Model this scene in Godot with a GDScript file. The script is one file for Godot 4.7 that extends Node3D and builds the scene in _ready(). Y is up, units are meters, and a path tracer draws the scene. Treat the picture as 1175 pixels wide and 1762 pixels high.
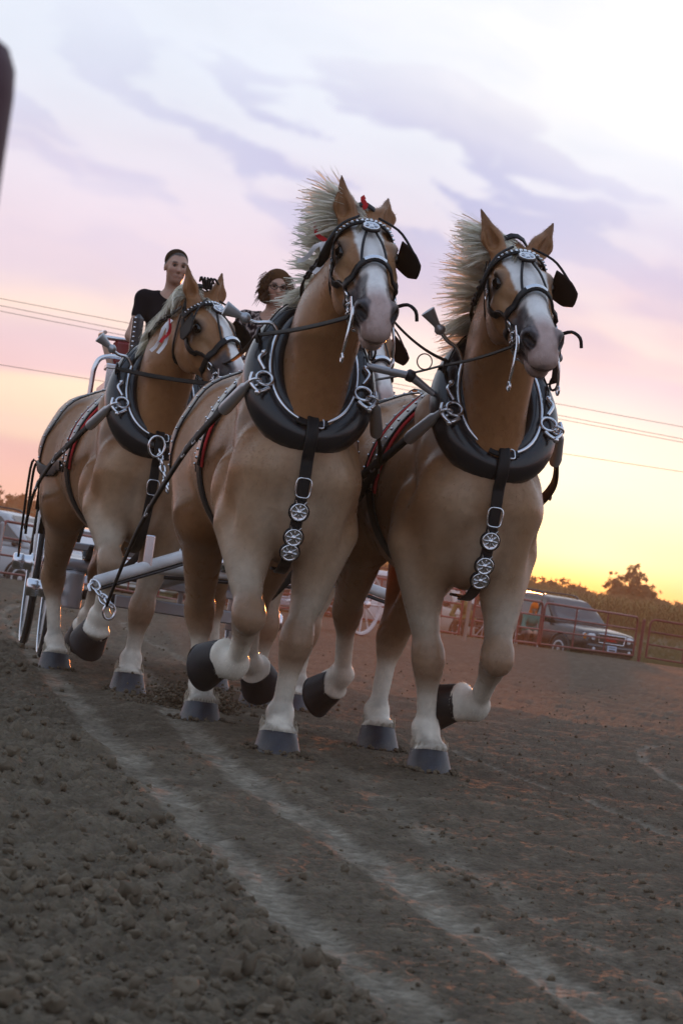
extends Node3D
# A four-horse hitch trotting through a dirt arena at sunset. Metres, y up, the camera looks along -z.

const EYE := 0.77
var M := {}
var used_names := {}


func _ready() -> void:
	setup_camera()
	setup_light()
	make_materials()
	start_figures()
	start_people()
	build_ground()
	build_background()
	build_fence()
	finish_figures()
	finish_people()
	build_wagon()
	build_harness()
	build_small_things()
	flare_haze()


func setup_camera() -> void:
	var cam := Camera3D.new()
	cam.name = "camera"
	cam.fov = 22.2
	cam.near = 0.05
	cam.far = 4000.0
	var roll := deg_to_rad(8.3)
	var pitch := deg_to_rad(1.61)
	cam.transform = Transform3D(Basis(Vector3.RIGHT, pitch) * Basis(Vector3.BACK, roll), Vector3(0, EYE, 0))
	var lens := CameraAttributesPhysical.new()
	lens.frustum_focal_length = 61.2
	lens.frustum_focus_distance = 11.6
	lens.frustum_near = 0.05
	lens.frustum_far = 4000.0
	lens.exposure_aperture = 7.5
	cam.attributes = lens
	add_child(cam)
	cam.fov = 22.2
	cam.current = true


func setup_light() -> void:
	var e := Environment.new()
	e.background_mode = Environment.BG_SKY
	e.tonemap_mode = Environment.TONE_MAPPER_LINEAR
	e.tonemap_exposure = 1.28
	e.sdfgi_enabled = true
	e.ssao_enabled = true
	e.ssil_enabled = true
	var pan := PanoramaSkyMaterial.new()
	pan.panorama = sky_texture()
	var sky := Sky.new()
	sky.sky_material = pan
	e.sky = sky
	e.fog_enabled = true
	e.fog_light_color = Color(1.0, 0.76, 0.55)
	e.fog_density = 0.0015
	e.volumetric_fog_enabled = true
	e.volumetric_fog_density = 0.0
	var w := WorldEnvironment.new()
	w.name = "world_environment"
	w.environment = e
	add_child(w)
	var sun := DirectionalLight3D.new()
	sun.name = "sun"
	sun.light_color = Color(1.0, 0.55, 0.27)
	sun.light_energy = 1.25
	sun.light_angular_distance = 1.5
	sun.shadow_enabled = true
	# low behind the horses, a little right of the middle of the view
	var az := deg_to_rad(4.4)
	var el := deg_to_rad(1.5)
	var to_sun := Vector3(sin(az) * cos(el), sin(el), -cos(az) * cos(el))
	sun.transform = Transform3D(Basis.looking_at(-to_sun, Vector3.UP), Vector3(0, 30, -60))
	add_child(sun)


func sky_color(az: float, el: float, na: FastNoiseLite, nb: FastNoiseLite, nc: FastNoiseLite) -> Vector3:
	# az: degrees right of the view's middle, el: degrees above the horizon; linear radiance of air and clouds at sunset
	var e := maxf(el, 0.0)
	var side := exp(-pow((az - 5.0) / 26.0, 2.0))
	var near_sun := exp(-pow((az - 4.0) / 9.0, 2.0))
	var toward := 0.5 + 0.5 * cos(deg_to_rad(az - 4.0))
	# clear air: from the horizon up
	var zen := Vector3(0.42, 0.55, 0.78)
	var high := Vector3(0.78, 0.86, 0.98).lerp(Vector3(0.62, 0.72, 0.90), 1.0 - toward)
	var mid := Vector3(0.84, 0.73, 0.84).lerp(Vector3(0.56, 0.62, 0.80), 1.0 - toward)
	var pink := Vector3(1.02, 0.70, 0.73).lerp(Vector3(0.55, 0.54, 0.68), 1.0 - toward)
	var low := Vector3(1.00, 0.70, 0.66).lerp(Vector3(1.9, 0.95, 0.36), near_sun).lerp(Vector3(0.44, 0.44, 0.56), 1.0 - toward)
	var c: Vector3
	if e < 2.5:
		c = low.lerp(pink, smoothstep(0.3, 2.5, e))
	elif e < 6.0:
		c = pink.lerp(mid, smoothstep(2.5, 6.0, e))
	elif e < 11.0:
		c = mid.lerp(high, smoothstep(6.0, 11.0, e))
	else:
		c = high.lerp(zen, smoothstep(11.0, 65.0, e))
	# long bands of cloud, tilted a little, that break up into ripples higher up
	# (streaks run a little downwards to the right)
	var s := az * 0.974 - el * 0.225
	var t := az * 0.225 + el * 0.974
	var warp := nc.get_noise_2d(az * 6.0 + 70.0, el * 9.0)
	var bands := na.get_noise_2d(az * 2.0, el * 15.0 + az * 0.4)
	var ripple := nb.get_noise_2d(s * 8.5 + warp * 10.0, t * 34.0 + warp * 16.0)
	var streak := nb.get_noise_2d(s * 5.0 + 200.0, t * 23.0 + warp * 14.0)
	var veil := nc.get_noise_2d(az * 3.0, el * 6.0)
	# pale gold gaps low down, brightest towards the sun
	var gap := smoothstep(0.02, 0.34, bands) * exp(-pow((e - 3.6) / 2.6, 2.0))
	c = c.lerp(Vector3(1.30, 1.02, 0.74).lerp(Vector3(1.0, 0.80, 0.70), 1.0 - side), gap * 0.85 * toward)
	var gl := exp(-pow((az + 6.6) / 2.6, 2.0)) * exp(-pow((e - 5.2 - 0.08 * (az + 6.6)) / 0.45, 2.0)) + 0.8 * exp(-pow((az + 7.5) / 2.0, 2.0)) * exp(-pow((e - 2.4) / 0.3, 2.0))
	c = c.lerp(Vector3(1.15, 0.92, 0.78), clampf(gl * (0.8 + bands), 0.0, 0.85))
	var rose := exp(-pow((az - 6.0) / 3.6, 2.0)) * exp(-pow((e - 6.2) / 1.2, 2.0))
	c = c.lerp(Vector3(0.92, 0.60, 0.68), rose * clampf(0.55 + streak, 0.0, 0.8))
	# the glow round the hidden sun
	var g := exp(-pow((az - 3.9) / 4.6, 2.0)) * exp(-pow((e - 1.9) / 2.3, 2.0))
	c = c.lerp(Vector3(3.4, 1.25, 0.22).lerp(Vector3(3.0, 2.1, 0.95), smoothstep(0.5, 1.5, e)).lerp(Vector3(1.9, 1.68, 1.25), smoothstep(1.4, 3.4, e)), clampf(g * 1.15, 0.0, 1.0))
	# a second bright gap in the cloud between the two front horses
	var g2 := exp(-pow((az - 1.6) / 2.1, 2.0)) * exp(-pow((e - 5.0) / 1.1, 2.0))
	c = c.lerp(Vector3(1.25, 1.0, 0.86), g2 * clampf(0.75 + 1.2 * bands, 0.0, 1.0))
	var wide := exp(-pow((az - 7.5) / 9.0, 2.0)) * exp(-pow((e - 3.1) / 1.1, 2.0))
	c = c.lerp(Vector3(1.9, 1.58, 1.05), wide * (0.55 + 0.5 * smoothstep(-0.2, 0.3, bands)))
	# lavender cloud bank between six and eleven degrees
	var bank := smoothstep(-0.02, 0.30, streak * 0.62 + ripple * 1.25) * exp(-pow((e - 9.2) / 2.1, 2.0)) * (0.35 + 0.65 * exp(-pow((az - 0.5) / 4.8, 2.0)))
	c = c.lerp(Vector3(0.48, 0.52, 0.78).lerp(Vector3(0.36, 0.37, 0.50), 1.0 - toward), clampf(bank * 0.95, 0.0, 0.9))
	# fainter lavender below and to the left
	var lav := smoothstep(-0.05, 0.35, streak * 0.7 + bands * 0.6) * exp(-pow((e - 7.2) / 1.6, 2.0))
	c = c.lerp(Vector3(0.64, 0.60, 0.80).lerp(Vector3(0.44, 0.45, 0.60), 1.0 - toward), lav * 0.6)
	# bright cloud high on the right
	var lift := smoothstep(8.2, 12.0, e) * smoothstep(42.0, 12.0, e) * exp(-pow((az - 8.5) / 7.5, 2.0))
	c = c.lerp(Vector3(1.25, 1.18, 1.08), lift * clampf(0.72 + 0.5 * ripple, 0.0, 1.0))
	var pale := smoothstep(10.5, 13.5, e) * smoothstep(60.0, 14.0, e) * toward
	c = c.lerp(Vector3(0.82, 0.86, 0.95), pale * 0.5 * (0.6 + 0.8 * veil))
	return c * (0.88 + 0.05 * veil + 0.03 * ripple)


func sky_texture() -> Texture2D:
	var na := FastNoiseLite.new()
	na.seed = 11
	na.frequency = 0.03
	na.fractal_octaves = 4
	var nb := FastNoiseLite.new()
	nb.seed = 29
	nb.frequency = 0.02
	nb.fractal_octaves = 5
	var nc := FastNoiseLite.new()
	nc.seed = 5
	nc.frequency = 0.03
	nc.fractal_octaves = 3
	var wide := sky_part(-180.0, 90.0, 360.0, 180.0, 512, 256, na, nb, nc)
	wide.resize(4096, 2048, Image.INTERPOLATE_CUBIC)
	# the part round the view in full detail; columns count from straight ahead
	var per := 4096.0 / 360.0
	var w := 400
	var h := 272
	var front := sky_part(-w / per / 2.0, h / per - 1.0, w / per, h / per, w, h, na, nb, nc)
	var top := int(round(1024.0 - (h / per - 1.0) * per))
	# blend the border so that no seam shows
	var out := Image.create_empty(4096, 2048, false, Image.FORMAT_RGBF)
	out.blit_rect(wide, Rect2i(2048, 0, 2048, 2048), Vector2i(0, 0))
	out.blit_rect(wide, Rect2i(0, 0, 2048, 2048), Vector2i(2048, 0))
	out.blit_rect(front, Rect2i(w / 2, 0, w / 2, h), Vector2i(0, top))
	out.blit_rect(front, Rect2i(0, 0, w / 2, h), Vector2i(4096 - w / 2, top))
	return ImageTexture.create_from_image(out)


func sky_part(az0: float, el0: float, daz: float, del: float, w: int, h: int, na: FastNoiseLite, nb: FastNoiseLite, nc: FastNoiseLite) -> Image:
	var data := PackedFloat32Array()
	data.resize(w * h * 3)
	var k := 0
	for j in h:
		var el := el0 - (j + 0.5) / h * del
		for i in w:
			var az := az0 + (i + 0.5) / w * daz
			var c := sky_color(az, el, na, nb, nc)
			data[k] = c.x
			data[k + 1] = c.y
			data[k + 2] = c.z
			k += 3
	return Image.create_from_data(w, h, false, Image.FORMAT_RGBF, data.to_byte_array())


# ---------------------------------------------------------------- naming

func numbered(called: String) -> String:
	used_names[called] = used_names.get(called, 0) + 1
	var n: int = used_names[called]
	return called if n == 1 else "%s_%03d" % [called, n - 1]


func tag(o: Node3D, label: String, category := "", group := "", kind := "") -> Node3D:
	if label:
		o.set_meta("label", label)
	if category:
		o.set_meta("category", category)
	if group:
		o.set_meta("group", group)
	if kind:
		o.set_meta("kind", kind)
	return o


func thing(called: String, label: String, category: String, where := Transform3D(), group := "") -> Node3D:
	var o := Node3D.new()
	o.name = numbered(called)
	add_child(o)
	o.transform = where
	tag(o, label, category, group)
	return o


func part(called: String, geo, mat: Material, parent: Node3D = self, where := Transform3D()) -> MeshInstance3D:
	var o := MeshInstance3D.new()
	if parent == self:
		o.name = numbered(called)
	else:
		var n := 0
		var nm := called
		while parent.has_node(nm):
			n += 1
			nm = "%s_%03d" % [called, n]
		o.name = nm
	o.mesh = geo if geo is Mesh else geo.mesh()
	o.material_override = mat
	o.transform = where
	o.cast_shadow = GeometryInstance3D.SHADOW_CASTING_SETTING_ON
	parent.add_child(o, true)
	return o


func turn(yaw: float, at: Vector3) -> Transform3D:
	return Transform3D(Basis(Vector3.UP, deg_to_rad(yaw)), at)


# ---------------------------------------------------------------- materials

func mat(called: String, c: Color, rough := 0.8, metal := 0.0) -> StandardMaterial3D:
	# c holds linear, real-world values
	var m := StandardMaterial3D.new()
	m.resource_name = called
	m.albedo_color = c.linear_to_srgb()
	m.roughness = rough
	m.metallic = metal
	M[called] = m
	return m


func noise_tex(freq: float, oct: int, sd: int, lo: float, hi: float, size := 512, as_normal := 0.0) -> NoiseTexture2D:
	var n := FastNoiseLite.new()
	n.noise_type = FastNoiseLite.TYPE_SIMPLEX_SMOOTH
	n.seed = sd
	n.frequency = freq
	n.fractal_octaves = oct
	var t := NoiseTexture2D.new()
	t.width = size
	t.height = size
	t.seamless = true
	t.noise = n
	if as_normal > 0.0:
		t.as_normal_map = true
		t.bump_strength = as_normal
	else:
		var g := Gradient.new()
		g.set_color(0, Color(lo, lo, lo))
		g.set_color(1, Color(hi, hi, hi))
		t.color_ramp = g
	return t


func tri(m: StandardMaterial3D, scale: float, albedo: Texture2D = null, rough: Texture2D = null, height: Texture2D = null, hs := 0.5) -> void:
	m.uv1_triplanar = true
	m.uv1_scale = Vector3.ONE * scale
	if albedo:
		m.albedo_texture = albedo
	if rough:
		m.roughness_texture = rough
		m.roughness_texture_channel = BaseMaterial3D.TEXTURE_CHANNEL_RED
	if height:
		m.heightmap_enabled = true
		m.heightmap_texture = height
		m.heightmap_scale = hs


func make_materials() -> void:
	var soft := noise_tex(0.01, 4, 3, 0.72, 1.0)
	var fine := noise_tex(0.06, 4, 8, 0.45, 1.0)
	var grit := noise_tex(0.12, 3, 9, 0.0, 1.0)
	var hair := noise_tex(0.03, 5, 17, 0.88, 1.0)
	var fine_rough := noise_tex(0.012, 4, 23, 0.42, 0.66)
	var coat := mat("coat", Color(1, 1, 1), 0.55)
	coat.vertex_color_use_as_albedo = true
	coat.metallic_specular = 0.3
	coat.rim_enabled = true
	coat.rim = 0.10
	coat.rim_tint = 0.5
	tri(coat, 1.3, hair, fine_rough, null, 0.0)
	var skin := mat("skin", Color(1, 1, 1), 0.5)
	skin.vertex_color_use_as_albedo = true
	skin.subsurf_scatter_enabled = true
	skin.subsurf_scatter_strength = 0.1
	var cloth := mat("cloth", Color(1, 1, 1), 0.9)
	cloth.vertex_color_use_as_albedo = true
	cloth.metallic_specular = 0.2
	tri(cloth, 6.0, null, null, grit, 0.1)
	var mane := mat("mane_hair", Color(1, 1, 1), 0.6)
	mane.vertex_color_use_as_albedo = true
	mane.backlight_enabled = true
	mane.backlight = Color(0.95, 0.95, 0.95)
	var leather := mat("black_leather", Color(0.009, 0.009, 0.010), 0.42)
	leather.metallic_specular = 0.32
	tri(leather, 3.0, null, null, grit, 0.05)
	var patent := mat("patent_leather", Color(0.010, 0.011, 0.014), 0.27)
	patent.clearcoat_enabled = true
	patent.metallic_specular = 0.4
	patent.clearcoat = 0.3
	patent.clearcoat_roughness = 0.18
	tri(patent, 2.0, null, null, soft, 0.2)
	mat("dull_leather", Color(0.012, 0.010, 0.009), 0.65)
	M.dull_leather.metallic_specular = 0.25
	mat("chrome", Color(0.66, 0.67, 0.70), 0.2, 1.0)
	mat("dull_steel", Color(0.35, 0.35, 0.36), 0.35, 1.0)
	mat("dark_steel", Color(0.06, 0.06, 0.065), 0.45, 0.8)
	mat("aluminium", Color(0.42, 0.43, 0.45), 0.42, 0.7)
	var wp := mat("white_paint", Color(0.84, 0.84, 0.84), 0.35)
	tri(wp, 1.0, soft)
	mat("red_felt", Color(0.42, 0.012, 0.016), 0.9)
	mat("white_ribbon", Color(0.75, 0.72, 0.72), 0.7)
	var rp := mat("red_wagon_paint", Color(0.22, 0.010, 0.012), 0.22)
	rp.clearcoat_enabled = true
	rp.clearcoat = 0.6
	mat("black_paint", Color(0.010, 0.010, 0.011), 0.3)
	mat("grey_timber", Color(0.24, 0.20, 0.165), 0.85)
	var hoof := mat("hoof_horn", Color(1, 1, 1), 0.42)
	hoof.vertex_color_use_as_albedo = true
	tri(hoof, 4.0, fine, null, grit, 0.1)
	var hoof_raised_shaded := mat("hoof_raised_shaded", Color(1, 1, 1), 0.55)
	hoof_raised_shaded.vertex_color_use_as_albedo = true
	tri(hoof_raised_shaded, 4.0, fine)
	var hoof_dark := mat("hoof_sole", Color(0.016, 0.013, 0.013), 0.7)
	tri(hoof_dark, 4.0, fine)
	mat("eye_dark", Color(0.008, 0.005, 0.004), 0.08)
	mat("tyre_rubber", Color(0.016, 0.016, 0.017), 0.8)
	var pr := mat("maroon_pipe", Color(0.21, 0.026, 0.024), 0.5)
	tri(pr, 1.5, soft)
	mat("seat_panel", Color(0.42, 0.30, 0.24), 0.4)
	mat("dark_post", Color(0.05, 0.010, 0.020), 0.6)
	mat("galvanised", Color(0.33, 0.33, 0.34), 0.5, 0.5)
	var glass := mat("car_glass", Color(0.02, 0.022, 0.025), 0.06)
	glass.metallic_specular = 0.7
	mat("hair_brown", Color(0.035, 0.02, 0.012), 0.5)
	mat("wire_black", Color(0.02, 0.02, 0.022), 0.7)


# ---------------------------------------------------------------- geometry

class Geo:
	var v := PackedVector3Array()
	var c := PackedColorArray()
	var n := PackedVector3Array()
	var idx := PackedInt32Array()
	var uv := PackedVector2Array()
	var col := Color(1, 1, 1)

	func vert(p: Vector3) -> int:
		v.append(p)
		c.append(col)
		return v.size() - 1

	func face(a: int, b: int, d: int) -> void:
		idx.append(a)
		idx.append(b)
		idx.append(d)

	func tri3(a: Vector3, b: Vector3, d: Vector3) -> void:
		var i := vert(a)
		vert(b)
		vert(d)
		face(i, i + 1, i + 2)

	func quad(a: Vector3, b: Vector3, d: Vector3, e: Vector3) -> void:
		var i := vert(a)
		vert(b)
		vert(d)
		vert(e)
		face(i, i + 1, i + 2)
		face(i, i + 2, i + 3)

	func poly(points: Array, flip := false) -> void:
		var i := v.size()
		for p in points:
			vert(p)
		for k in range(1, points.size() - 1):
			if flip:
				face(i, i + k + 1, i + k)
			else:
				face(i, i + k, i + k + 1)

	# a box with chamfered edges
	func box(x: Transform3D, size: Vector3, bevel := 0.0) -> void:
		var h := size * 0.5
		var b := minf(bevel, minf(h.x, minf(h.y, h.z)) * 0.9)
		var ax := [Vector3.RIGHT, Vector3.UP, Vector3.BACK]
		if b <= 0.0:
			for k in 3:
				for s in [-1.0, 1.0]:
					var nn: Vector3 = ax[k] * s
					var uu: Vector3 = ax[(k + 1) % 3]
					var ww: Vector3 = ax[(k + 2) % 3] * s
					var o: Vector3 = nn * h
					quad(x * (o - uu * h - ww * h), x * (o + uu * h - ww * h), x * (o + uu * h + ww * h), x * (o - uu * h + ww * h))
			return
		var i := h - Vector3(b, b, b)
		for k in 3:
			for s in [-1.0, 1.0]:
				var nn: Vector3 = ax[k] * s
				var uu: Vector3 = ax[(k + 1) % 3]
				var ww: Vector3 = ax[(k + 2) % 3] * s
				var o: Vector3 = nn * h
				quad(x * (o - uu * i - ww * i), x * (o + uu * i - ww * i), x * (o + uu * i + ww * i), x * (o - uu * i + ww * i))
		for k in 3:
			var e1: Vector3 = ax[(k + 1) % 3]
			var e2: Vector3 = ax[(k + 2) % 3]
			for s in [-1.0, 1.0]:
				for t in [-1.0, 1.0]:
					var l: Vector3 = ax[k] * i
					var p1: Vector3 = e1 * h * s + e2 * i * t
					var p2: Vector3 = e1 * i * s + e2 * h * t
					if s * t > 0:
						quad(x * (p1 - l), x * (p2 - l), x * (p2 + l), x * (p1 + l))
					else:
						quad(x * (p2 - l), x * (p1 - l), x * (p1 + l), x * (p2 + l))
		for sx in [-1.0, 1.0]:
			for sy in [-1.0, 1.0]:
				for sz in [-1.0, 1.0]:
					var p1 := x * Vector3(h.x * sx, i.y * sy, i.z * sz)
					var p2 := x * Vector3(i.x * sx, h.y * sy, i.z * sz)
					var p3 := x * Vector3(i.x * sx, i.y * sy, h.z * sz)
					if sx * sy * sz > 0:
						tri3(p1, p2, p3)
					else:
						tri3(p1, p3, p2)

	func bar(a: Vector3, b: Vector3, w: float, h: float, up := Vector3.UP, bevel := 0.0) -> void:
		var z := (b - a).normalized()
		var xx := up.cross(z).normalized()
		if xx.length() < 0.5:
			xx = Vector3.RIGHT.cross(z).normalized()
		var yy := z.cross(xx)
		box(Transform3D(Basis(xx, yy, z), (a + b) * 0.5), Vector3(w, h, a.distance_to(b)), bevel)

	func tube(pts: Array, radii, sides := 8, closed := false, caps := true, flat := 1.0, side := Vector3.ZERO) -> void:
		var cnt := pts.size()
		var first := v.size()
		var prev := Vector3.ZERO
		for i in cnt:
			var p: Vector3 = pts[i]
			var a: Vector3 = pts[(i - 1 + cnt) % cnt] if closed or i > 0 else pts[i]
			var b: Vector3 = pts[(i + 1) % cnt] if closed or i < cnt - 1 else pts[i]
			var t := (b - a).normalized()
			var xx: Vector3
			if side != Vector3.ZERO:
				xx = (side - t * side.dot(t)).normalized()
			elif prev == Vector3.ZERO:
				xx = t.cross(Vector3.UP if absf(t.y) < 0.9 else Vector3.RIGHT).normalized()
			else:
				xx = (prev - t * prev.dot(t)).normalized()
			prev = xx
			var yy := t.cross(xx)
			var r: float = radii[i] if radii is Array or radii is PackedFloat32Array else radii
			for s in sides:
				var g := TAU * s / sides
				vert(p + xx * (cos(g) * r) + yy * (sin(g) * r * flat))
		var rows := cnt if closed else cnt - 1
		for i in rows:
			var r0 := first + i * sides
			var r1 := first + ((i + 1) % cnt) * sides
			for s in sides:
				var s1 := (s + 1) % sides
				face(r0 + s, r0 + s1, r1 + s1)
				face(r0 + s, r1 + s1, r1 + s)
		if caps and not closed:
			var e0 := []
			var e1 := []
			for s in sides:
				e0.append(v[first + s])
				e1.append(v[first + (cnt - 1) * sides + s])
			poly(e0, true)
			poly(e1)

	# profile: [radius, height] pairs from bottom to top along the frame's y axis
	func lathe(x: Transform3D, profile: Array, seg := 16, caps := true, from := 0.0, to := TAU) -> void:
		var first := v.size()
		var full := to - from > TAU - 0.01
		var cols := seg if full else seg + 1
		for p in profile:
			for s in cols:
				var g := from + (to - from) * s / seg
				vert(x * Vector3(cos(g) * p[0], p[1], -sin(g) * p[0]))
		for i in profile.size() - 1:
			for s in seg:
				var s1 := (s + 1) % cols
				var a := first + i * cols
				var b := a + cols
				face(a + s, a + s1, b + s1)
				face(a + s, b + s1, b + s)
		if caps and full:
			var e0 := []
			var e1 := []
			for s in seg:
				e0.append(v[first + s])
				e1.append(v[first + (profile.size() - 1) * cols + s])
			if profile[0][0] > 0.0001:
				poly(e0, true)
			if profile[-1][0] > 0.0001:
				poly(e1)

	func ring(x: Transform3D, big: float, small: float, seg := 20, sides := 8, stretch := 1.0) -> void:
		var pts := []
		for i in seg:
			var g := TAU * i / seg
			pts.append(x * Vector3(cos(g) * big, sin(g) * big * stretch, 0))
		tube(pts, small, sides, true)

	func ball(p: Vector3, r: float, seg := 12) -> void:
		ellipsoid(Transform3D(Basis(), p), Vector3(r, r, r), seg)

	func ellipsoid(x: Transform3D, r: Vector3, seg := 12) -> void:
		var prof := []
		var hh := seg / 2
		for i in hh + 1:
			var g := -PI / 2 + PI * i / hh
			prof.append([maxf(cos(g), 0.0), sin(g)])
		lathe(x * Transform3D(Basis.from_scale(r), Vector3.ZERO), prof, seg, false)

	# a strap of some thickness along points, whose face looks along the given outward directions
	func strap(pts: Array, outs: Array, w, thick := 0.006) -> void:
		var cnt := pts.size()
		var first := v.size()
		for i in cnt:
			var a: Vector3 = pts[maxi(i - 1, 0)]
			var b: Vector3 = pts[mini(i + 1, cnt - 1)]
			var t := (b - a).normalized()
			var o: Vector3 = outs[i]
			o = (o - t * o.dot(t)).normalized()
			var s := t.cross(o)
			var ww: float = (w[i] if w is Array else w) * 0.5
			var p: Vector3 = pts[i]
			var bv := minf(thick * 0.5, ww * 0.4)
			for q in [[-ww, 0.0], [-ww, thick * 0.6], [-ww + bv, thick], [ww - bv, thick], [ww, thick * 0.6], [ww, 0.0]]:
				vert(p + s * q[0] + o * q[1])
		for i in cnt - 1:
			for k in 6:
				var k1 := (k + 1) % 6
				var r0 := first + i * 6
				face(r0 + k, r0 + 6 + k, r0 + 6 + k1)
				face(r0 + k, r0 + 6 + k1, r0 + k1)
		var e0 := []
		var e1 := []
		for k in 6:
			e0.append(v[first + k])
			e1.append(v[first + (cnt - 1) * 6 + k])
		poly(e0)
		poly(e1, true)

	func add(g: Geo, x := Transform3D()) -> void:
		var first := v.size()
		for i in g.v.size():
			v.append(x * g.v[i])
		c.append_array(g.c)
		for i in g.idx:
			idx.append(first + i)

	func mesh() -> ArrayMesh:
		if n.size() != v.size():
			n = PackedVector3Array()
			n.resize(v.size())
			var t := 0
			while t < idx.size():
				var a := idx[t]
				var b := idx[t + 1]
				var d := idx[t + 2]
				var f := (v[b] - v[a]).cross(v[d] - v[a])
				n[a] += f
				n[b] += f
				n[d] += f
				t += 3
			for i in n.size():
				n[i] = n[i].normalized() if n[i].length_squared() > 1e-24 else Vector3.UP
		var out := idx.duplicate()
		var q := 0
		while q < out.size():
			var w := out[q + 1]
			out[q + 1] = out[q + 2]
			out[q + 2] = w
			q += 3
		var arr := []
		arr.resize(Mesh.ARRAY_MAX)
		arr[Mesh.ARRAY_VERTEX] = v
		arr[Mesh.ARRAY_NORMAL] = n
		arr[Mesh.ARRAY_COLOR] = c
		if uv.size() == v.size():
			arr[Mesh.ARRAY_TEX_UV] = uv
		arr[Mesh.ARRAY_INDEX] = out
		var m := ArrayMesh.new()
		m.add_surface_from_arrays(Mesh.PRIMITIVE_TRIANGLES, arr)
		return m


static func curve(ctrl: Array, n: int) -> Array:
	# Catmull-Rom through the control points
	var out := []
	var m := ctrl.size()
	for i in n:
		var t := float(i) / (n - 1) * (m - 1)
		var k := mini(int(t), m - 2)
		var u := t - k
		var p0: Vector3 = ctrl[maxi(k - 1, 0)]
		var p1: Vector3 = ctrl[k]
		var p2: Vector3 = ctrl[k + 1]
		var p3: Vector3 = ctrl[mini(k + 2, m - 1)]
		out.append(p1.cubic_interpolate(p2, p0, p3, u))
	return out


# ---------------------------------------------------------------- bodies as one smooth surface

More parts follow.
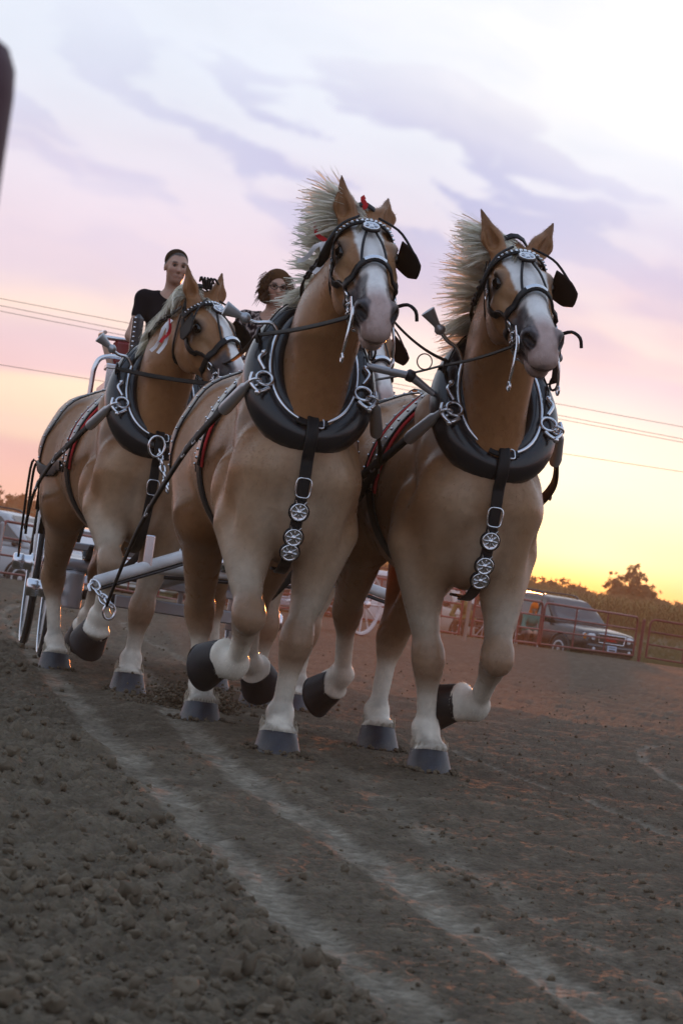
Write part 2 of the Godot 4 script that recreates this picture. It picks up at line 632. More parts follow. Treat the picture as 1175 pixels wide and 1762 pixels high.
class Field:
	# tapered capsules and ellipsoids, joined by a smooth minimum and meshed by surface nets
	var xf: Array[Transform3D] = []
	var ln := PackedFloat32Array()
	var ra := PackedFloat32Array()
	var rb := PackedFloat32Array()
	var sc := PackedFloat32Array()
	var kk := PackedFloat32Array()
	var ng := PackedByteArray()
	var gr := PackedInt32Array()
	var rad := PackedVector3Array()
	var ca := PackedColorArray()
	var cb := PackedColorArray()
	var group := 0
	var gk := 0.05
	var ms := 1.0  # multiplies radii and distances of what is added next
	var painter: Callable

	func cone(a: Vector3, b: Vector3, r0: float, r1: float, c0: Color, c1: Color, k := 0.04, side := Vector3.RIGHT, sx := 1.0, sz := 1.0) -> void:
		var y := (b - a).normalized()
		if absf(side.dot(y)) > 0.97:
			side = Vector3.BACK
		var x := (side - y * side.dot(y)).normalized()
		var z := x.cross(y)
		xf.append(Transform3D(Basis(x * sx, y, z * sz), a).affine_inverse())
		ln.append(maxf(a.distance_to(b), 0.0001))
		ra.append(r0 * ms)
		rb.append(r1 * ms)
		sc.append(minf(1.0, minf(sx, sz)))
		rad.append(Vector3.ZERO)
		_common(c0, c1, k, 0)

	func ell(p: Vector3, r: Vector3, c0: Color, k := 0.04, basis := Basis()) -> void:
		xf.append(Transform3D(basis, p).affine_inverse())
		ln.append(-1.0)
		ra.append(0.0)
		rb.append(0.0)
		sc.append(1.0)
		rad.append(r * ms)
		_common(c0, c0, k, 0)

	func _common(c0: Color, c1: Color, k: float, neg: int) -> void:
		kk.append(k)
		ng.append(neg)
		gr.append(group)
		ca.append(c0)
		cb.append(c1)

	func carve() -> void:
		ng[ng.size() - 1] = 1

	func one(i: int, p: Vector3) -> float:
		var q: Vector3 = xf[i] * p
		var l := ln[i]
		if l < 0.0:
			var r := rad[i]
			var s := q / r
			var k0 := s.length()
			var k1 := (s / r).length()
			return k0 * (k0 - 1.0) / maxf(k1, 1e-6)
		var t := clampf(q.y / l, 0.0, 1.0)
		q.y -= t * l
		return (q.length() - (ra[i] + (rb[i] - ra[i]) * t)) * sc[i]

	func value(p: Vector3, list: PackedInt32Array) -> float:
		var tot := 1e3
		var cur := 1e3
		var g := -1
		for i in list:
			if gr[i] != g:
				if cur < 1e2:
					var h0 := maxf(gk - absf(tot - cur), 0.0)
					tot = minf(tot, cur) - h0 * h0 * 0.25 / gk
				cur = 1e3
				g = gr[i]
			var d: float
			var q: Vector3 = xf[i] * p
			var l := ln[i]
			if l < 0.0:
				var r := rad[i]
				var s := q / r
				var k0 := s.length()
				d = k0 * (k0 - 1.0) / maxf((s / r).length(), 1e-6)
			else:
				var t := clampf(q.y / l, 0.0, 1.0)
				q.y -= t * l
				d = (q.length() - (ra[i] + (rb[i] - ra[i]) * t)) * sc[i]
			var k := kk[i]
			if ng[i]:
				d = -d
				var h := maxf(k - absf(cur - d), 0.0)
				cur = maxf(cur, d) + h * h * 0.25 / k
			else:
				var h := maxf(k - absf(cur - d), 0.0)
				cur = minf(cur, d) - h * h * 0.25 / k
		if cur < 1e2:
			var h1 := maxf(gk - absf(tot - cur), 0.0)
			tot = minf(tot, cur) - h1 * h1 * 0.25 / gk
		return tot

	func all() -> PackedInt32Array:
		return PackedInt32Array(range(ln.size()))

	func grad(p: Vector3, list: PackedInt32Array, h := 0.012) -> Vector3:
		var g := Vector3(value(p + Vector3(h, 0, 0), list) - value(p - Vector3(h, 0, 0), list), value(p + Vector3(0, h, 0), list) - value(p - Vector3(0, h, 0), list), value(p + Vector3(0, 0, h), list) - value(p - Vector3(0, 0, h), list))
		return g.normalized() if g.length_squared() > 1e-16 else Vector3.UP

	func paint(p: Vector3, list: PackedInt32Array) -> Color:
		var sum := Vector3.ZERO
		var w := 0.0
		for i in list:
			if ng[i]:
				continue
			var d := one(i, p)
			var e := exp(-maxf(d, 0.0) * 45.0)
			var t := 0.0
			if ln[i] > 0.0:
				t = clampf((xf[i] * p).y / ln[i], 0.0, 1.0)
			var q := ca[i].lerp(cb[i], t)
			sum += Vector3(q.r, q.g, q.b) * e
			w += e
		sum /= maxf(w, 1e-9)
		return Color(sum.x, sum.y, sum.z)

	# moves a point onto the surface, "off" metres outside it
	func settle(p: Vector3, off: float, list: PackedInt32Array) -> Vector3:
		for n in 5:
			var d := value(p, list) - off
			if absf(d) < 0.001:
				break
			p -= grad(p, list) * d
		return p

	# cut: keep what lies on the positive side of this plane
	func net(lo: Vector3, hi: Vector3, cell: float, cut: Array = [], above := 1.6) -> Geo:
		var out := Geo.new()
		var B := 8
		var bx := int(ceil((hi.x - lo.x) / cell / B))
		var by := int(ceil((hi.y - lo.y) / cell / B))
		var bz := int(ceil((hi.z - lo.z) / cell / B))
		var nx := bx * B
		var ny := by * B
		var nz := bz * B
		var sy := nx
		var sz := nx * ny
		var f := PackedFloat32Array()
		f.resize(nx * ny * nz)
		f.fill(1.0)
		var R := cell * B * 0.5 * 1.7321 + cell
		var blocks := []
		var everything := all()
		var count := ln.size()
		var dist := PackedFloat32Array()
		dist.resize(count)
		for kb in bz:
			for jb in by:
				for ib in bx:
					var c := lo + Vector3(ib + 0.5, jb + 0.5, kb + 0.5) * (cell * B)
					var beyond := false
					for pl: Plane in cut:
						if pl.distance_to(c) < -R - cell and c.y > above + R:
							beyond = true
					if beyond:
						continue
					var m := 1e3
					for i in count:
						var d := one(i, c)
						dist[i] = d
						if not ng[i]:
							m = minf(m, d)
					if m > R * 1.15 + 0.05:
						continue
					var list := PackedInt32Array()
					var lim := maxf(m, 0.0) + 2.0 * R + 0.06
					for i in count:
						if dist[i] < lim:
							list.append(i)
					var i0 := ib * B
					var j0 := jb * B
					var k0 := kb * B
					var dc := value(c, list)
					if dc < -R * 1.25 - 0.02:
						for k in B:
							for j in B:
								var at := i0 + (j0 + j) * sy + (k0 + k) * sz
								for i in B:
									f[at + i] = -1.0
						continue
					for k in B:
						for j in B:
							var at := i0 + (j0 + j) * sy + (k0 + k) * sz
							var p := lo + Vector3(i0, j0 + j, k0 + k) * cell
							for i in B:
								f[at + i] = value(p, list)
								p.x += cell
					blocks.append([i0, j0, k0, list])
		var vid := PackedInt32Array()
		vid.resize(nx * ny * nz)
		vid.fill(-1)
		var cells := PackedInt32Array()
		var off := PackedInt32Array([0, 1, sy, sy + 1, sz, sz + 1, sz + sy, sz + sy + 1])
		for b in blocks:
			var list: PackedInt32Array = b[3]
			for k in range(b[2], mini(b[2] + B, nz - 1)):
				for j in range(b[1], mini(b[1] + B, ny - 1)):
					var at: int = b[0] + j * sy + k * sz
					for i in range(b[0], mini(b[0] + B, nx - 1)):
						var v0 := f[at]
						var v1 := f[at + 1]
						var v2 := f[at + sy]
						var v3 := f[at + sy + 1]
						var v4 := f[at + sz]
						var v5 := f[at + sz + 1]
						var v6 := f[at + sz + sy]
						var v7 := f[at + sz + sy + 1]
						var s := int(v0 < 0.0) + int(v1 < 0.0) + int(v2 < 0.0) + int(v3 < 0.0) + int(v4 < 0.0) + int(v5 < 0.0) + int(v6 < 0.0) + int(v7 < 0.0)
						if s != 0 and s != 8:
							var sum := Vector3.ZERO
							var nn := 0
							var t: float
							if (v0 < 0.0) != (v1 < 0.0):
								sum += Vector3(v0 / (v0 - v1), 0, 0)
								nn += 1
							if (v2 < 0.0) != (v3 < 0.0):
								sum += Vector3(v2 / (v2 - v3), 1, 0)
								nn += 1
							if (v4 < 0.0) != (v5 < 0.0):
								sum += Vector3(v4 / (v4 - v5), 0, 1)
								nn += 1
							if (v6 < 0.0) != (v7 < 0.0):
								sum += Vector3(v6 / (v6 - v7), 1, 1)
								nn += 1
							if (v0 < 0.0) != (v2 < 0.0):
								sum += Vector3(0, v0 / (v0 - v2), 0)
								nn += 1
							if (v1 < 0.0) != (v3 < 0.0):
								sum += Vector3(1, v1 / (v1 - v3), 0)
								nn += 1
							if (v4 < 0.0) != (v6 < 0.0):
								sum += Vector3(0, v4 / (v4 - v6), 1)
								nn += 1
							if (v5 < 0.0) != (v7 < 0.0):
								sum += Vector3(1, v5 / (v5 - v7), 1)
								nn += 1
							if (v0 < 0.0) != (v4 < 0.0):
								sum += Vector3(0, 0, v0 / (v0 - v4))
								nn += 1
							if (v1 < 0.0) != (v5 < 0.0):
								sum += Vector3(1, 0, v1 / (v1 - v5))
								nn += 1
							if (v2 < 0.0) != (v6 < 0.0):
								sum += Vector3(0, 1, v2 / (v2 - v6))
								nn += 1
							if (v3 < 0.0) != (v7 < 0.0):
								sum += Vector3(1, 1, v3 / (v3 - v7))
								nn += 1
							var p := lo + (Vector3(i, j, k) + sum / nn) * cell
							vid[at] = out.v.size()
							out.v.append(p)
							var q := paint(p, list)
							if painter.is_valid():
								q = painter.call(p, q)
							out.c.append(q)
							cells.append(at)
						at += 1
		for at in cells:
			var v0 := f[at] < 0.0
			if v0 != (f[at + 1] < 0.0):
				_quad(out, vid[at], vid[at - sy], vid[at - sy - sz], vid[at - sz], v0, cut, above)
			if v0 != (f[at + sy] < 0.0):
				_quad(out, vid[at], vid[at - sz], vid[at - sz - 1], vid[at - 1], v0, cut, above)
			if v0 != (f[at + sz] < 0.0):
				_quad(out, vid[at], vid[at - 1], vid[at - 1 - sy], vid[at - sy], v0, cut, above)
		return out

	func _quad(o: Geo, a: int, b: int, c: int, d: int, flip: bool, cut: Array, above: float) -> void:
		if a < 0 or b < 0 or c < 0 or d < 0:
			return
		for pl: Plane in cut:
			if pl.distance_to(o.v[a]) < 0.0 and o.v[a].y > above:
				return
		if flip:
			o.face(a, b, c)
			o.face(a, c, d)
		else:
			o.face(a, c, b)
			o.face(a, d, c)


# ---------------------------------------------------------------- horses

const TAN := Color(0.305, 0.143, 0.061)
const TAN_DARK := Color(0.15, 0.07, 0.035)
const TAN_PALE := Color(0.37, 0.215, 0.115)
const CREAM := Color(0.58, 0.50, 0.39)
const SOCK := Color(0.76, 0.71, 0.60)
const KNEE := Color(0.25, 0.118, 0.05)
const GREYSKIN := Color(0.055, 0.053, 0.060)
const PINK := Color(0.40, 0.275, 0.245)

var horses := []
var threads := []


func horse_poses() -> Array:
	# joints in each horse's own axes: x to its left, y up, z forward; the origin is on the ground below the elbows
	return [
		{
			"key": "left lead", "at": Vector3(-0.26, 0, -11.72), "yaw": 10.0, "ears": [0.16, 0.70, -0.72, 0.22, 0.25, -1.1], "hame": Vector2(0.150, 0.045), "poll": Vector3(0.052, 2.330, 0.72), "head_yaw": 2.5, "head_pitch": 34.0, "head_roll": 3.0,
			"front": [
				[1.0, Vector3(0.20, 0.99, 0.06), Vector3(0.115, 0.515, 0.16), Vector3(0.10, 0.19, 0.13), Vector3(0.097, 0.108, 0.165), Vector3(0, -1, 0.06), Vector3(0.05, 0, 1), true],
				[-1.0, Vector3(-0.18, 0.97, 0.08), Vector3(-0.142, 0.595, 0.40), Vector3(-0.135, 0.395, 0.15), Vector3(-0.185, 0.405, 0.09), Vector3(-0.62, -0.18, -0.76), Vector3(0, -0.8, 0.3), false],
			],
			"hind": [
				[1.0, Vector3(0.20, 1.06, -1.05), Vector3(0.155, 0.62, -1.56), Vector3(0.205, 0.335, -1.73), Vector3(0.25, 0.30, -1.79), Vector3(0.52, -0.45, -0.72), Vector3(0, -0.8, 0.4), false],
				[-1.0, Vector3(-0.22, 1.04, -1.02), Vector3(-0.115, 0.56, -1.52), Vector3(-0.06, 0.20, -1.46), Vector3(-0.05, 0.11, -1.42), Vector3(0, -1, 0.05), Vector3(0, 0, 1), true],
			],
			"blaze": [0.068, 0.054, 0.050, 0.0], "mane": [Vector3(-0.95, 0.18, -0.22), 0.27, 0.15, 3.2], "flip": 1.0, "seed": 3,
		},
		{
			"key": "right lead", "at": Vector3(0.56, 0, -11.9), "yaw": 13.0, "ears": [0.40, 0.72, -0.72, 0.52, 0.55, -0.85], "hame": Vector2(0.125, 0.135), "poll": Vector3(-0.155, 2.310, 0.74), "head_yaw": 2.5, "head_pitch": 32.0, "head_roll": 5.0,
			"front": [
				[1.0, Vector3(0.19, 1.02, 0.08), Vector3(0.145, 0.565, 0.33), Vector3(0.16, 0.352, 0.07), Vector3(0.105, 0.352, 0.0), Vector3(-0.70, -0.05, -0.71), Vector3(0, -0.8, 0.2), false],
				[-1.0, Vector3(-0.215, 1.0, 0.03), Vector3(-0.098, 0.52, 0.08), Vector3(-0.050, 0.205, 0.04), Vector3(-0.032, 0.112, 0.075), Vector3(0, -1, 0.06), Vector3(0.05, 0, 1), true],
			],
			"hind": [
				[1.0, Vector3(0.20, 1.04, -0.92), Vector3(0.085, 0.57, -1.34), Vector3(0.048, 0.20, -1.27), Vector3(0.052, 0.118, -1.22), Vector3(0, -1, 0.05), Vector3(0.03, 0, 1), true],
				[-1.0, Vector3(-0.19, 1.06, -1.05), Vector3(-0.120, 0.675, -1.52), Vector3(-0.055, 0.335, -1.69), Vector3(-0.085, 0.275, -1.75), Vector3(-0.60, -0.34, -0.72), Vector3(0, -0.8, 0.3), false],
			],
			"blaze": [0.076, 0.066, 0.062, 0.010], "mane": [Vector3(-0.95, 0.08, -0.30), 0.25, 0.20, 3.0], "flip": 1.0, "seed": 8,
		},
		{
			"key": "left wheeler", "at": Vector3(-1.19, 0, -15.1), "yaw": 15.0, "poll": Vector3(0.085, 2.25, 0.68), "ears": [0.24, 0.72, -0.72, 0.30, 0.60, -0.85], "hame": Vector2(0.125, 0.085), "head_yaw": 25.0, "head_pitch": 38.0, "head_roll": 3.0,
			"front": [
				[1.0, Vector3(0.19, 0.97, 0.05), Vector3(0.105, 0.49, 0.12), Vector3(0.095, 0.20, 0.10), Vector3(0.088, 0.115, 0.13), Vector3(0, -1, 0.06), Vector3(-0.05, 0, 1), true],
				[-1.0, Vector3(-0.18, 1.0, 0.10), Vector3(-0.160, 0.725, 0.40), Vector3(-0.140, 0.420, 0.20), Vector3(-0.148, 0.345, 0.165), Vector3(-0.26, -0.58, -0.77), Vector3(0, -0.8, 0.5), false],
			],
			"hind": [
				[1.0, Vector3(0.20, 1.06, -1.05), Vector3(0.13, 0.66, -1.55), Vector3(0.13, 0.36, -1.72), Vector3(0.13, 0.29, -1.79), Vector3(0, -0.6, -0.8), Vector3(0, -0.8, 0.6), false],
				[-1.0, Vector3(-0.22, 1.04, -1.05), Vector3(-0.160, 0.58, -1.57), Vector3(-0.105, 0.19, -1.48), Vector3(-0.092, 0.11, -1.44), Vector3(0, -1, 0.05), Vector3(0, 0, 1), true],
			],
			"blaze": [0.042, 0.042, 0.060, 0.022], "mane": [Vector3(-0.80, -0.62, 0.06), 0.27, 0.22, 1.2], "flip": 1.0, "seed": 21,
		},
		{
			"key": "right wheeler", "at": Vector3(-0.20, 0, -15.4), "yaw": 15.0, "ears": [0.24, 0.72, -0.72, 0.30, 0.60, -0.85], "hame": Vector2(0.125, 0.085), "poll": Vector3(-0.01, 2.33, 0.70), "head_yaw": 12.0, "head_pitch": 46.0, "head_roll": 3.0,
			"front": [
				[1.0, Vector3(0.18, 0.97, 0.05), Vector3(0.09, 0.50, 0.05), Vector3(0.085, 0.20, 0.0), Vector3(0.075, 0.115, 0.03), Vector3(0, -1, 0.06), Vector3(-0.05, 0, 1), true],
				[-1.0, Vector3(-0.18, 0.97, 0.05), Vector3(-0.17, 0.50, 0.10), Vector3(-0.17, 0.20, 0.06), Vector3(-0.17, 0.115, 0.09), Vector3(0, -1, 0.06), Vector3(0, 0, 1), true],
			],
			"hind": [
				[1.0, Vector3(0.20, 1.06, -1.05), Vector3(0.13, 0.66, -1.55), Vector3(0.13, 0.36, -1.72), Vector3(0.13, 0.29, -1.79), Vector3(0, -0.6, -0.8), Vector3(0, -0.8, 0.6), false],
				[-1.0, Vector3(-0.22, 1.04, -1.05), Vector3(-0.14, 0.58, -1.55), Vector3(-0.105, 0.19, -1.46), Vector3(-0.092, 0.11, -1.42), Vector3(0, -1, 0.05), Vector3(0, 0, 1), true],
			],
			"blaze": [0.046, 0.040, 0.050, 0.0], "mane": [Vector3(-0.55, -0.25, -0.75), 0.28, 0.14, 1.2], "flip": 1.0, "seed": 34,
		},
	]


func head_frame(h: Dictionary) -> Transform3D:
	# z runs down the face from the poll, y out of the forehead, x to the horse's left
	var y := deg_to_rad(h.head_yaw)
	var p := deg_to_rad(h.head_pitch)
	var z := Vector3(sin(y) * cos(p), -sin(p), cos(y) * cos(p))
	var x := Vector3(cos(y), 0, -sin(y))
	x = x.rotated(z, deg_to_rad(h.head_roll))
	return Transform3D(Basis(x, z.cross(x), z).scaled(Vector3.ONE * 1.06), h.poll)


func horse_field(h: Dictionary) -> Field:
	var f := Field.new()
	var T := head_frame(h)
	# trunk
	f.ell(Vector3(0, 1.30, -0.48), Vector3(0.35, 0.43, 0.66), TAN, 0.08)
	f.ell(Vector3(0, 1.29, 0.08), Vector3(0.25, 0.36, 0.33), TAN, 0.10)
	f.ell(Vector3(0, 1.10, 0.14), Vector3(0.12, 0.25, 0.26), TAN, 0.08)
	f.ell(Vector3(0, 1.32, -0.98), Vector3(0.34, 0.36, 0.46), TAN, 0.10)
	f.ell(Vector3(0, 1.46, -1.28), Vector3(0.30, 0.31, 0.40), TAN, 0.10)
	f.cone(Vector3(0, 1.66, -0.06), Vector3(0, 1.64, -0.40), 0.13, 0.13, TAN, TAN, 0.12)
	f.cone(Vector3(0, 1.52, -0.30), Vector3(0, 1.58, -1.20), 0.19, 0.19, TAN, TAN, 0.10)
	for s in [-1.0, 1.0]:
		f.ell(Vector3(s * 0.17, 1.45, -1.30), Vector3(0.19, 0.28, 0.36), TAN, 0.06)
		f.ell(Vector3(s * 0.19, 1.15, -1.38), Vector3(0.16, 0.32, 0.27), TAN, 0.07)
		f.cone(Vector3(s * 0.15, 1.62, -0.10), Vector3(s * 0.165, 1.26, 0.20), 0.125, 0.114, TAN, TAN, 0.04)
		f.ell(Vector3(s * 0.118, 1.27, 0.26), Vector3(0.116, 0.19, 0.155), TAN_PALE, 0.03)
		f.ell(Vector3(s * 0.250, 1.16, -0.02), Vector3(0.085, 0.17, 0.13), TAN, 0.03)
		f.ell(Vector3(s * 0.200, 1.28, 0.20), Vector3(0.082, 0.16, 0.10), TAN, 0.03)
	# hollows that part the muscles of the chest and shoulder
	f.cone(Vector3(0, 1.40, 0.50), Vector3(0, 0.90, 0.42), 0.020, 0.022, TAN, TAN, 0.06)
	f.carve()
	for s in [-1.0, 1.0]:
		f.cone(Vector3(s * 0.30, 1.40, 0.40), Vector3(s * 0.225, 0.96, 0.40), 0.014, 0.014, TAN, TAN, 0.09)
		f.carve()
		f.cone(Vector3(s * 0.30, 1.62, 0.06), Vector3(s * 0.375, 1.18, -0.14), 0.012, 0.018, TAN, TAN, 0.09)
		f.carve()
		f.cone(Vector3(s * 0.44, 1.12, -0.86), Vector3(s * 0.36, 1.50, -0.98), 0.02, 0.012, TAN, TAN, 0.08)
		f.carve()
	# neck
	var n2 := T * Vector3(0, -0.17, 0.02)
	var n1 := Vector3(0, 1.90, 0.36).lerp(Vector3(n2.x * 0.55, 1.92, n2.z * 0.58), 0.6)
	f.cone(Vector3(0, 1.45, 0.06), n1, 0.27, 0.182, TAN, TAN, 0.10, Vector3.RIGHT, 0.69)
	f.cone(n1, n2, 0.182, 0.122, TAN, TAN, 0.07, Vector3.RIGHT, 0.72)
	f.cone(Vector3(0, 1.74, -0.06), T * Vector3(0, -0.03, -0.07), 0.10, 0.055, TAN, TAN, 0.10)
	f.cone(Vector3(0, 1.28, 0.30), n1 + Vector3(0, -0.06, 0.07), 0.13, 0.11, TAN, TAN, 0.08)
	# legs
	var g := 1
	for L: Array in h.front:
		front_leg(f, L, g)
		g += 1
	for L: Array in h.hind:
		hind_leg(f, L, g)
		g += 1
	# a docked tail
	f.group = g
	f.cone(Vector3(0, 1.58, -1.62), Vector3(0, 1.38, -1.78), 0.06, 0.04, TAN_DARK, TAN_DARK, 0.05)
	head_field(f, T, 20, h.ears)
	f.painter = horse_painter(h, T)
	return f


func front_leg(f: Field, L: Array, g: int) -> void:
	var s: float = L[0]
	var E: Vector3 = L[1]
	var K: Vector3 = L[2]
	var F: Vector3 = L[3]
	var C: Vector3 = L[4]
	f.group = 0
	f.cone(Vector3(s * 0.178, 1.22, 0.20), E + Vector3(0, 0.06, 0), 0.118, 0.116, TAN, TAN, 0.035)
	f.cone(Vector3(s * 0.122, 1.24, 0.27), E.lerp(K, 0.40) + Vector3(-s * 0.018, 0, 0.022), 0.140, 0.070, TAN_PALE, TAN_PALE, 0.035)
	f.group = g
	var ax := (K - E).normalized()
	f.cone(E + Vector3(0, 0.05, 0), K, 0.122, 0.055, TAN_PALE, CREAM * 0.72, 0.05, Vector3.RIGHT, 0.92, 1.05)
	f.cone(E + Vector3(s * 0.035, 0.02, 0.03), E.lerp(K, 0.62) + Vector3(s * 0.02, 0, 0.015), 0.100, 0.050, TAN_PALE, CREAM * 0.72, 0.025)
	f.cone(E + Vector3(-s * 0.045, -0.02, -0.03), E.lerp(K, 0.55) + Vector3(-s * 0.015, 0, -0.01), 0.085, 0.05, TAN_PALE, TAN_PALE, 0.025)
	lower_leg(f, K, F, C, ax, s, 0.074, true)


func lower_leg(f: Field, K: Vector3, F: Vector3, C: Vector3, above: Vector3, s: float, kr: float, fore: bool) -> void:
	var ax := (F - K).normalized()
	var fwd := (Vector3(0, 0, 1) - above * above.z).normalized()
	# the joint: bony, a little wider in front
	f.ell(K + fwd * 0.012, Vector3(kr, kr * 1.15, kr * 0.92), KNEE, 0.035, Basis(Vector3.RIGHT, -above, fwd).orthonormalized() if absf(above.x) < 0.5 else Basis())
	f.cone(K - above * 0.045, K + ax * 0.085, kr * 0.88, kr * 0.72, KNEE, KNEE, 0.03)
	f.ell(K + ax * 0.060 + fwd * 0.014, Vector3(kr * 0.84, 0.032, kr * 0.76), KNEE, 0.018)
	# cannon with the tendons behind it
	var back := (Vector3(0, 0, -1) + ax * ax.z).normalized()
	if absf(ax.z) > 0.75:
		back = Vector3(0, -1, 0)
	f.cone(K + ax * 0.05, F, 0.049, 0.041, CREAM, SOCK, 0.03)
	f.cone(K + ax * 0.06 + back * 0.026, F + back * 0.028, 0.036, 0.036, CREAM, SOCK, 0.015)
	f.ell(F + back * 0.014, Vector3(0.062, 0.056, 0.074), SOCK, 0.025)
	var px := (C - F).normalized()
	f.cone(F, C, 0.050, 0.070, SOCK, SOCK, 0.03)
	f.cone(F + back * 0.045, C + back * 0.045 - px * 0.005, 0.036, 0.05, SOCK, SOCK, 0.035)
	f.ell(C, Vector3(0.085, 0.030, 0.088), SOCK, 0.025, _up_basis(-px))


func _up_basis(y: Vector3) -> Basis:
	var x := y.cross(Vector3.BACK if absf(y.z) < 0.9 else Vector3.UP).normalized()
	return Basis(x, y, x.cross(y))


func hind_leg(f: Field, L: Array, g: int) -> void:
	var s: float = L[0]
	var S: Vector3 = L[1]
	var K: Vector3 = L[2]
	f.group = 0
	f.cone(Vector3(s * 0.18, 1.36, -1.28), S, 0.23, 0.155, TAN, TAN, 0.07)
	f.group = g
	f.cone(S, K, 0.150, 0.072, TAN, TAN_PALE, 0.06, Vector3.RIGHT, 0.85, 1.05)
	f.cone(Vector3(s * 0.17, 1.10, -1.45), K + Vector3(0, 0.05, -0.02), 0.13, 0.052, TAN, TAN_PALE, 0.06)
	var ax := (K - S).normalized()
	# the point of the hock
	f.ell(K + Vector3(0, 0.055, -0.055), Vector3(0.040, 0.060, 0.045), TAN_PALE, 0.04)
	lower_leg(f, K, L[3], L[4], ax, s, 0.074, false)


func head_field(f: Field, T: Transform3D, g: int, ears: Array) -> void:
	f.group = 0
	var B := T.basis.orthonormalized()
	var X := B.x
	f.ms = 1.06
	# skull, face, jaw
	f.ell(T * Vector3(0, -0.085, 0.10), Vector3(0.108, 0.110, 0.150), TAN, 0.05, B)
	f.ell(T * Vector3(0, -0.058, 0.215), Vector3(0.116, 0.070, 0.120), TAN, 0.05, B)
	f.cone(T * Vector3(0, -0.085, 0.20), T * Vector3(0, -0.088, 0.50), 0.098, 0.066, TAN, TAN, 0.05, X, 0.88)
	f.cone(T * Vector3(0, -0.040, 0.26), T * Vector3(0, -0.052, 0.56), 0.052, 0.038, TAN, TAN, 0.04, X, 1.05)
	for s in [-1.0, 1.0]:
		f.ell(T * Vector3(s * 0.062, -0.185, 0.19), Vector3(0.047, 0.125, 0.135), TAN, 0.05, B)
		f.cone(T * Vector3(s * 0.070, -0.150, 0.26), T * Vector3(s * 0.040, -0.155, 0.50), 0.050, 0.036, TAN, TAN, 0.045)
		# brow over the eye, the ridge below it
		f.ell(T * Vector3(s * 0.096, -0.018, 0.186), Vector3(0.028, 0.022, 0.052), TAN_PALE, 0.025, B)
		f.cone(T * Vector3(s * 0.100, -0.105, 0.25), T * Vector3(s * 0.074, -0.105, 0.42), 0.022, 0.014, TAN, TAN, 0.035)
	f.cone(T * Vector3(0, -0.215, 0.24), T * Vector3(0, -0.180, 0.58), 0.060, 0.046, TAN, TAN, 0.05, X, 1.0)
	# muzzle
	f.ell(T * Vector3(0, -0.098, 0.585), Vector3(0.058, 0.062, 0.090), PINK, 0.05, B)
	f.ell(T * Vector3(0, -0.128, 0.655), Vector3(0.060, 0.052, 0.046), PINK, 0.03, B)
	f.ell(T * Vector3(0, -0.192, 0.610), Vector3(0.046, 0.036, 0.052), PINK, 0.022, B)
	for s in [-1.0, 1.0]:
		f.ell(T * Vector3(s * 0.053, -0.072, 0.605), Vector3(0.030, 0.040, 0.058), PINK, 0.028, B.rotated(B.y, s * -0.35))
	for s in [-1.0, 1.0]:
		# nostrils, the line of the mouth, hollows for the eyes
		f.ell(T * Vector3(s * 0.067, -0.068, 0.630), Vector3(0.021, 0.017, 0.036), GREYSKIN, 0.010, B.rotated(B.y, s * -0.5).rotated(B.x, 0.3))
		f.carve()
		f.ell(T * Vector3(s * 0.062, -0.168, 0.600), Vector3(0.022, 0.008, 0.075), GREYSKIN, 0.012, B.rotated(B.x, 0.10))
		f.carve()
		f.ell(T * Vector3(s * 0.120, -0.040, 0.208), Vector3(0.024, 0.023, 0.033), GREYSKIN, 0.02, B)
		f.carve()
		f.ell(T * Vector3(s * 0.102, -0.16, 0.395), Vector3(0.028, 0.040, 0.090), GREYSKIN, 0.03, B)
		f.carve()
	# ears: pointed shells, open to the front and outside
	f.group = g
	for s in [-1.0, 1.0]:
		var k := 0 if s < 0 else 3
		var dir: Vector3 = (B * Vector3(s * ears[k], ears[k + 1], ears[k + 2])).normalized()
		var base: Vector3 = T * Vector3(s * 0.072, -0.012, 0.035)
		var side: Vector3 = (X * 1.0 + B.z * (0.15 * s)).normalized()
		f.cone(base, base + dir * 0.09, 0.030, 0.042, TAN, TAN, 0.03, side, 1.0, 0.72)
		f.cone(base + dir * 0.09, base + dir * 0.225, 0.042, 0.005, TAN, TAN_DARK, 0.02, side, 1.0, 0.66)
	for s in [-1.0, 1.0]:
		var k := 0 if s < 0 else 3
		var dir: Vector3 = (B * Vector3(s * ears[k], ears[k + 1], ears[k + 2])).normalized()
		var base: Vector3 = T * Vector3(s * 0.072, -0.012, 0.035)
		var open: Vector3 = (B * Vector3(s * 0.45, 0.55, 0.70))
		open = (open - dir * dir.dot(open)).normalized() * 0.030
		f.cone(base + dir * 0.06 + open, base + dir * 0.185 + open * 0.75, 0.027, 0.005, GREYSKIN, GREYSKIN, 0.008)
		f.carve()
	f.group = 0
	f.ms = 1.0


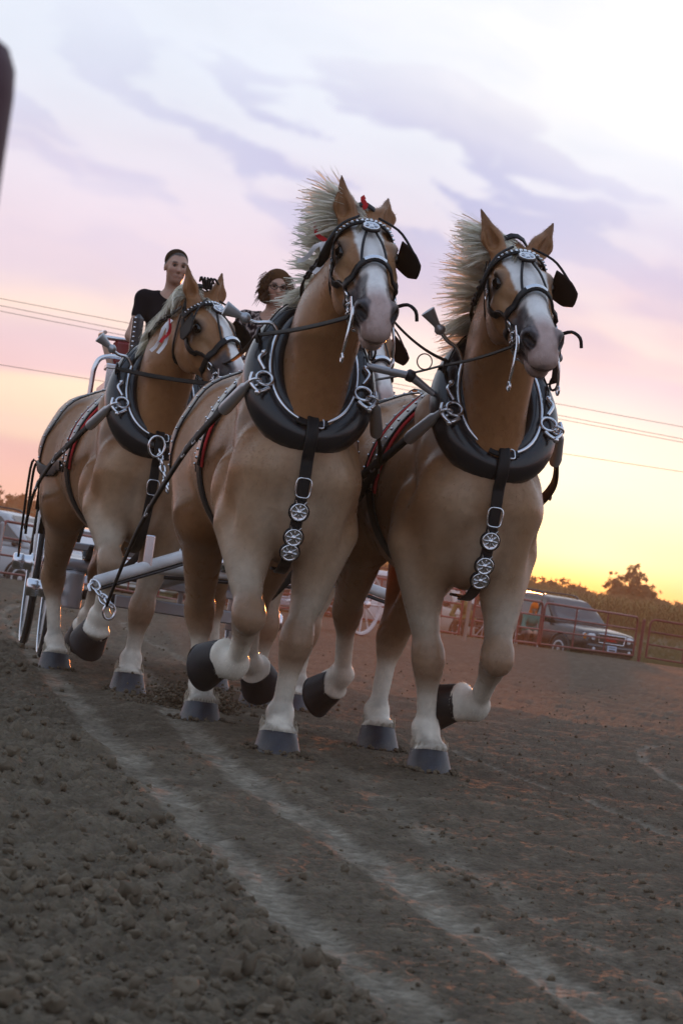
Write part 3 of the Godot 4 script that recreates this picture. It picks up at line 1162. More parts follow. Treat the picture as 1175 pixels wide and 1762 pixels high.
func horse_painter(h: Dictionary, T: Transform3D) -> Callable:
	var inv := T.affine_inverse()
	var bl: Array = h.blaze
	var nz := FastNoiseLite.new()
	nz.seed = h.seed
	nz.frequency = 9.0
	nz.fractal_octaves = 3
	var big := FastNoiseLite.new()
	big.seed = h.seed + 7
	big.frequency = 2.2
	big.fractal_octaves = 3
	return func(p: Vector3, q: Color) -> Color:
		var j := nz.get_noise_3d(p.x, p.y, p.z)
		var b := big.get_noise_3d(p.x, p.y, p.z)
		q = q * (1.0 + 0.20 * b + 0.06 * j)
		# mud thrown up over the lower legs
		q = q.lerp(Color(0.11, 0.092, 0.072), clampf(smoothstep(0.42, 0.10, p.y) * smoothstep(-0.1, 0.45, b + 0.5 * j) * 0.7, 0.0, 1.0))
		# paler underneath and inside the legs, as this breed is
		var pale := smoothstep(1.25, 0.92, p.y) * smoothstep(0.45, 0.75, p.y) * 0.22
		q = q.lerp(CREAM, pale * (0.4 + 0.9 * b))
		var breast := exp(-pow(p.x / 0.21, 2.0)) * smoothstep(0.18, 0.34, p.z) * smoothstep(1.48, 1.25, p.y) * smoothstep(0.7, 0.9, p.y)  # sky sheen on the front of the chest, painted into the coat
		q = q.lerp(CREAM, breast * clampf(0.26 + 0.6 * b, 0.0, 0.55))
		var e := inv * p
		if e.z > -0.05 and e.y > -0.30 and absf(e.x) < 0.16 and e.z < 0.72 and e.length() < 0.76:
			var t := clampf(e.z / 0.62, 0.0, 1.0)
			var w: float = lerpf(bl[0], bl[1], t * 2.0) if t < 0.5 else lerpf(bl[1], bl[2], t * 2.0 - 1.0)
			var off: float = bl[3] * sin(t * 3.0)
			w += 0.014 * j + 0.010 * b
			# grey-brown round the eye
			for s in [-1.0, 1.0]:
				var de := Vector3(e.x - s * 0.106, e.y + 0.042, e.z - 0.208).length()
				q = q.lerp(Color(0.075, 0.06, 0.055), smoothstep(0.062, 0.032, de) * 0.85)
				var dp := Vector3(e.x - s * 0.1, e.y + 0.09, e.z - 0.30).length()
				q = q.lerp(TAN_PALE, smoothstep(0.10, 0.04, dp) * 0.6)
			# dark skin on the sides of the muzzle
			var grey := smoothstep(0.37, 0.44, e.z + 0.03 * b) * smoothstep(0.030, 0.046, absf(e.x) + 0.016 * j) * smoothstep(-0.225, -0.16, e.y + 0.02 * b)
			if e.x > 0.0:
				grey *= 0.8
			grey *= smoothstep(0.66, 0.60, e.z + 0.06 * b)
			q = q.lerp(GREYSKIN, grey * 0.95)
			var top := smoothstep(-0.20, -0.12, e.y)
			var on := smoothstep(w + 0.006, w - 0.006, absf(e.x - off)) * top * smoothstep(0.045, 0.07, e.z + 0.02 * j)
			var white := Color(0.80, 0.78, 0.75).lerp(Color(0.50, 0.375, 0.345), smoothstep(0.48, 0.60, e.z))
			q = q.lerp(white, on * (1.0 - grey * 0.85))
			# pink lips mottled with grey
			var lip := smoothstep(0.545, 0.60, e.z) * smoothstep(-0.10, -0.14, e.y)
			q = q.lerp(Color(0.40, 0.28, 0.235).lerp(GREYSKIN, smoothstep(0.0, 0.35, b + 0.4 * j)), lip * 0.7)
			for s in [-1.0, 1.0]:
				var dn := Vector3(e.x - s * 0.067, e.y + 0.068, e.z - 0.630).length()
				q = q.lerp(Color(0.018, 0.011, 0.011), smoothstep(0.043, 0.033, dn) * 0.97)
			if e.y > -0.2 and absf(e.y + 0.168 - 0.1 * (e.z - 0.6)) < 0.008 and e.z > 0.53:
				q = q.lerp(Color(0.05, 0.035, 0.034), 0.7)
		return q


func start_figures() -> void:
	for h in horse_poses():
		var f := horse_field(h)
		h.field = f
		h.T = head_frame(h)
		horses.append(h)
		var t := Thread.new()
		t.start(mesh_horse.bind(h))
		threads.append(t)


func mesh_horse(h: Dictionary) -> Geo:
	var f: Field = h.field
	var T: Transform3D = h.T
	# the head has a grid of its own; both parts are cut by one plane across the throat
	var axis := (T.basis.y * 0.66 + T.basis.z * 0.75).normalized()
	var at := T * Vector3(0, -0.14, -0.06)
	var body := f.net(Vector3(-0.52, 0.0, -1.95), Vector3(0.52, 2.55, 0.95), h.get("cell", 0.0125), [Plane(-axis, -axis.dot(at) - 0.004)])
	var head := f.net(T.origin + Vector3(-0.34, -0.78, -0.32), T.origin + Vector3(0.34, 0.26, 0.62), h.get("fine", 0.0065), [Plane(axis, axis.dot(at) - 0.008)])
	body.add(head)
	return body


func finish_figures() -> void:
	for i in horses.size():
		var h: Dictionary = horses[i]
		finish_horse(h, threads[i].wait_to_finish())


func finish_horse(h: Dictionary, body: Geo) -> void:
	var labels := {
		"left lead": "tan draft horse trotting in front on the left, wide blaze, mane blown up high",
		"right lead": "tan draft horse trotting in front on the right, nearest the sun, broad white blaze",
		"left wheeler": "tan draft horse at far left behind the front pair, white mane lying flat",
		"right wheeler": "tan draft horse mostly hidden between and behind the front pair",
	}
	var T: Transform3D = h.T
	var root := thing("draft_horse", labels[h.key], "horse", turn(h.yaw, h.at + Vector3(0, -0.020, 0)), "draft horses of the four-horse hitch")
	h.root = root
	part("body", body, M.coat, root)
	fuzz(root, body, h)
	for s in [-1.0, 1.0]:
		var e := Geo.new()
		e.ellipsoid(T * Transform3D(Basis(), Vector3(s * 0.103, -0.041, 0.208)), Vector3(0.028, 0.026, 0.032), 18)
		part("eye", e, M.eye_dark, root)
	for L: Array in h.front + h.hind:
		hoof(root, L)
		if L[7]:
			feather(root, L, h.seed)
	mane(root, h)


func fuzz(root: Node3D, body: Geo, h: Dictionary) -> void:
	# the nap of the coat: short hairs that catch the light along the outline
	var r := RandomNumberGenerator.new()
	r.seed = h.seed * 7
	var g := Geo.new()
	var T: Transform3D = h.T
	var inv := T.affine_inverse()
	for i in (42000 if h.key.ends_with("lead") else 24000):
		var k := r.randi() % body.v.size()
		var p := body.v[k]
		var n := body.n[k]
		var lie := Vector3(r.randf_range(-0.25, 0.25), -0.75, -0.55)
		var e := inv * p
		var l := r.randf_range(0.007, 0.014)
		if e.z > 0.0 and e.length() < 0.8:
			lie = T.basis.z * 0.8 + Vector3(0, -0.1, 0)
			l *= 0.6
		var d := (lie - n * lie.dot(n) + n * 0.5).normalized()
		var s := d.cross(n).normalized() * r.randf_range(0.0007, 0.0012)
		var t := r.randf_range(0.9, 1.25)
		g.col = body.c[k] * t
		g.tri3(p - s, p + s, p + d * l)
	tag(part("coat_hair", g, M.mane_hair, root), "", "", "", "stuff")


func feather(root: Node3D, L: Array, sd: int) -> void:
	# longer hair that falls over the top of the hoof and behind the fetlock
	var r := RandomNumberGenerator.new()
	r.seed = sd * 31 + int(L[4].x * 1000.0)
	var down: Vector3 = L[5].normalized()
	var toe: Vector3 = L[6]
	toe = (toe - down * toe.dot(down)).normalized()
	var lat := down.cross(toe)
	var g := Geo.new()
	for i in 260:
		var a := r.randf() * TAU
		var back := 0.5 - 0.5 * sin(a)
		var out := lat * cos(a) + toe * sin(a)
		var p: Vector3 = L[4] - down * r.randf_range(0.004, 0.03 + 0.06 * back) + out * r.randf_range(0.070, 0.082)
		var l := r.randf_range(0.014, 0.026) * (1.0 + 0.7 * back)
		var tone := r.randf_range(0.75, 1.08)
		g.col = Color(0.70 * tone, 0.65 * tone, 0.54 * tone)
		g.tube([p, p + (down + out * 0.30).normalized() * l * 0.5, p + (down + out * 0.32).normalized() * l], [0.0017, 0.0014, 0.0005], 3, false, false)
	tag(part("feather", g, M.mane_hair, root), "", "", "", "stuff")


func hoof(root: Node3D, L: Array) -> void:
	var down: Vector3 = L[5].normalized()
	var toe: Vector3 = L[6]
	toe = (toe - down * toe.dot(down)).normalized()
	var y := -down
	var frame := Transform3D(Basis(y.cross(toe), y, toe), L[4])
	var g := Geo.new()
	var rows := [[0.080, 0.006, 0.0], [0.087, -0.004, 0.002], [0.086, -0.010, 0.004], [0.091, -0.022, 0.008], [0.0915, -0.030, 0.010], [0.096, -0.044, 0.014], [0.0965, -0.052, 0.017], [0.102, -0.068, 0.022], [0.1025, -0.076, 0.0245], [0.107, -0.090, 0.030], [0.111, -0.106, 0.035], [0.108, -0.112, 0.036]]
	var seg := 28
	for r: Array in rows:
		var wear := clampf((-r[1] - 0.03) / 0.08, 0.0, 1.0)
		for k in seg:
			var a := TAU * k / seg
			var streak := 0.75 + 0.5 * absf(sin(a * 7.0 + L[4].x * 40.0) * cos(a * 3.0 + 1.0 + r[1] * 30.0))
			var tone := streak * (1.0 + 0.9 * wear * wear)
			var dirt_ := clampf(wear * 1.1 + 0.35 * sin(a * 5.0 + r[1] * 60.0) - 0.25, 0.0, 0.85)
			g.col = Color(0.042 * tone, 0.046 * tone, 0.060 * tone).lerp(Color(0.115, 0.092, 0.065), dirt_ * 0.8) if L[7] else Color(0.020 * tone, 0.018 * tone, 0.019 * tone)  # lifted hooves darker: their backlit shade is put into the colour
			var px: float = cos(a) * r[0]
			var pz: float = sin(a) * r[0] * (1.06 if sin(a) > 0 else 0.92) + r[2]
			var yy: float = r[1]
			if sin(a) < 0:
				yy *= 1.0 + 0.22 * sin(a)
			g.vert(frame * Vector3(px, maxf(yy, -0.112), pz))
	for i in rows.size() - 1:
		for k in seg:
			var k1 := (k + 1) % seg
			g.face(i * seg + k, (i + 1) * seg + k1, (i + 1) * seg + k)
			g.face(i * seg + k, i * seg + k1, (i + 1) * seg + k1)
	var hf := part("hoof", g, M.hoof_horn if L[7] else M.hoof_raised_shaded, root)
	# sole with its shoe
	var sole := Geo.new()
	var ring := []
	for k in seg:
		var a := TAU * k / seg
		ring.append(frame * Vector3(cos(a) * 0.108, -0.1125, sin(a) * 0.108 * (1.06 if sin(a) > 0 else 0.92) + 0.036))
	sole.poly(ring)
	part("sole", sole, M.hoof_sole, hf)
	var shoe := Geo.new()
	var pts := []
	for k in 19:
		var a := -PI * 0.30 + PI * 1.6 * k / 18
		pts.append(frame * Vector3(cos(a) * 0.094, -0.114, sin(a) * 0.098 + 0.036))
	shoe.tube(pts, 0.013, 6, false, true, 0.5, y)
	part("horseshoe", shoe, M.dark_steel, hf)


func mane(root: Node3D, h: Dictionary) -> void:
	var T: Transform3D = h.T
	var r := RandomNumberGenerator.new()
	r.seed = h.seed * 13 + 1
	var f: Field = h.field
	var list := f.all()
	var crest := curve([T * Vector3(0, 0.02, 0.03), T * Vector3(0, 0.01, -0.06), Vector3(T.origin.x * 0.75, 2.20, 0.38), Vector3(T.origin.x * 0.4, 2.0, 0.17), Vector3(0, 1.88, 0.02), Vector3(0, 1.83, -0.06)], 30)
	var spine := []
	for p: Vector3 in crest:
		spine.append(f.settle(p, -0.004, list))
	h.crest = spine
	var flow: Vector3 = h.mane[0].normalized()
	var blown: bool = h.mane[3] > 2.0
	var drift := FastNoiseLite.new()
	drift.seed = h.seed
	drift.frequency = 2.6
	var g := Geo.new()
	var locks := 380 if blown else 280
	for i in locks:
		var u := r.randf()
		if not blown:
			u = 0.10 + 0.9 * u
		var k := u * 28.99
		var base: Vector3 = spine[int(k)].lerp(spine[int(k) + 1], k - int(k))
		var length := lerpf(h.mane[1], h.mane[2], u) * r.randf_range(0.7, 1.15)
		# neighbouring locks blow the same way
		var wob := Vector3(drift.get_noise_2d(u * 2.0, 0.0), drift.get_noise_2d(u * 2.0, 30.0), drift.get_noise_2d(u * 2.0, 60.0))
		var dir := (flow + wob * (0.9 if blown else 0.25) + Vector3(r.randf_range(-1, 1), r.randf_range(-1, 1), r.randf_range(-1, 1)) * (0.26 if blown else 0.09)).normalized()
		if blown:
			dir = (dir + Vector3(0, 0.06 - 1.1 * u * u, -0.25 * u)).normalized()
		var path := PackedVector3Array()
		u = maxf(u, 0.06)
		var p := base + Vector3(r.randf_range(-0.014, 0.014), 0, r.randf_range(-0.02, 0.0))
		var d := (Vector3(-0.45, 0.35, -0.2) + dir * 0.9).normalized() if blown else (Vector3(-0.6, 0.25, -0.1) + dir * 0.5).normalized()
		var steps := 8
		var curl := r.randf_range(-0.35, 0.35)
		for n in steps:
			path.append(p)
			p += d * (length / (steps - 1))
			d = d.lerp((dir + Vector3(0, curl * sin(n * 1.1) - 0.045 * n, 0.2 * curl)).normalized(), 0.42).normalized()
			if not blown:
				var dist := f.value(p, list)
				if dist < 0.014:
					p += f.grad(p, list) * (0.014 - dist)
				elif dist > 0.03:
					p -= f.grad(p, list) * (dist - 0.03) * 0.6
		var shade := r.randf_range(0.80, 1.06)
		var along: Vector3 = (spine[int(k) + 1] - spine[int(k)]).normalized()
		# each lock: a thin curved sheet of hair, with loose hairs beside it
		var width := r.randf_range(0.007, 0.017) * (1.0 if blown else 0.9)
		var first := g.v.size()
		for n in steps:
			var t := float(n) / (steps - 1)
			var q: Vector3 = path[mini(n + 1, steps - 1)] - path[maxi(n - 1, 0)]
			var side := (along.rotated(q.normalized(), curl * 1.6 + 0.5 * wob.x) - q.normalized() * along.dot(q.normalized())).normalized()
			var ww := width * (0.55 + 0.6 * sin(PI * minf(t * 1.3, 1.0) * 0.9)) * (1.0 - 0.93 * pow(t, 2.5))
			var bow := side.cross(q.normalized()) * 0.004
			for c in 4:
				var tone := shade * (1.0 + 0.10 * sin(c * 2.4 + i))
				g.col = Color(0.95 * tone, 0.92 * tone, 0.81 * tone)
				var off := (c - 1.5) / 1.5
				g.vert(path[n] + side * ww * off + bow * (1.0 - off * off))
		for n in steps - 1:
			for c in 3:
				var v0 := first + n * 4 + c
				g.face(v0, v0 + 1, v0 + 5)
				g.face(v0, v0 + 5, v0 + 4)
		for hair in (11 if blown else 7):
			var o := Vector3(r.randf_range(-1, 1), r.randf_range(-1, 1), r.randf_range(-1, 1)) * 0.013
			var o2 := Vector3(r.randf_range(-1, 1), r.randf_range(-1, 1), r.randf_range(-1, 1)) * (0.025 if r.randf() < 0.8 else 0.06) * (1.0 if blown else 0.5)
			var cut := r.randi_range(5, steps)
			var w0 := r.randf_range(0.0010, 0.0019)
			var tone := shade * r.randf_range(0.92, 1.08)
			g.col = Color(0.96 * tone, 0.93 * tone, 0.82 * tone)
			var pts := []
			var rad := []
			for n in cut:
				var t := float(n) / (steps - 1)
				pts.append(path[n] + o + o2 * t * t)
				rad.append(w0 * (1.0 - 0.75 * float(n) / (cut - 1)))
			g.tube(pts, rad, 3, false, false)
	tag(part("mane", g, M.mane_hair, root), "", "", "", "stuff")
	# a short forelock between the ears
	var fl := Geo.new()
	for i in 90:
		var tone := r.randf_range(0.75, 1.05)
		fl.col = Color(0.66 * tone, 0.58 * tone, 0.45 * tone)
		var a := T * Vector3(r.randf_range(-0.035, 0.035), 0.015, r.randf_range(-0.01, 0.03))
		var q := Vector3(r.randf_range(-0.05, 0.03), r.randf_range(-0.01, 0.02), r.randf_range(0.03, 0.09))
		fl.tube([a, T * (Vector3(0, 0.035, 0.04) + q * 0.4), T * (Vector3(0, 0.02, 0.06) + q)], [0.003, 0.0025, 0.001], 3, false, false)
	tag(part("forelock", fl, M.mane_hair, root), "", "", "", "stuff")
	# hair of the docked tail, tied short
	var tail := Geo.new()
	for i in 120:
		var tone := r.randf_range(0.7, 1.0)
		tail.col = Color(0.62 * tone, 0.52 * tone, 0.38 * tone)
		var a := Vector3(r.randf_range(-0.03, 0.03), 1.42, -1.78)
		tail.tube([a, a + Vector3(r.randf_range(-0.04, 0.04), -0.06, -0.05), a + Vector3(r.randf_range(-0.06, 0.06), r.randf_range(-0.26, -0.14), -0.05)], [0.005, 0.005, 0.002], 3, false, false)
	tag(part("tail", tail, M.mane_hair, root), "", "", "", "stuff")


# ---------------------------------------------------------------- people

const FLESH := Color(0.42, 0.24, 0.17)
var crowd := []


func people_list() -> Array:
	return [
		{"key": "driver", "called": "person", "label": "person in a black short-sleeved top with hair pulled back, sitting upright on the wagon seat", "group": "people on the wagon seat", "at": Vector3(-1.39, 2.06, -18.05), "yaw": 14.0, "hair": "back", "top": Color(0.010, 0.010, 0.012), "legs": Color(0.03, 0.035, 0.05), "arm": 0.0, "nod": 0.06, "side": 0.05, "bow": 0.03, "cell": 0.010},
		{"key": "passenger", "called": "person", "label": "person with curly brown bob and dark glasses in a patterned top, on the wagon seat", "group": "people on the wagon seat", "at": Vector3(-0.68, 2.03, -18.15), "yaw": 10.0, "hair": "bob", "top": Color(0.05, 0.042, 0.045), "legs": Color(0.02, 0.02, 0.03), "arm": 0.3, "nod": 0.10, "side": 0.0, "bow": 0.02, "cell": 0.010},
		{"key": "orange", "called": "person", "label": "person in an orange hood and teal jacket sitting in front of the dark parked car", "group": "people watching beyond the fence", "at": Vector3(5.03, 0.24, -65.0), "yaw": 8.0, "hair": "hood", "top": Color(0.05, 0.20, 0.17), "legs": Color(0.012, 0.012, 0.016), "arm": 0.6, "nod": 0.55, "side": 0.0, "bow": 0.18, "cell": 0.016},
		{"key": "olive", "called": "person", "label": "person in an olive jacket bending forward on a chair behind the right front horse's legs", "group": "people watching beyond the fence", "at": Vector3(3.48, 0.30, -64.0), "yaw": -35.0, "hair": "back", "top": Color(0.17, 0.15, 0.06), "legs": Color(0.02, 0.018, 0.016), "arm": 0.6, "nod": 0.4, "side": 0.0, "bow": 0.35, "cell": 0.016},
		{"key": "hat", "called": "person", "label": "person in an orange knitted hat and brown coat behind the one in olive", "group": "people watching beyond the fence", "at": Vector3(3.92, 0.62, -65.4), "yaw": -10.0, "hair": "hood", "top": Color(0.11, 0.05, 0.03), "legs": Color(0.02, 0.018, 0.016), "arm": 0.5, "nod": 0.2, "side": 0.0, "bow": 0.1, "cell": 0.016},
	]


func person_bones(p: Dictionary) -> Dictionary:
	# seated; the origin is on the seat, z is forwards
	var b := {}
	var bow: float = p.bow
	var chest := Vector3(0, 0.40, 0.01 + bow * 0.8)
	var neck := Vector3(0, 0.525 - bow * 0.12, 0.0 + bow * 1.15)
	b.chest = chest
	b.neck = neck
	var nod: float = p.nod
	b.head = Transform3D(Basis(Vector3.RIGHT, nod) * Basis(Vector3.UP, p.side), neck + Vector3(0, 0.200 - nod * 0.03, 0.035 + nod * 0.09))
	for s in [-1.0, 1.0]:
		var k := "l" if s > 0 else "r"
		b["sh" + k] = neck + Vector3(s * 0.178, -0.045, -0.01)
		b["el" + k] = neck + Vector3(s * (0.235 - 0.02 * p.arm), -0.315, 0.03 + 0.10 * p.arm)
		b["wr" + k] = Vector3(s * (0.12 - 0.04 * p.arm), 0.12, 0.30 + bow * 0.6)
		b["hip" + k] = Vector3(s * 0.095, 0.02, 0.02)
		b["kn" + k] = Vector3(s * 0.12, 0.04, 0.44)
		b["an" + k] = Vector3(s * 0.11, -0.38, 0.40)
	return b


func person_fields(p: Dictionary) -> Dictionary:
	var b := person_bones(p)
	p.bones = b
	var skin := FLESH
	var out := {}
	var H: Transform3D = b.head
	var body := Field.new()
	body.gk = 0.03
	body.ell(Vector3(0, 0.08, -0.01), Vector3(0.165, 0.13, 0.125), p.legs, 0.06)
	body.ell(Vector3(0, 0.23, 0.005 + p.bow * 0.3), Vector3(0.125, 0.14, 0.095), skin, 0.06)
	body.ell(b.chest, Vector3(0.150, 0.15, 0.105), skin, 0.06)
	body.cone(b.shr, b.shl, 0.055, 0.055, skin, skin, 0.06)
	body.cone(b.neck + Vector3(0, -0.03, -0.01), H * Vector3(0, -0.07, -0.015), 0.056, 0.050, skin, skin, 0.035)
	# head
	body.ell(H * Vector3(0, 0.035, -0.008), Vector3(0.074, 0.083, 0.092), skin, 0.03, H.basis)
	body.ell(H * Vector3(0, -0.030, 0.026), Vector3(0.060, 0.078, 0.066), skin, 0.04, H.basis)
	body.ell(H * Vector3(0, -0.088, 0.058), Vector3(0.026, 0.020, 0.024), skin, 0.03, H.basis)
	body.cone(H * Vector3(0, 0.018, 0.082), H * Vector3(0, -0.022, 0.104), 0.009, 0.014, skin, skin, 0.018)
	body.cone(H * Vector3(-0.035, 0.030, 0.078), H * Vector3(0.035, 0.030, 0.078), 0.011, 0.011, skin, skin, 0.025)
	body.cone(H * Vector3(-0.015, -0.057, 0.080), H * Vector3(0.015, -0.057, 0.080), 0.009, 0.009, Color(0.33, 0.13, 0.11), Color(0.33, 0.13, 0.11), 0.014)
	for s in [-1.0, 1.0]:
		body.ell(H * Vector3(s * 0.034, -0.014, 0.062), Vector3(0.024, 0.020, 0.020), skin, 0.025, H.basis)
		body.ell(H * Vector3(s * 0.031, 0.012, 0.090), Vector3(0.017, 0.009, 0.010), skin, 0.014, H.basis)
		body.carve()
		body.ell(H * Vector3(s * 0.077, -0.004, 0.0), Vector3(0.009, 0.030, 0.020), skin, 0.01, H.basis)
	for s in [-1.0, 1.0]:
		var k := "l" if s > 0 else "r"
		body.group = 1 if s > 0 else 2
		body.cone(b["sh" + k], b["el" + k], 0.050, 0.041, skin, skin, 0.03)
		body.cone(b["el" + k], b["wr" + k], 0.041, 0.027, skin, skin, 0.03)
		# a loosely closed hand
		var w: Vector3 = b["wr" + k]
		var d: Vector3 = (w - b["el" + k]).normalized()
		var lat := d.cross(Vector3.UP).normalized()
		var dn := lat.cross(d).normalized()
		if dn.y > 0:
			dn = -dn
		body.cone(w, w + d * 0.075, 0.024, 0.030, skin, skin, 0.02)
		for i in 4:
			var base: Vector3 = w + d * 0.085 + lat * ((i - 1.5) * 0.020)
			var l: float = [0.036, 0.042, 0.040, 0.032][i]
			body.cone(base, base + d * l * 0.6 + dn * l * 0.7, 0.0105, 0.0100, skin, skin, 0.006)
			body.cone(base + d * l * 0.6 + dn * l * 0.7, base + d * l * 0.1 + dn * l * 1.5, 0.0100, 0.0085, skin, skin, 0.006)
		var th: Vector3 = w + d * 0.03 + lat * (0.03 * (-s))
		body.cone(th, th + d * 0.045 + lat * (0.018 * (-s)) + dn * 0.02, 0.013, 0.010, skin, skin, 0.008)
		body.group = 3 if s > 0 else 4
		body.cone(b["hip" + k], b["kn" + k], 0.092, 0.064, p.legs, p.legs, 0.05)
		body.cone(b["kn" + k], b["an" + k], 0.062, 0.040, p.legs, p.legs, 0.03)
		body.ell(b["an" + k] + Vector3(0, -0.045, 0.07), Vector3(0.044, 0.040, 0.125), Color(0.02, 0.018, 0.017), 0.03)
	var Hi := H.affine_inverse()
	var kind: String = p.hair
	var scalp := Color(0.030, 0.018, 0.011) if kind == "back" else Color(0.075, 0.036, 0.018)
	var nh := FastNoiseLite.new()
	nh.frequency = 30.0
	body.painter = func(q: Vector3, c: Color) -> Color:
		var e := Hi * q
		if e.length() < 0.17 and kind != "hood":
			var line := e.y - 0.080 + 0.9 * maxf(0.0, absf(e.x) - 0.035) + (0.9 * maxf(0.0, 0.045 - e.z) if e.y > -0.05 else -1.0) + 0.008 * nh.get_noise_3d(e.x, e.y, e.z)
			c = c.lerp(scalp, smoothstep(-0.004, 0.008, line))
		if e.length() < 0.16 and e.z > 0.03:
			for s in [-1.0, 1.0]:
				var de := Vector2((e.x - s * 0.031) / 1.5, e.y - 0.012).length()
				c = c.lerp(Color(0.10, 0.055, 0.04), smoothstep(0.013, 0.006, de) * 0.6)
				var br := Vector2((e.x - s * 0.033) / 2.6, e.y - 0.034).length()
				c = c.lerp(Color(0.06, 0.035, 0.022), smoothstep(0.010, 0.005, br) * 0.8)
				var ck := Vector2(e.x - s * 0.036, e.y + 0.022).length()
				c = c.lerp(Color(0.46, 0.22, 0.16), smoothstep(0.03, 0.008, ck) * 0.4)
		return c
	out.body = body
	# upper clothing: the same torso, a little fuller
	var top := Field.new()
	top.gk = 0.03
	var tc: Color = p.top
	top.ell(Vector3(0, 0.10, -0.01), Vector3(0.178, 0.13, 0.135), tc, 0.06)
	top.ell(Vector3(0, 0.23, 0.005 + p.bow * 0.3), Vector3(0.142, 0.15, 0.110), tc, 0.06)
	top.ell(b.chest, Vector3(0.163, 0.158, 0.122), tc, 0.06)
	top.cone(b.shr, b.shl, 0.064, 0.064, tc, tc, 0.06)
	for s in [-1.0, 1.0]:
		var k := "l" if s > 0 else "r"
		if p.hair != "hood" and p.key != "olive":
			top.ell(b.chest + Vector3(s * 0.070, -0.045, 0.085), Vector3(0.062, 0.060, 0.05), tc, 0.04)
		var long: float = 0.42 if p.key == "driver" else 1.0
		top.cone(b["sh" + k], b["sh" + k].lerp(b["el" + k], long), 0.062, 0.054, tc, tc, 0.03)
		if long > 0.9:
			top.cone(b["el" + k], b["el" + k].lerp(b["wr" + k], 0.5 if p.key == "passenger" else 0.95), 0.053, 0.040, tc, tc, 0.03)
	if p.hair == "hood" or p.key == "olive":
		top.cone(b.neck + Vector3(0, -0.02, -0.01), b.neck + Vector3(0, 0.07, 0.01), 0.085, 0.07, tc, tc, 0.03)
	else:
		var depth := 0.0 if p.key == "driver" else 0.02
		top.ell(b.neck + Vector3(0, 0.035 - depth, 0.06), Vector3(0.092, 0.075 + depth, 0.11), tc, 0.01)
		top.carve()
		top.ell(b.neck + Vector3(0, 0.07, 0.0), Vector3(0.075, 0.07, 0.09), tc, 0.01)
		top.carve()
	if p.key == "passenger":
		var nz := FastNoiseLite.new()
		nz.seed = 5
		nz.frequency = 28.0
		nz.fractal_octaves = 2
		top.painter = func(q: Vector3, c: Color) -> Color:
			var v := nz.get_noise_3d(q.x * 1.4, q.y * 0.7, q.z)
			return Color(0.012, 0.011, 0.014).lerp(Color(0.34, 0.27, 0.25), smoothstep(0.05, 0.22, v))
	out.top = top
	var hair := Field.new()
	var hc := Color(0.030, 0.018, 0.011)
	if p.hair == "back":
		hair.ell(H * Vector3(0, 0.050, -0.027), Vector3(0.081, 0.082, 0.093), hc, 0.03, H.basis)
		hair.ell(H * Vector3(0, 0.0, -0.085), Vector3(0.050, 0.055, 0.045), hc, 0.03, H.basis)
		hair.ell(H * Vector3(0, -0.115, 0.02), Vector3(0.12, 0.07, 0.075), hc, 0.02, H.basis)
		hair.carve()
	elif p.hair == "bob":
		hc = Color(0.075, 0.036, 0.018)
		hair.ell(H * Vector3(0, 0.050, -0.022), Vector3(0.095, 0.090, 0.102), hc, 0.03, H.basis)
		var r := RandomNumberGenerator.new()
		r.seed = 77
		for i in 26:
			var a := lerpf(0.22, TAU - 0.22, i / 25.0) - PI / 2 + PI
			var y := r.randf_range(-0.09, 0.03)
			hair.ell(H * Vector3(cos(a - PI) * 0.088, y, sin(a - PI) * 0.088 - 0.015), Vector3(1, 1, 1) * r.randf_range(0.026, 0.042), hc * r.randf_range(0.8, 1.5), 0.02)
		hair.ell(H * Vector3(0.0, -0.035, 0.105), Vector3(0.062, 0.105, 0.078), hc, 0.02, H.basis)
		hair.carve()
	else:
		hc = Color(0.72, 0.16, 0.02)
		hair.ell(H * Vector3(0, 0.040, -0.01), Vector3(0.092, 0.105, 0.108), hc, 0.03, H.basis)
		hair.cone(H * Vector3(0, 0.08, -0.02), H * Vector3(0.01, 0.165, -0.03), 0.07, 0.02, hc, hc, 0.04)
		hair.ell(H * Vector3(0, -0.06, 0.105), Vector3(0.062, 0.085, 0.07), hc, 0.02, H.basis)
		hair.carve()
		if p.key == "orange":
			hair.cone(H * Vector3(0, -0.02, -0.05), b.neck + Vector3(0, 0.02, -0.04), 0.09, 0.10, hc, hc, 0.04)
	out.hair = hair
	return out


func mesh_person(p: Dictionary) -> Dictionary:
	var fs: Dictionary = p.fields
	var H: Transform3D = p.bones.head
	var c: float = p.cell
	var fine := c * 0.5
	var out := {}
	var neck: Vector3 = p.bones.neck
	# the head has its own finer grid; both are cut just above the collar
	var up: Vector3 = (H.origin - neck).normalized()
	var at: Vector3 = neck.lerp(H.origin, 0.42)
	var whole: Geo = fs.body.net(Vector3(-0.42, -0.52, -0.26), Vector3(0.42, 1.0, 0.80), c, [Plane(-up, -up.dot(at) - 0.004)], 0.3)
	var head: Geo = fs.body.net(H.origin - Vector3(0.16, 0.24, 0.2), H.origin + Vector3(0.16, 0.17, 0.2), fine, [Plane(up, up.dot(at) - 0.006)], 0.3)
	whole.add(head)
	out.body = whole
	out.top = fs.top.net(Vector3(-0.42, -0.12, -0.3), Vector3(0.42, 0.75, 0.75), c * 0.9)
	out.hair = fs.hair.net(H.origin - Vector3(0.2, 0.26, 0.24), H.origin + Vector3(0.2, 0.24, 0.2), c * 0.7)
	return out


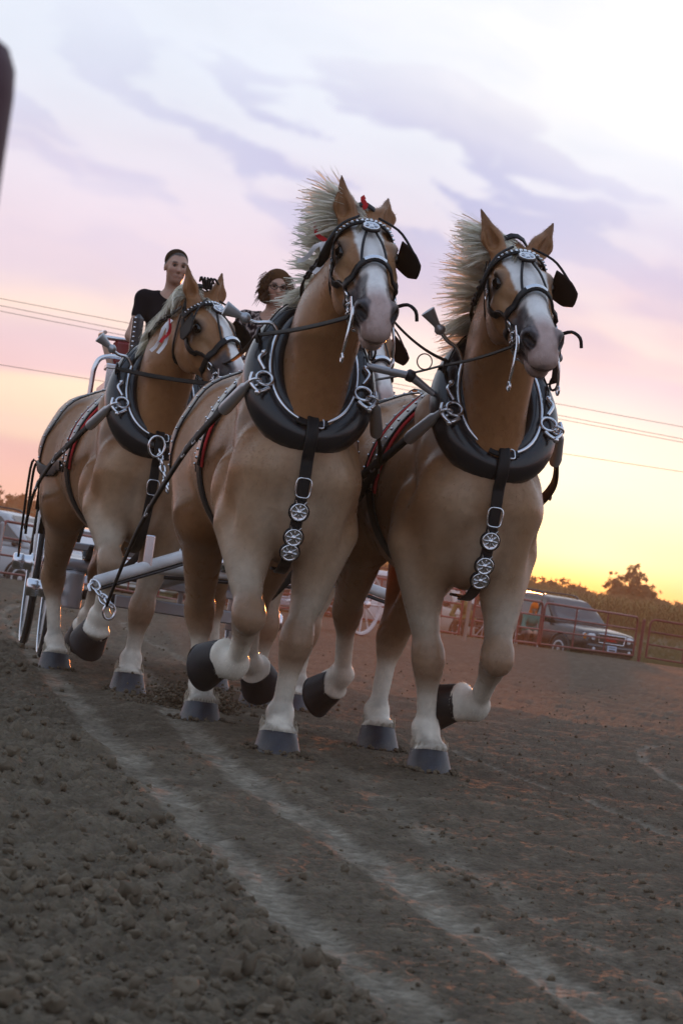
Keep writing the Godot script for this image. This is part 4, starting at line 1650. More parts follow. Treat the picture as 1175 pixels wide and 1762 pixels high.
func finish_person(p: Dictionary, made: Dictionary) -> void:
	var root := thing(p.called, p.label, "person", turn(p.yaw, p.at), p.group)
	part("body", made.body, M.skin, root)
	part("jacket" if p.hair == "hood" or p.key == "olive" else "shirt", made.top, M.cloth, root)
	part("hair" if p.hair != "hood" else "hood", made.hair, M.cloth, root)
	var H: Transform3D = p.bones.head
	for s in [-1.0, 1.0]:
		var e := Geo.new()
		e.ball(H * Vector3(s * 0.031, 0.012, 0.0775), 0.0105, 10)
		part("eye", e, M.eye_dark, root)
	if p.key == "passenger":
		var g := Geo.new()
		for s in [-1.0, 1.0]:
			g.ring(H * Transform3D(Basis(), Vector3(s * 0.033, 0.010, 0.100)), 0.024, 0.0032, 18, 6, 0.72)
			g.tube([H * Vector3(s * 0.057, 0.014, 0.098), H * Vector3(s * 0.078, 0.014, 0.02)], 0.003, 5)
		g.tube([H * Vector3(-0.010, 0.014, 0.102), H * Vector3(0.010, 0.014, 0.102)], 0.003, 5)
		part("glasses", g, M.black_paint, root)
		# loose curls that stand out from the bob
		var r := RandomNumberGenerator.new()
		r.seed = 4
		var c := Geo.new()
		for i in 420:
			var a := r.randf_range(0.55, TAU - 0.55) + PI / 2
			var y := r.randf_range(-0.10, 0.10)
			var rr := 0.095 * sqrt(maxf(0.1, 1.0 - pow(maxf(y, 0.0) / 0.135, 2.0)))
			var q := Vector3(cos(a) * rr, y, sin(a) * rr - 0.015)
			var o := Vector3(cos(a), r.randf_range(-1.0, 0.5), sin(a)) * r.randf_range(0.02, 0.055)
			var tone := r.randf_range(0.6, 1.5)
			c.col = Color(0.075 * tone, 0.036 * tone, 0.018 * tone)
			c.tube([H * q, H * (q + o * 0.6 + Vector3(0, 0.01, 0)), H * (q + o + Vector3(0, -0.015, 0))], [0.003, 0.0026, 0.001], 3, false, false)
		part("curls", c, M.mane_hair, root)
		tag(root.get_node("curls"), "", "", "", "stuff")


func start_people() -> void:
	for p in people_list():
		p.fields = person_fields(p)
		crowd.append(p)
		var t := Thread.new()
		t.start(mesh_person.bind(p))
		p.thread = t


func finish_people() -> void:
	for p in crowd:
		var made: Dictionary = p.thread.wait_to_finish()
		finish_person(p, made)


# ---------------------------------------------------------------- harness

const COLLAR_AT := Vector3(0, 1.675, 0.205)


func collar_point(theta: float, out := 0.0, forward := 0.0) -> Vector3:
	# theta runs round the collar from its lowest point
	var u := Vector3(0, -0.82, 0.572)
	var n := Vector3(0, 0.572, 0.82)
	var a := 0.218 * sin(theta) * (1.0 + 0.10 * cos(theta))
	var b := 0.355 * cos(theta)
	var dir := Vector2(sin(theta) / 0.218, cos(theta) / 0.355).normalized()
	return COLLAR_AT + Vector3(a + dir.x * out, 0, 0) + u * (b + dir.y * out) + n * forward


func drape(f: Field, list: PackedInt32Array, ctrl: Array, n: int, off := 0.002) -> Array:
	var pts := []
	var outs := []
	for p: Vector3 in curve(ctrl, n):
		var q := f.settle(p, off, list)
		pts.append(q)
		outs.append(f.grad(q, list, 0.02))
	return [pts, outs]


func chain(g: Geo, pts: Array, link := 0.03, r := 0.004) -> void:
	var total := 0.0
	for i in pts.size() - 1:
		total += pts[i].distance_to(pts[i + 1])
	var n := int(total / (link * 0.72))
	var path := curve(pts, n + 1)
	for i in n:
		var a: Vector3 = path[i]
		var b: Vector3 = path[i + 1]
		var d := (b - a).normalized()
		var up := d.cross(Vector3.UP if absf(d.y) < 0.9 else Vector3.RIGHT).normalized()
		if i % 2 == 1:
			up = d.cross(up).normalized()
		g.ring(Transform3D(Basis(up, d, up.cross(d)), (a + b) * 0.5), link * 0.32, r, 10, 5, 1.6)


func medallion(root: Node3D, p: Vector3, out: Vector3, r: float, down: Vector3, called := "medallion", spokes := 8) -> void:
	out = out.normalized()
	var y := out
	var z := (down - y * down.dot(y)).normalized()
	var fr := Transform3D(Basis(y.cross(z), y, z), p)
	var back := Geo.new()
	back.lathe(fr, [[r * 1.16, -0.004], [r * 1.16, 0.003], [r * 1.08, 0.006]], 24)
	var o := part(called, back, M.black_leather, root)
	var g := Geo.new()
	g.lathe(fr, [[r * 0.98, 0.004], [r, 0.010], [r * 0.92, 0.013], [r * 0.80, 0.012], [r * 0.76, 0.007], [r * 0.30, 0.008], [r * 0.26, 0.014], [r * 0.12, 0.017], [0.0, 0.018]], 24, false)
	for k in spokes:
		var a := TAU * k / spokes
		var d := Vector3(cos(a), 0, sin(a))
		g.tube([fr * (d * r * 0.26 + Vector3(0, 0.010, 0)), fr * (d * r * 0.55 + Vector3(0, 0.011, 0)), fr * (d * r * 0.78 + Vector3(0, 0.009, 0))], [r * 0.07, r * 0.10, r * 0.05], 5, false, false)
	part("disc", g, M.chrome, o)
	for s in [-1.0, 1.0]:
		var loops := Geo.new()
		loops.tube([fr * Vector3(s * r * 0.45, 0.006, -r * 0.9), fr * Vector3(s * r * 0.62, 0.010, -r * 1.25)], [r * 0.11, r * 0.07], 6)
		part("horn", loops, M.chrome, o)


func buckle(g: Geo, p: Vector3, out: Vector3, along: Vector3, w: float, h: float) -> void:
	var x := along.cross(out).normalized()
	var y := out.cross(x).normalized()
	var pts := []
	for k in 24:
		var a := TAU * k / 24
		var c := Vector2(cos(a), sin(a))
		var m := pow(pow(absf(c.x), 4.0) + pow(absf(c.y), 4.0), -0.25)
		pts.append(p + x * c.x * m * w * 0.5 + y * c.y * m * h * 0.5 + out.normalized() * 0.010)
	g.tube(pts, 0.0045, 6, true)


func ribbon(root: Node3D, p: Vector3, dirs: Array, m: Array) -> void:
	for i in dirs.size():
		var d: Vector3 = dirs[i]
		var g := Geo.new()
		var side := d.cross(Vector3(0, 0.2, 1)).normalized()
		var pts := []
		var outs := []
		for k in 7:
			var t := k / 6.0
			pts.append(p + d * t + side * sin(t * 6.0 + i) * 0.012)
			outs.append((Vector3(0, 0.2, 1) + side * cos(t * 5.0 + i) * 0.7).normalized())
		g.strap(pts, outs, 0.020, 0.0015)
		part("ribbon", g, m[i], root)


func bridle(h: Dictionary) -> void:
	var T: Transform3D = h.T
	var f: Field = h.field
	var whole := f.all()
	var list := PackedInt32Array()
	for i in whole:
		if f.one(i, T * Vector3(0, -0.1, 0.28)) < 0.42 and f.gr[i] != 20:
			list.append(i)
	var labels := {
		"left lead": "black bridle with blinkers and silver disc on the head with the widest blown mane",
		"right lead": "black bridle with blinkers and silver disc on the head furthest right",
		"left wheeler": "black bridle with white and red ribbon, on the horse behind at far left",
		"right wheeler": "black bridle mostly hidden behind the left front horse's muzzle",
	}
	var root := thing("bridle", labels[h.key], "bridle", turn(h.yaw, h.at), "bridles of the four horses")
	var P := func(x: float, y: float, z: float) -> Vector3: return T * Vector3(x, y, z)
	var g := Geo.new()
	var d := drape(f, list, [P.call(-0.125, -0.085, 0.085), P.call(-0.09, 0.0, 0.095), P.call(0, 0.04, 0.098), P.call(0.09, 0.0, 0.095), P.call(0.125, -0.085, 0.085)], 22, 0.004)
	g.strap(d[0], d[1], 0.036, 0.010)
	var brow := part("brow_band", g, M.black_leather, root)
	var gem := Geo.new()
	for i in range(2, 20):
		var q: Vector3 = d[0][i] + d[1][i] * 0.012
		gem.box(Transform3D(Basis(T.basis.x.normalized(), d[1][i], T.basis.z.normalized()).orthonormalized(), q), Vector3(0.015, 0.008, 0.016), 0.003)
	tag(part("stud_row", gem, M.chrome, brow), "", "", "", "stuff")
	g = Geo.new()
	d = drape(f, list, [P.call(-0.125, -0.085, 0.075), P.call(-0.105, -0.02, -0.015), P.call(0, 0.03, -0.055), P.call(0.105, -0.02, -0.015), P.call(0.125, -0.085, 0.075)], 18, 0.004)
	g.strap(d[0], d[1], 0.032, 0.008)
	part("crown_strap", g, M.black_leather, root)
	# throat latch
	g = Geo.new()
	d = drape(f, list, [P.call(-0.12, -0.09, 0.05), P.call(-0.125, -0.20, 0.08), P.call(-0.06, -0.34, 0.12), P.call(0.06, -0.34, 0.12), P.call(0.125, -0.20, 0.08), P.call(0.12, -0.09, 0.05)], 22, 0.006)
	g.strap(d[0], d[1], 0.02, 0.006)
	part("throat_latch", g, M.black_leather, root)
	# nose band with its plate
	g = Geo.new()
	d = drape(f, list, [P.call(-0.075, -0.215, 0.375), P.call(-0.105, -0.13, 0.40), P.call(-0.07, -0.03, 0.388), P.call(0, 0.02, 0.375), P.call(0.07, -0.03, 0.388), P.call(0.105, -0.13, 0.40), P.call(0.075, -0.215, 0.375)], 30, 0.004)
	g.strap(d[0], d[1], 0.038, 0.012)
	var nose := part("nose_band", g, M.black_leather, root)
	g = Geo.new()
	var pl := []
	var plo := []
	for i in range(12, 18):
		pl.append(d[0][i] + d[1][i] * 0.012)
		plo.append(d[1][i])
	g.strap(pl, plo, 0.022, 0.005)
	part("nose_plate", g, M.chrome, nose)
	g = Geo.new()
	d = drape(f, list, [P.call(-0.075, -0.205, 0.375), P.call(0, -0.28, 0.37), P.call(0.075, -0.205, 0.375)], 10, 0.006)
	g.strap(d[0], d[1], 0.026, 0.008)
	part("jaw_strap", g, M.black_leather, root)
	# strap in the shape of a Y down the face, under the disc
	g = Geo.new()
	for s in [-1.0, 1.0]:
		d = drape(f, list, [P.call(s * 0.012, 0.03, 0.165), P.call(s * 0.038, 0.025, 0.26), P.call(s * 0.062, 0.0, 0.38)], 12, 0.004)
		g.strap(d[0], d[1], 0.012, 0.006)
	part("face_strap", g, M.black_leather, root)
	var mp := f.settle(P.call(0, 0.03, 0.165), 0.012, list)
	medallion(root, mp, f.grad(mp, list, 0.03), 0.036, T.basis.z, "forehead_disc", 6)
	for s in [-1.0, 1.0]:
		# cheek strap, blinker, bit
		g = Geo.new()
		d = drape(f, list, [P.call(s * 0.125, -0.10, 0.085), P.call(s * 0.14, -0.145, 0.16), P.call(s * 0.13, -0.16, 0.27), P.call(s * 0.11, -0.145, 0.38), P.call(s * 0.085, -0.135, 0.47), P.call(s * 0.075, -0.145, 0.53)], 22, 0.004)
		g.strap(d[0], d[1], 0.032, 0.010)
		part("cheek_strap", g, M.black_leather, root)
		for k in 3:
			var i: int = [4, 15, 19][k]
			g = Geo.new()
			buckle(g, d[0][i], d[1][i], T.basis.z, 0.04, 0.034)
			part("buckle", g, M.chrome, root)
		g = Geo.new()
		# a stiff plate beside the eye, flared outwards at the front
		var cols := 7
		var rows := 7
		for side in 2:
			for j in rows:
				for i in cols:
					var uu := i / (cols - 1.0) * 2.0 - 1.0
					var vv := j / (rows - 1.0)
					var round_ := 1.0 - 0.22 * pow(absf(uu), 5.0)
					var lift := 0.008 + 0.060 * pow(vv, 1.0) * round_ + side * 0.007
					g.vert(T * Vector3(s * (0.128 + lift), -0.068 + uu * 0.060 * (1.0 - 0.2 * pow(vv, 6.0)), 0.150 + 0.135 * vv * round_ + 0.012 * uu))
		for side in 2:
			var b := side * cols * rows
			for j in rows - 1:
				for i in cols - 1:
					var a := b + j * cols + i
					if (side == 1) == (s > 0):
						g.face(a, a + 1, a + cols + 1)
						g.face(a, a + cols + 1, a + cols)
					else:
						g.face(a, a + cols + 1, a + 1)
						g.face(a, a + cols, a + cols + 1)
		part("blinker", g, M.dull_leather, root)
		g = Geo.new()
		var rim := []
		for i in cols:
			rim.append((g_vert(T, s, i / (cols - 1.0) * 2.0 - 1.0, 1.0)))
		for j in range(rows - 2, -1, -1):
			rim.append(g_vert(T, s, 1.0, j / (rows - 1.0)))
		for i in range(cols - 2, -1, -1):
			rim.append(g_vert(T, s, i / (cols - 1.0) * 2.0 - 1.0, 0.0))
		for j in range(1, rows - 1):
			rim.append(g_vert(T, s, -1.0, j / (rows - 1.0)))
		g.tube(rim, 0.006, 6, true)
		part("blinker_rim", g, M.dull_leather, root)
		g = Geo.new()
		g.tube(curve([P.call(s * 0.04, 0.045, 0.085), P.call(s * 0.12, 0.035, 0.16), P.call(s * 0.176, -0.014, 0.238)], 10), 0.006, 6)
		part("blinker_stay", g, M.black_leather, root)
		h["bit_l" if s > 0 else "bit_r"] = root.transform * (P.call(s * 0.088, -0.16, 0.548) if s < 0 else P.call(s * 0.088, -0.16, 0.55))
		# bit: ring, long shank with a curb chain
		g = Geo.new()
		var bp: Vector3 = P.call(s * 0.080, -0.150, 0.545)
		var bo: Vector3 = T.basis.x.normalized() * s
		g.ring(Transform3D(Basis(T.basis.z.normalized(), T.basis.y.normalized(), bo), bp), 0.034, 0.006, 18, 6)
		g.tube(curve([P.call(s * 0.088, -0.095, 0.50), bp, P.call(s * 0.092, -0.21, 0.60), P.call(s * 0.100, -0.285, 0.625)], 12), [0.005, 0.006, 0.007, 0.007, 0.007, 0.007, 0.007, 0.006, 0.006, 0.006, 0.005, 0.005], 6)
		g.ring(Transform3D(Basis(T.basis.z.normalized(), T.basis.y.normalized(), bo), P.call(s * 0.10, -0.295, 0.63)), 0.018, 0.005, 14, 6)
		part("bit", g, M.chrome, root)
		g = Geo.new()
		chain(g, [P.call(s * 0.092, -0.13, 0.50), P.call(s * 0.082, -0.19, 0.50), P.call(s * 0.05, -0.235, 0.51), P.call(0, -0.245, 0.52)], 0.026, 0.004)
		part("curb_chain", g, M.chrome, root)
		if s > 0.0:
			g = Geo.new()
			g.tube(curve([P.call(0.090, -0.10, 0.53), P.call(0.125, -0.075, 0.55), P.call(0.155, -0.085, 0.575), P.call(0.165, -0.12, 0.59)], 10), 0.008, 6)
			part("bit_guard", g, M.black_leather, root)
	# side check: strap, then chain, down the neck to the top of the collar
	for s in [-1.0, 1.0]:
		var a: Vector3 = P.call(s * 0.125, -0.07, 0.02)
		var b := collar_point(PI - s * 0.0, 0.0, 0.02) + Vector3(s * 0.09, 0.04, 0.03)
		d = drape(f, whole, [a, a.lerp(b, 0.33) + Vector3(s * 0.05, 0, 0), a.lerp(b, 0.66) + Vector3(s * 0.08, 0, 0), b], 16, 0.012)
		g = Geo.new()
		g.strap(d[0].slice(0, 5), d[1].slice(0, 5), 0.022, 0.006)
		part("check_strap", g, M.black_leather, root)
		g = Geo.new()
		chain(g, [d[0][4], d[0][7], d[0][9]], 0.034, 0.005)
		part("check_chain", g, M.dark_steel, root)
		g = Geo.new()
		g.strap(d[0].slice(9), d[1].slice(9), 0.026, 0.008)
		part("check_strap", g, M.black_leather, root)
	var rp: Vector3 = P.call(-0.14, -0.11, 0.05)
	if h.key == "left lead":
		ribbon(root, rp, [Vector3(-0.11, -0.09, -0.02), Vector3(-0.03, -0.14, 0.02), Vector3(-0.06, 0.09, -0.10)], [M.white_ribbon, M.white_ribbon, M.red_felt])
		ribbon(root, P.call(-0.02, 0.05, 0.02), [Vector3(0.01, 0.05, -0.02)], [M.red_felt])
	elif h.key == "left wheeler":
		ribbon(root, rp + Vector3(-0.02, -0.03, 0.02), [Vector3(-0.10, -0.19, 0.02), Vector3(-0.05, -0.20, 0.03), Vector3(-0.04, -0.14, 0.03)], [M.white_ribbon, M.white_ribbon, M.red_felt])
		g = Geo.new()
		for k in 5:
			g.tube(curve([P.call(-0.02 + 0.01 * k, 0.05, 0.0), P.call(-0.05 + 0.02 * k, 0.10, -0.03), P.call(-0.03 + 0.03 * k, 0.06, -0.05)], 7), 0.007, 5)
		part("bobbin", g, M.black_leather, root)


func g_vert(T: Transform3D, s: float, uu: float, vv: float) -> Vector3:
	var round_ := 1.0 - 0.22 * pow(absf(uu), 5.0)
	var lift := 0.008 + 0.060 * pow(vv, 1.0) * round_ + 0.0035
	return T * Vector3(s * (0.128 + lift), -0.068 + uu * 0.060 * (1.0 - 0.2 * pow(vv, 6.0)), 0.150 + 0.135 * vv * round_ + 0.012 * uu)


func harness_of(h: Dictionary) -> void:
	var f: Field = h.field
	var list := f.all()
	var lead: bool = h.key.ends_with("lead")
	var labels := {
		"left lead": "black draft harness with chrome hames, on the left of the two front horses",
		"right lead": "black draft harness with chrome hames, on the right of the two front horses",
		"left wheeler": "black draft harness with red felt pads and breeching, on the horse at far left",
		"right wheeler": "black draft harness on the horse hidden behind the front pair",
	}
	var root := thing("draft_harness", labels[h.key], "harness", turn(h.yaw, h.at), "harnesses of the four horses")
	h.harness = root
	var n := Vector3(0, 0.572, 0.82)
	# collar: a stuffed ring, thickest at its lower sides, with a roll in front
	var pts := []
	var rad := []
	var roll := []
	var wear := []
	for i in 56:
		var th := TAU * i / 56
		pts.append(collar_point(th, 0.0, -0.01))
		rad.append(0.087 - 0.022 * smoothstep(0.2, -0.9, cos(th)) + 0.012 * pow(absf(sin(th)), 2.0) * (0.5 + 0.5 * cos(th)))
		roll.append(collar_point(th, -0.056, 0.064))
		wear.append(collar_point(th, 0.004, 0.072))
	var g := Geo.new()
	g.tube(pts, rad, 18, true, false, 0.86, n)
	var collar := part("collar", g, M.patent_leather, root)
	g = Geo.new()
	g.tube(roll, 0.030, 12, true)
	part("collar_roll", g, M.patent_leather, collar)
	g = Geo.new()
	var stitch := []
	for i in 56:
		stitch.append(collar_point(TAU * i / 56, 0.038, 0.058))
	g.tube(stitch, 0.004, 5, true)
	part("welt", g, M.black_leather, collar)
	for s in [-1.0, 1.0]:
		# hame: a bright rod in the groove that leaves the collar at the top and ends in a small horn
		var hp := []
		for i in 30:
			var th: float = lerpf(0.24, 1.98, i / 29.0) * s
			hp.append(collar_point(th, -0.024, 0.082))
		var top: Vector3 = hp[-1]
		var tip := top + (Vector3(s * h.hame.x, h.hame.y, 0.0) if s < 0 else Vector3(0.05, 0.05, -0.03))
		var bend := curve([hp[-2], top, top + Vector3(s * 0.034, 0.030 + 0.25 * h.hame.y, 0.0), top.lerp(tip, 0.70), tip], 14)
		g = Geo.new()
		g.tube(hp + bend.slice(4), 0.0092, 10)
		var hame := part("hame", g, M.chrome, root)
		var dir: Vector3 = (tip - top.lerp(tip, 0.7)).normalized()
		var fr := Transform3D(_up_basis(dir), tip)
		g = Geo.new()
		g.lathe(fr, [[0.014, -0.02], [0.024, -0.008], [0.026, 0.006], [0.017, 0.02], [0.016, 0.028], [0.024, 0.06], [0.034, 0.098], [0.032, 0.102], [0.012, 0.094]], 18)
		part("horn", g, M.aluminium, hame)
		# the draft eye: scrolls, hook and rings where the tug is fastened
		var c := collar_point(s * 1.18, 0.0, 0.092)
		var sd := (collar_point(s * 1.22, 0.0, 0.09) - collar_point(s * 1.14, 0.0, 0.09)).normalized()
		var so: Vector3 = sd.cross(n) * s
		g = Geo.new()
		g.ring(Transform3D(Basis(sd, so, n), c + so * 0.010), 0.036, 0.008, 18, 7)
		g.ring(Transform3D(Basis(so, n, sd), c + so * 0.055 - sd * 0.02), 0.026, 0.007, 16, 7)
		g.tube(curve([c - sd * 0.05, c - sd * 0.07 + so * 0.05, c - sd * 0.02 + so * 0.075, c + sd * 0.03 + so * 0.06], 12), 0.010, 7)
		g.tube(curve([c + sd * 0.05, c + sd * 0.11 + so * 0.015, c + sd * 0.14 - so * 0.012], 8), 0.009, 7)
		g.ball(c + sd * 0.145 - so * 0.012, 0.013)
		g.ball(c - sd * 0.075 + so * 0.055, 0.014)
		part("hame_fitting", g, M.chrome, hame)
		# ring for the lines, half way up
		g = Geo.new()
		var rp := collar_point(s * 1.86, 0.02, 0.085)
		g.ring(Transform3D(Basis(Vector3(s * 0.3, 0, 0.95), Vector3.UP, Vector3(s * 0.95, 0, -0.3)), rp + Vector3(s * 0.035, 0, 0.01)), 0.030, 0.006, 16, 6)
		part("line_ring", g, M.dark_steel, hame)
		h["ring_l" if s > 0 else "ring_r"] = root.transform * (rp + Vector3(s * 0.035, 0, 0.01))
		# tug: a stiff round sleeve, then the flat trace back to the bar
		var t0: Vector3 = c + so * 0.07 - n * 0.02
		var t1 := Vector3(s * 0.405, 1.36, -0.06)
		g = Geo.new()
		var t2 := t0.lerp(t1, 0.55)
		g.tube([t0, t0.lerp(t2, 0.15), t0.lerp(t2, 0.22), t0.lerp(t2, 0.9), t2], [0.012, 0.016, 0.025, 0.030, 0.026], 12)
		part("tug_sleeve", g, M.aluminium if lead or s < 0 else M.dull_leather, root)
		var e: Vector3 = h.bars[0 if s < 0 else 1]
		var mid1 := Vector3(s * 0.435, 1.24, -0.48)
		var mid2 := mid1.lerp(e, 0.45) + Vector3(s * 0.03, 0, 0)
		var tp := curve([t2, t1, mid1, mid2, e], 30)
		var outs := []
		for p in tp:
			outs.append(Vector3(s, 0.25, 0.1).normalized())
		g = Geo.new()
		g.strap(tp, outs, 0.050, 0.016)
		part("trace", g, M.dull_leather, root)
		for k in [9, 13, 20]:
			g = Geo.new()
			buckle(g, tp[k], outs[k], tp[k + 1] - tp[k], 0.062, 0.05)
			part("trace_buckle", g, M.dull_steel, root)
	# strap across the bottom of the hames
	g = Geo.new()
	var bs := []
	var bo := []
	for i in 12:
		var th := lerpf(-0.30, 0.30, i / 11.0)
		bs.append(collar_point(th, -0.010, 0.088))
		bo.append(n)
	g.strap(bs, bo, 0.034, 0.010)
	part("hame_strap", g, M.black_leather, root)
	g = Geo.new()
	buckle(g, bs[8], n, Vector3.RIGHT, 0.05, 0.035)
	part("hame_buckle", g, M.chrome, root)
	# breast strap down the middle of the chest to the belly
	var top_p := collar_point(0.0, 0.02, 0.095)
	var d := [[], []]
	for p: Vector3 in curve([Vector3(0.0, 1.30, 0.47), Vector3(0, 1.16, 0.465), Vector3(-0.004, 1.02, 0.445), Vector3(-0.008, 0.92, 0.42), Vector3(-0.012, 0.845, 0.37), Vector3(-0.008, 0.80, 0.24), Vector3(0, 0.80, 0.02)], 26):
		if f.value(p, list) < 0.012:
			p = f.settle(p, 0.012, list)
		d[0].append(p)
	for i in 26:
		var t: Vector3 = d[0][mini(i + 1, 25)] - d[0][maxi(i - 1, 0)]
		d[1].append(Vector3.RIGHT.cross(t).normalized() * -1.0 if Vector3.RIGHT.cross(t).z < 0 else Vector3.RIGHT.cross(t).normalized())
	var path: Array = [collar_point(0.0, -0.075, 0.055), collar_point(0.0, -0.05, 0.098), top_p, collar_point(0.0, 0.075, 0.055)] + d[0]
	var outs2: Array = [Vector3(0, 0.9, 0.4), n, n, Vector3(0, 0.0, 1)] + d[1]
	var sm := []
	for i in outs2.size():
		sm.append((Vector3(outs2[i].x * 0.2, outs2[i].y, outs2[i].z)).normalized())
	g = Geo.new()
	g.strap(path, sm, 0.052, 0.012)
	part("breast_strap", g, M.black_leather, root)
	g = Geo.new()
	buckle(g, path[8] + sm[8] * 0.004, sm[8], path[9] - path[8], 0.066, 0.085)
	part("breast_buckle", g, M.chrome, root)
	if lead:
		for k in [11, 15, 18]:
			medallion(root, path[k] + sm[k] * 0.014, sm[k], 0.040, path[k + 1] - path[k])
	# back band with pad, belly band
	var z := -0.30
	for wide in 2:
		g = Geo.new()
		d = drape(f, list, [Vector3(-0.50, 1.22, z - 0.10), Vector3(-0.46, 1.50, z - 0.03), Vector3(-0.30, 1.78, z), Vector3(0, 1.90, z), Vector3(0.30, 1.78, z), Vector3(0.46, 1.50, z - 0.03), Vector3(0.50, 1.22, z - 0.10)], 34, 0.004 if wide == 0 else 0.016)
		g.strap(d[0], d[1], 0.125 if wide == 0 else 0.085, 0.012)
		part("felt_pad" if wide == 0 else "back_band", g, M.red_felt if wide == 0 else M.patent_leather, root)
	var stud := Geo.new()
	for i in range(1, 33):
		stud.ball(d[0][i] + d[1][i] * 0.013, 0.0075, 8)
	tag(part("stud_row", stud, M.chrome, root), "", "", "", "stuff")
	g = Geo.new()
	d = drape(f, list, [Vector3(-0.50, 1.24, z - 0.12), Vector3(-0.44, 0.98, z - 0.10), Vector3(0, 0.70, z - 0.06), Vector3(0.44, 0.98, z - 0.10), Vector3(0.50, 1.24, z - 0.12)], 30, 0.006)
	g.strap(d[0], d[1], 0.095, 0.012)
	part("belly_band", g, M.black_leather, root)
	# strap along the back, with two pairs of hip straps
	g = Geo.new()
	d = drape(f, list, [Vector3(0, 1.95, -0.12), Vector3(0, 1.9, -0.5), Vector3(0, 1.9, -0.9), Vector3(0, 1.95, -1.3), Vector3(0, 1.75, -1.62)], 24, 0.004)
	g.strap(d[0], d[1], 0.036, 0.008)
	part("back_strap", g, M.black_leather, root)
	for s in [-1.0, 1.0]:
		for k in 2:
			var zz: float = [-0.62, -1.18][k]
			g = Geo.new()
			d = drape(f, list, [Vector3(s * 0.02, 1.95, zz + 0.24), Vector3(s * 0.25, 1.85, zz + 0.14), Vector3(s * 0.46, 1.55, zz + 0.04), Vector3(s * 0.50, 1.18, zz - 0.06)], 18, 0.005)
			g.strap(d[0], d[1], 0.042 if k == 0 else 0.034, 0.008)
			var hs := part("hip_strap", g, M.patent_leather, root)
			var st := Geo.new()
			for i in range(2, 17, 1):
				st.ball(d[0][i] + d[1][i] * 0.009, 0.006, 8)
			tag(part("stud_row", st, M.chrome, hs), "", "", "", "stuff")
			if k == 0 and (lead or s < 0):
				g = Geo.new()
				var pp := []
				var oo := []
				for i in range(5, 15):
					pp.append(d[0][i] - d[1][i] * 0.001 + Vector3(0, 0, 0.035))
					oo.append(d[1][i])
				g.strap(pp, oo, 0.055, 0.006)
				part("felt_pad", g, M.red_felt, root)
	if not lead:
		# breeching round the quarters, its end straps hanging down
		g = Geo.new()
		d = drape(f, list, [Vector3(-0.5, 1.22, -0.75), Vector3(-0.5, 1.22, -1.25), Vector3(-0.32, 1.24, -1.75), Vector3(0, 1.26, -1.9), Vector3(0.32, 1.24, -1.75), Vector3(0.5, 1.22, -1.25), Vector3(0.5, 1.22, -0.75)], 40, 0.008)
		g.strap(d[0], d[1], 0.065, 0.014)
		part("breeching", g, M.black_leather, root)
		for k in [8, 10, 12, 14, 16]:
			var a: Vector3 = d[0][k] + d[1][k] * 0.02
			g = Geo.new()
			var loop := curve([a + Vector3(0, 0.03, 0.0), a + d[1][k] * 0.03, a + Vector3(0, -0.14 - 0.05 * absf(k - 12), 0) + d[1][k] * 0.03, a + Vector3(-0.02, -0.26 - 0.08 * absf(k - 12), -0.02)], 12)
			var lo := []
			for p in loop:
				lo.append(d[1][k])
			g.strap(loop, lo, 0.036, 0.012)
			part("hanging_strap", g, M.dull_leather, root)
		# the pole strap with its snap at the bottom of the collar
		g = Geo.new()
		var c0 := collar_point(0.0, 0.06, 0.07)
		chain(g, [c0, c0 + Vector3(0.03, -0.10, 0.03), c0 + Vector3(0.07, -0.22, 0.06)], 0.045, 0.008)
		g.ring(Transform3D(Basis(), c0 + Vector3(-0.02, 0.02, 0.02)), 0.045, 0.008, 18, 7, 1.3)
		part("pole_snap", g, M.chrome, root)


func build_harness() -> void:
	for i in horses.size():
		var h: Dictionary = horses[i]
		var lead: bool = i < 2
		h.bars = [Vector3(-0.44, 0.60, -2.45), Vector3(0.42, 0.66, -2.35)]
		if h.key == "left lead":
			h.bars = [Vector3(-0.49, 0.50, -2.42), Vector3(0.40, 0.66, -2.60)]
		if h.key == "left wheeler":
			h.bars[0] = Vector3(-0.35, 0.86, -1.72)
		harness_of(h)
		bridle(h)
	lines()


func line_thing(label: String, pts: Array, sag := 0.03) -> void:
	var path := []
	var outs := []
	for i in pts.size() - 1:
		var a: Vector3 = pts[i]
		var b: Vector3 = pts[i + 1]
		var n := 12
		for k in n + (1 if i == pts.size() - 2 else 0):
			var t := float(k) / n
			path.append(a.lerp(b, t) + Vector3(0, -sag * a.distance_to(b) * 4.0 * t * (1.0 - t), 0))
			outs.append(Vector3(0, 0.35, 1))
	var g := Geo.new()
	g.strap(path, outs, 0.027, 0.007)
	tag(part("driving_line", g, M.dull_leather), label, "rein", "driving lines of the hitch")


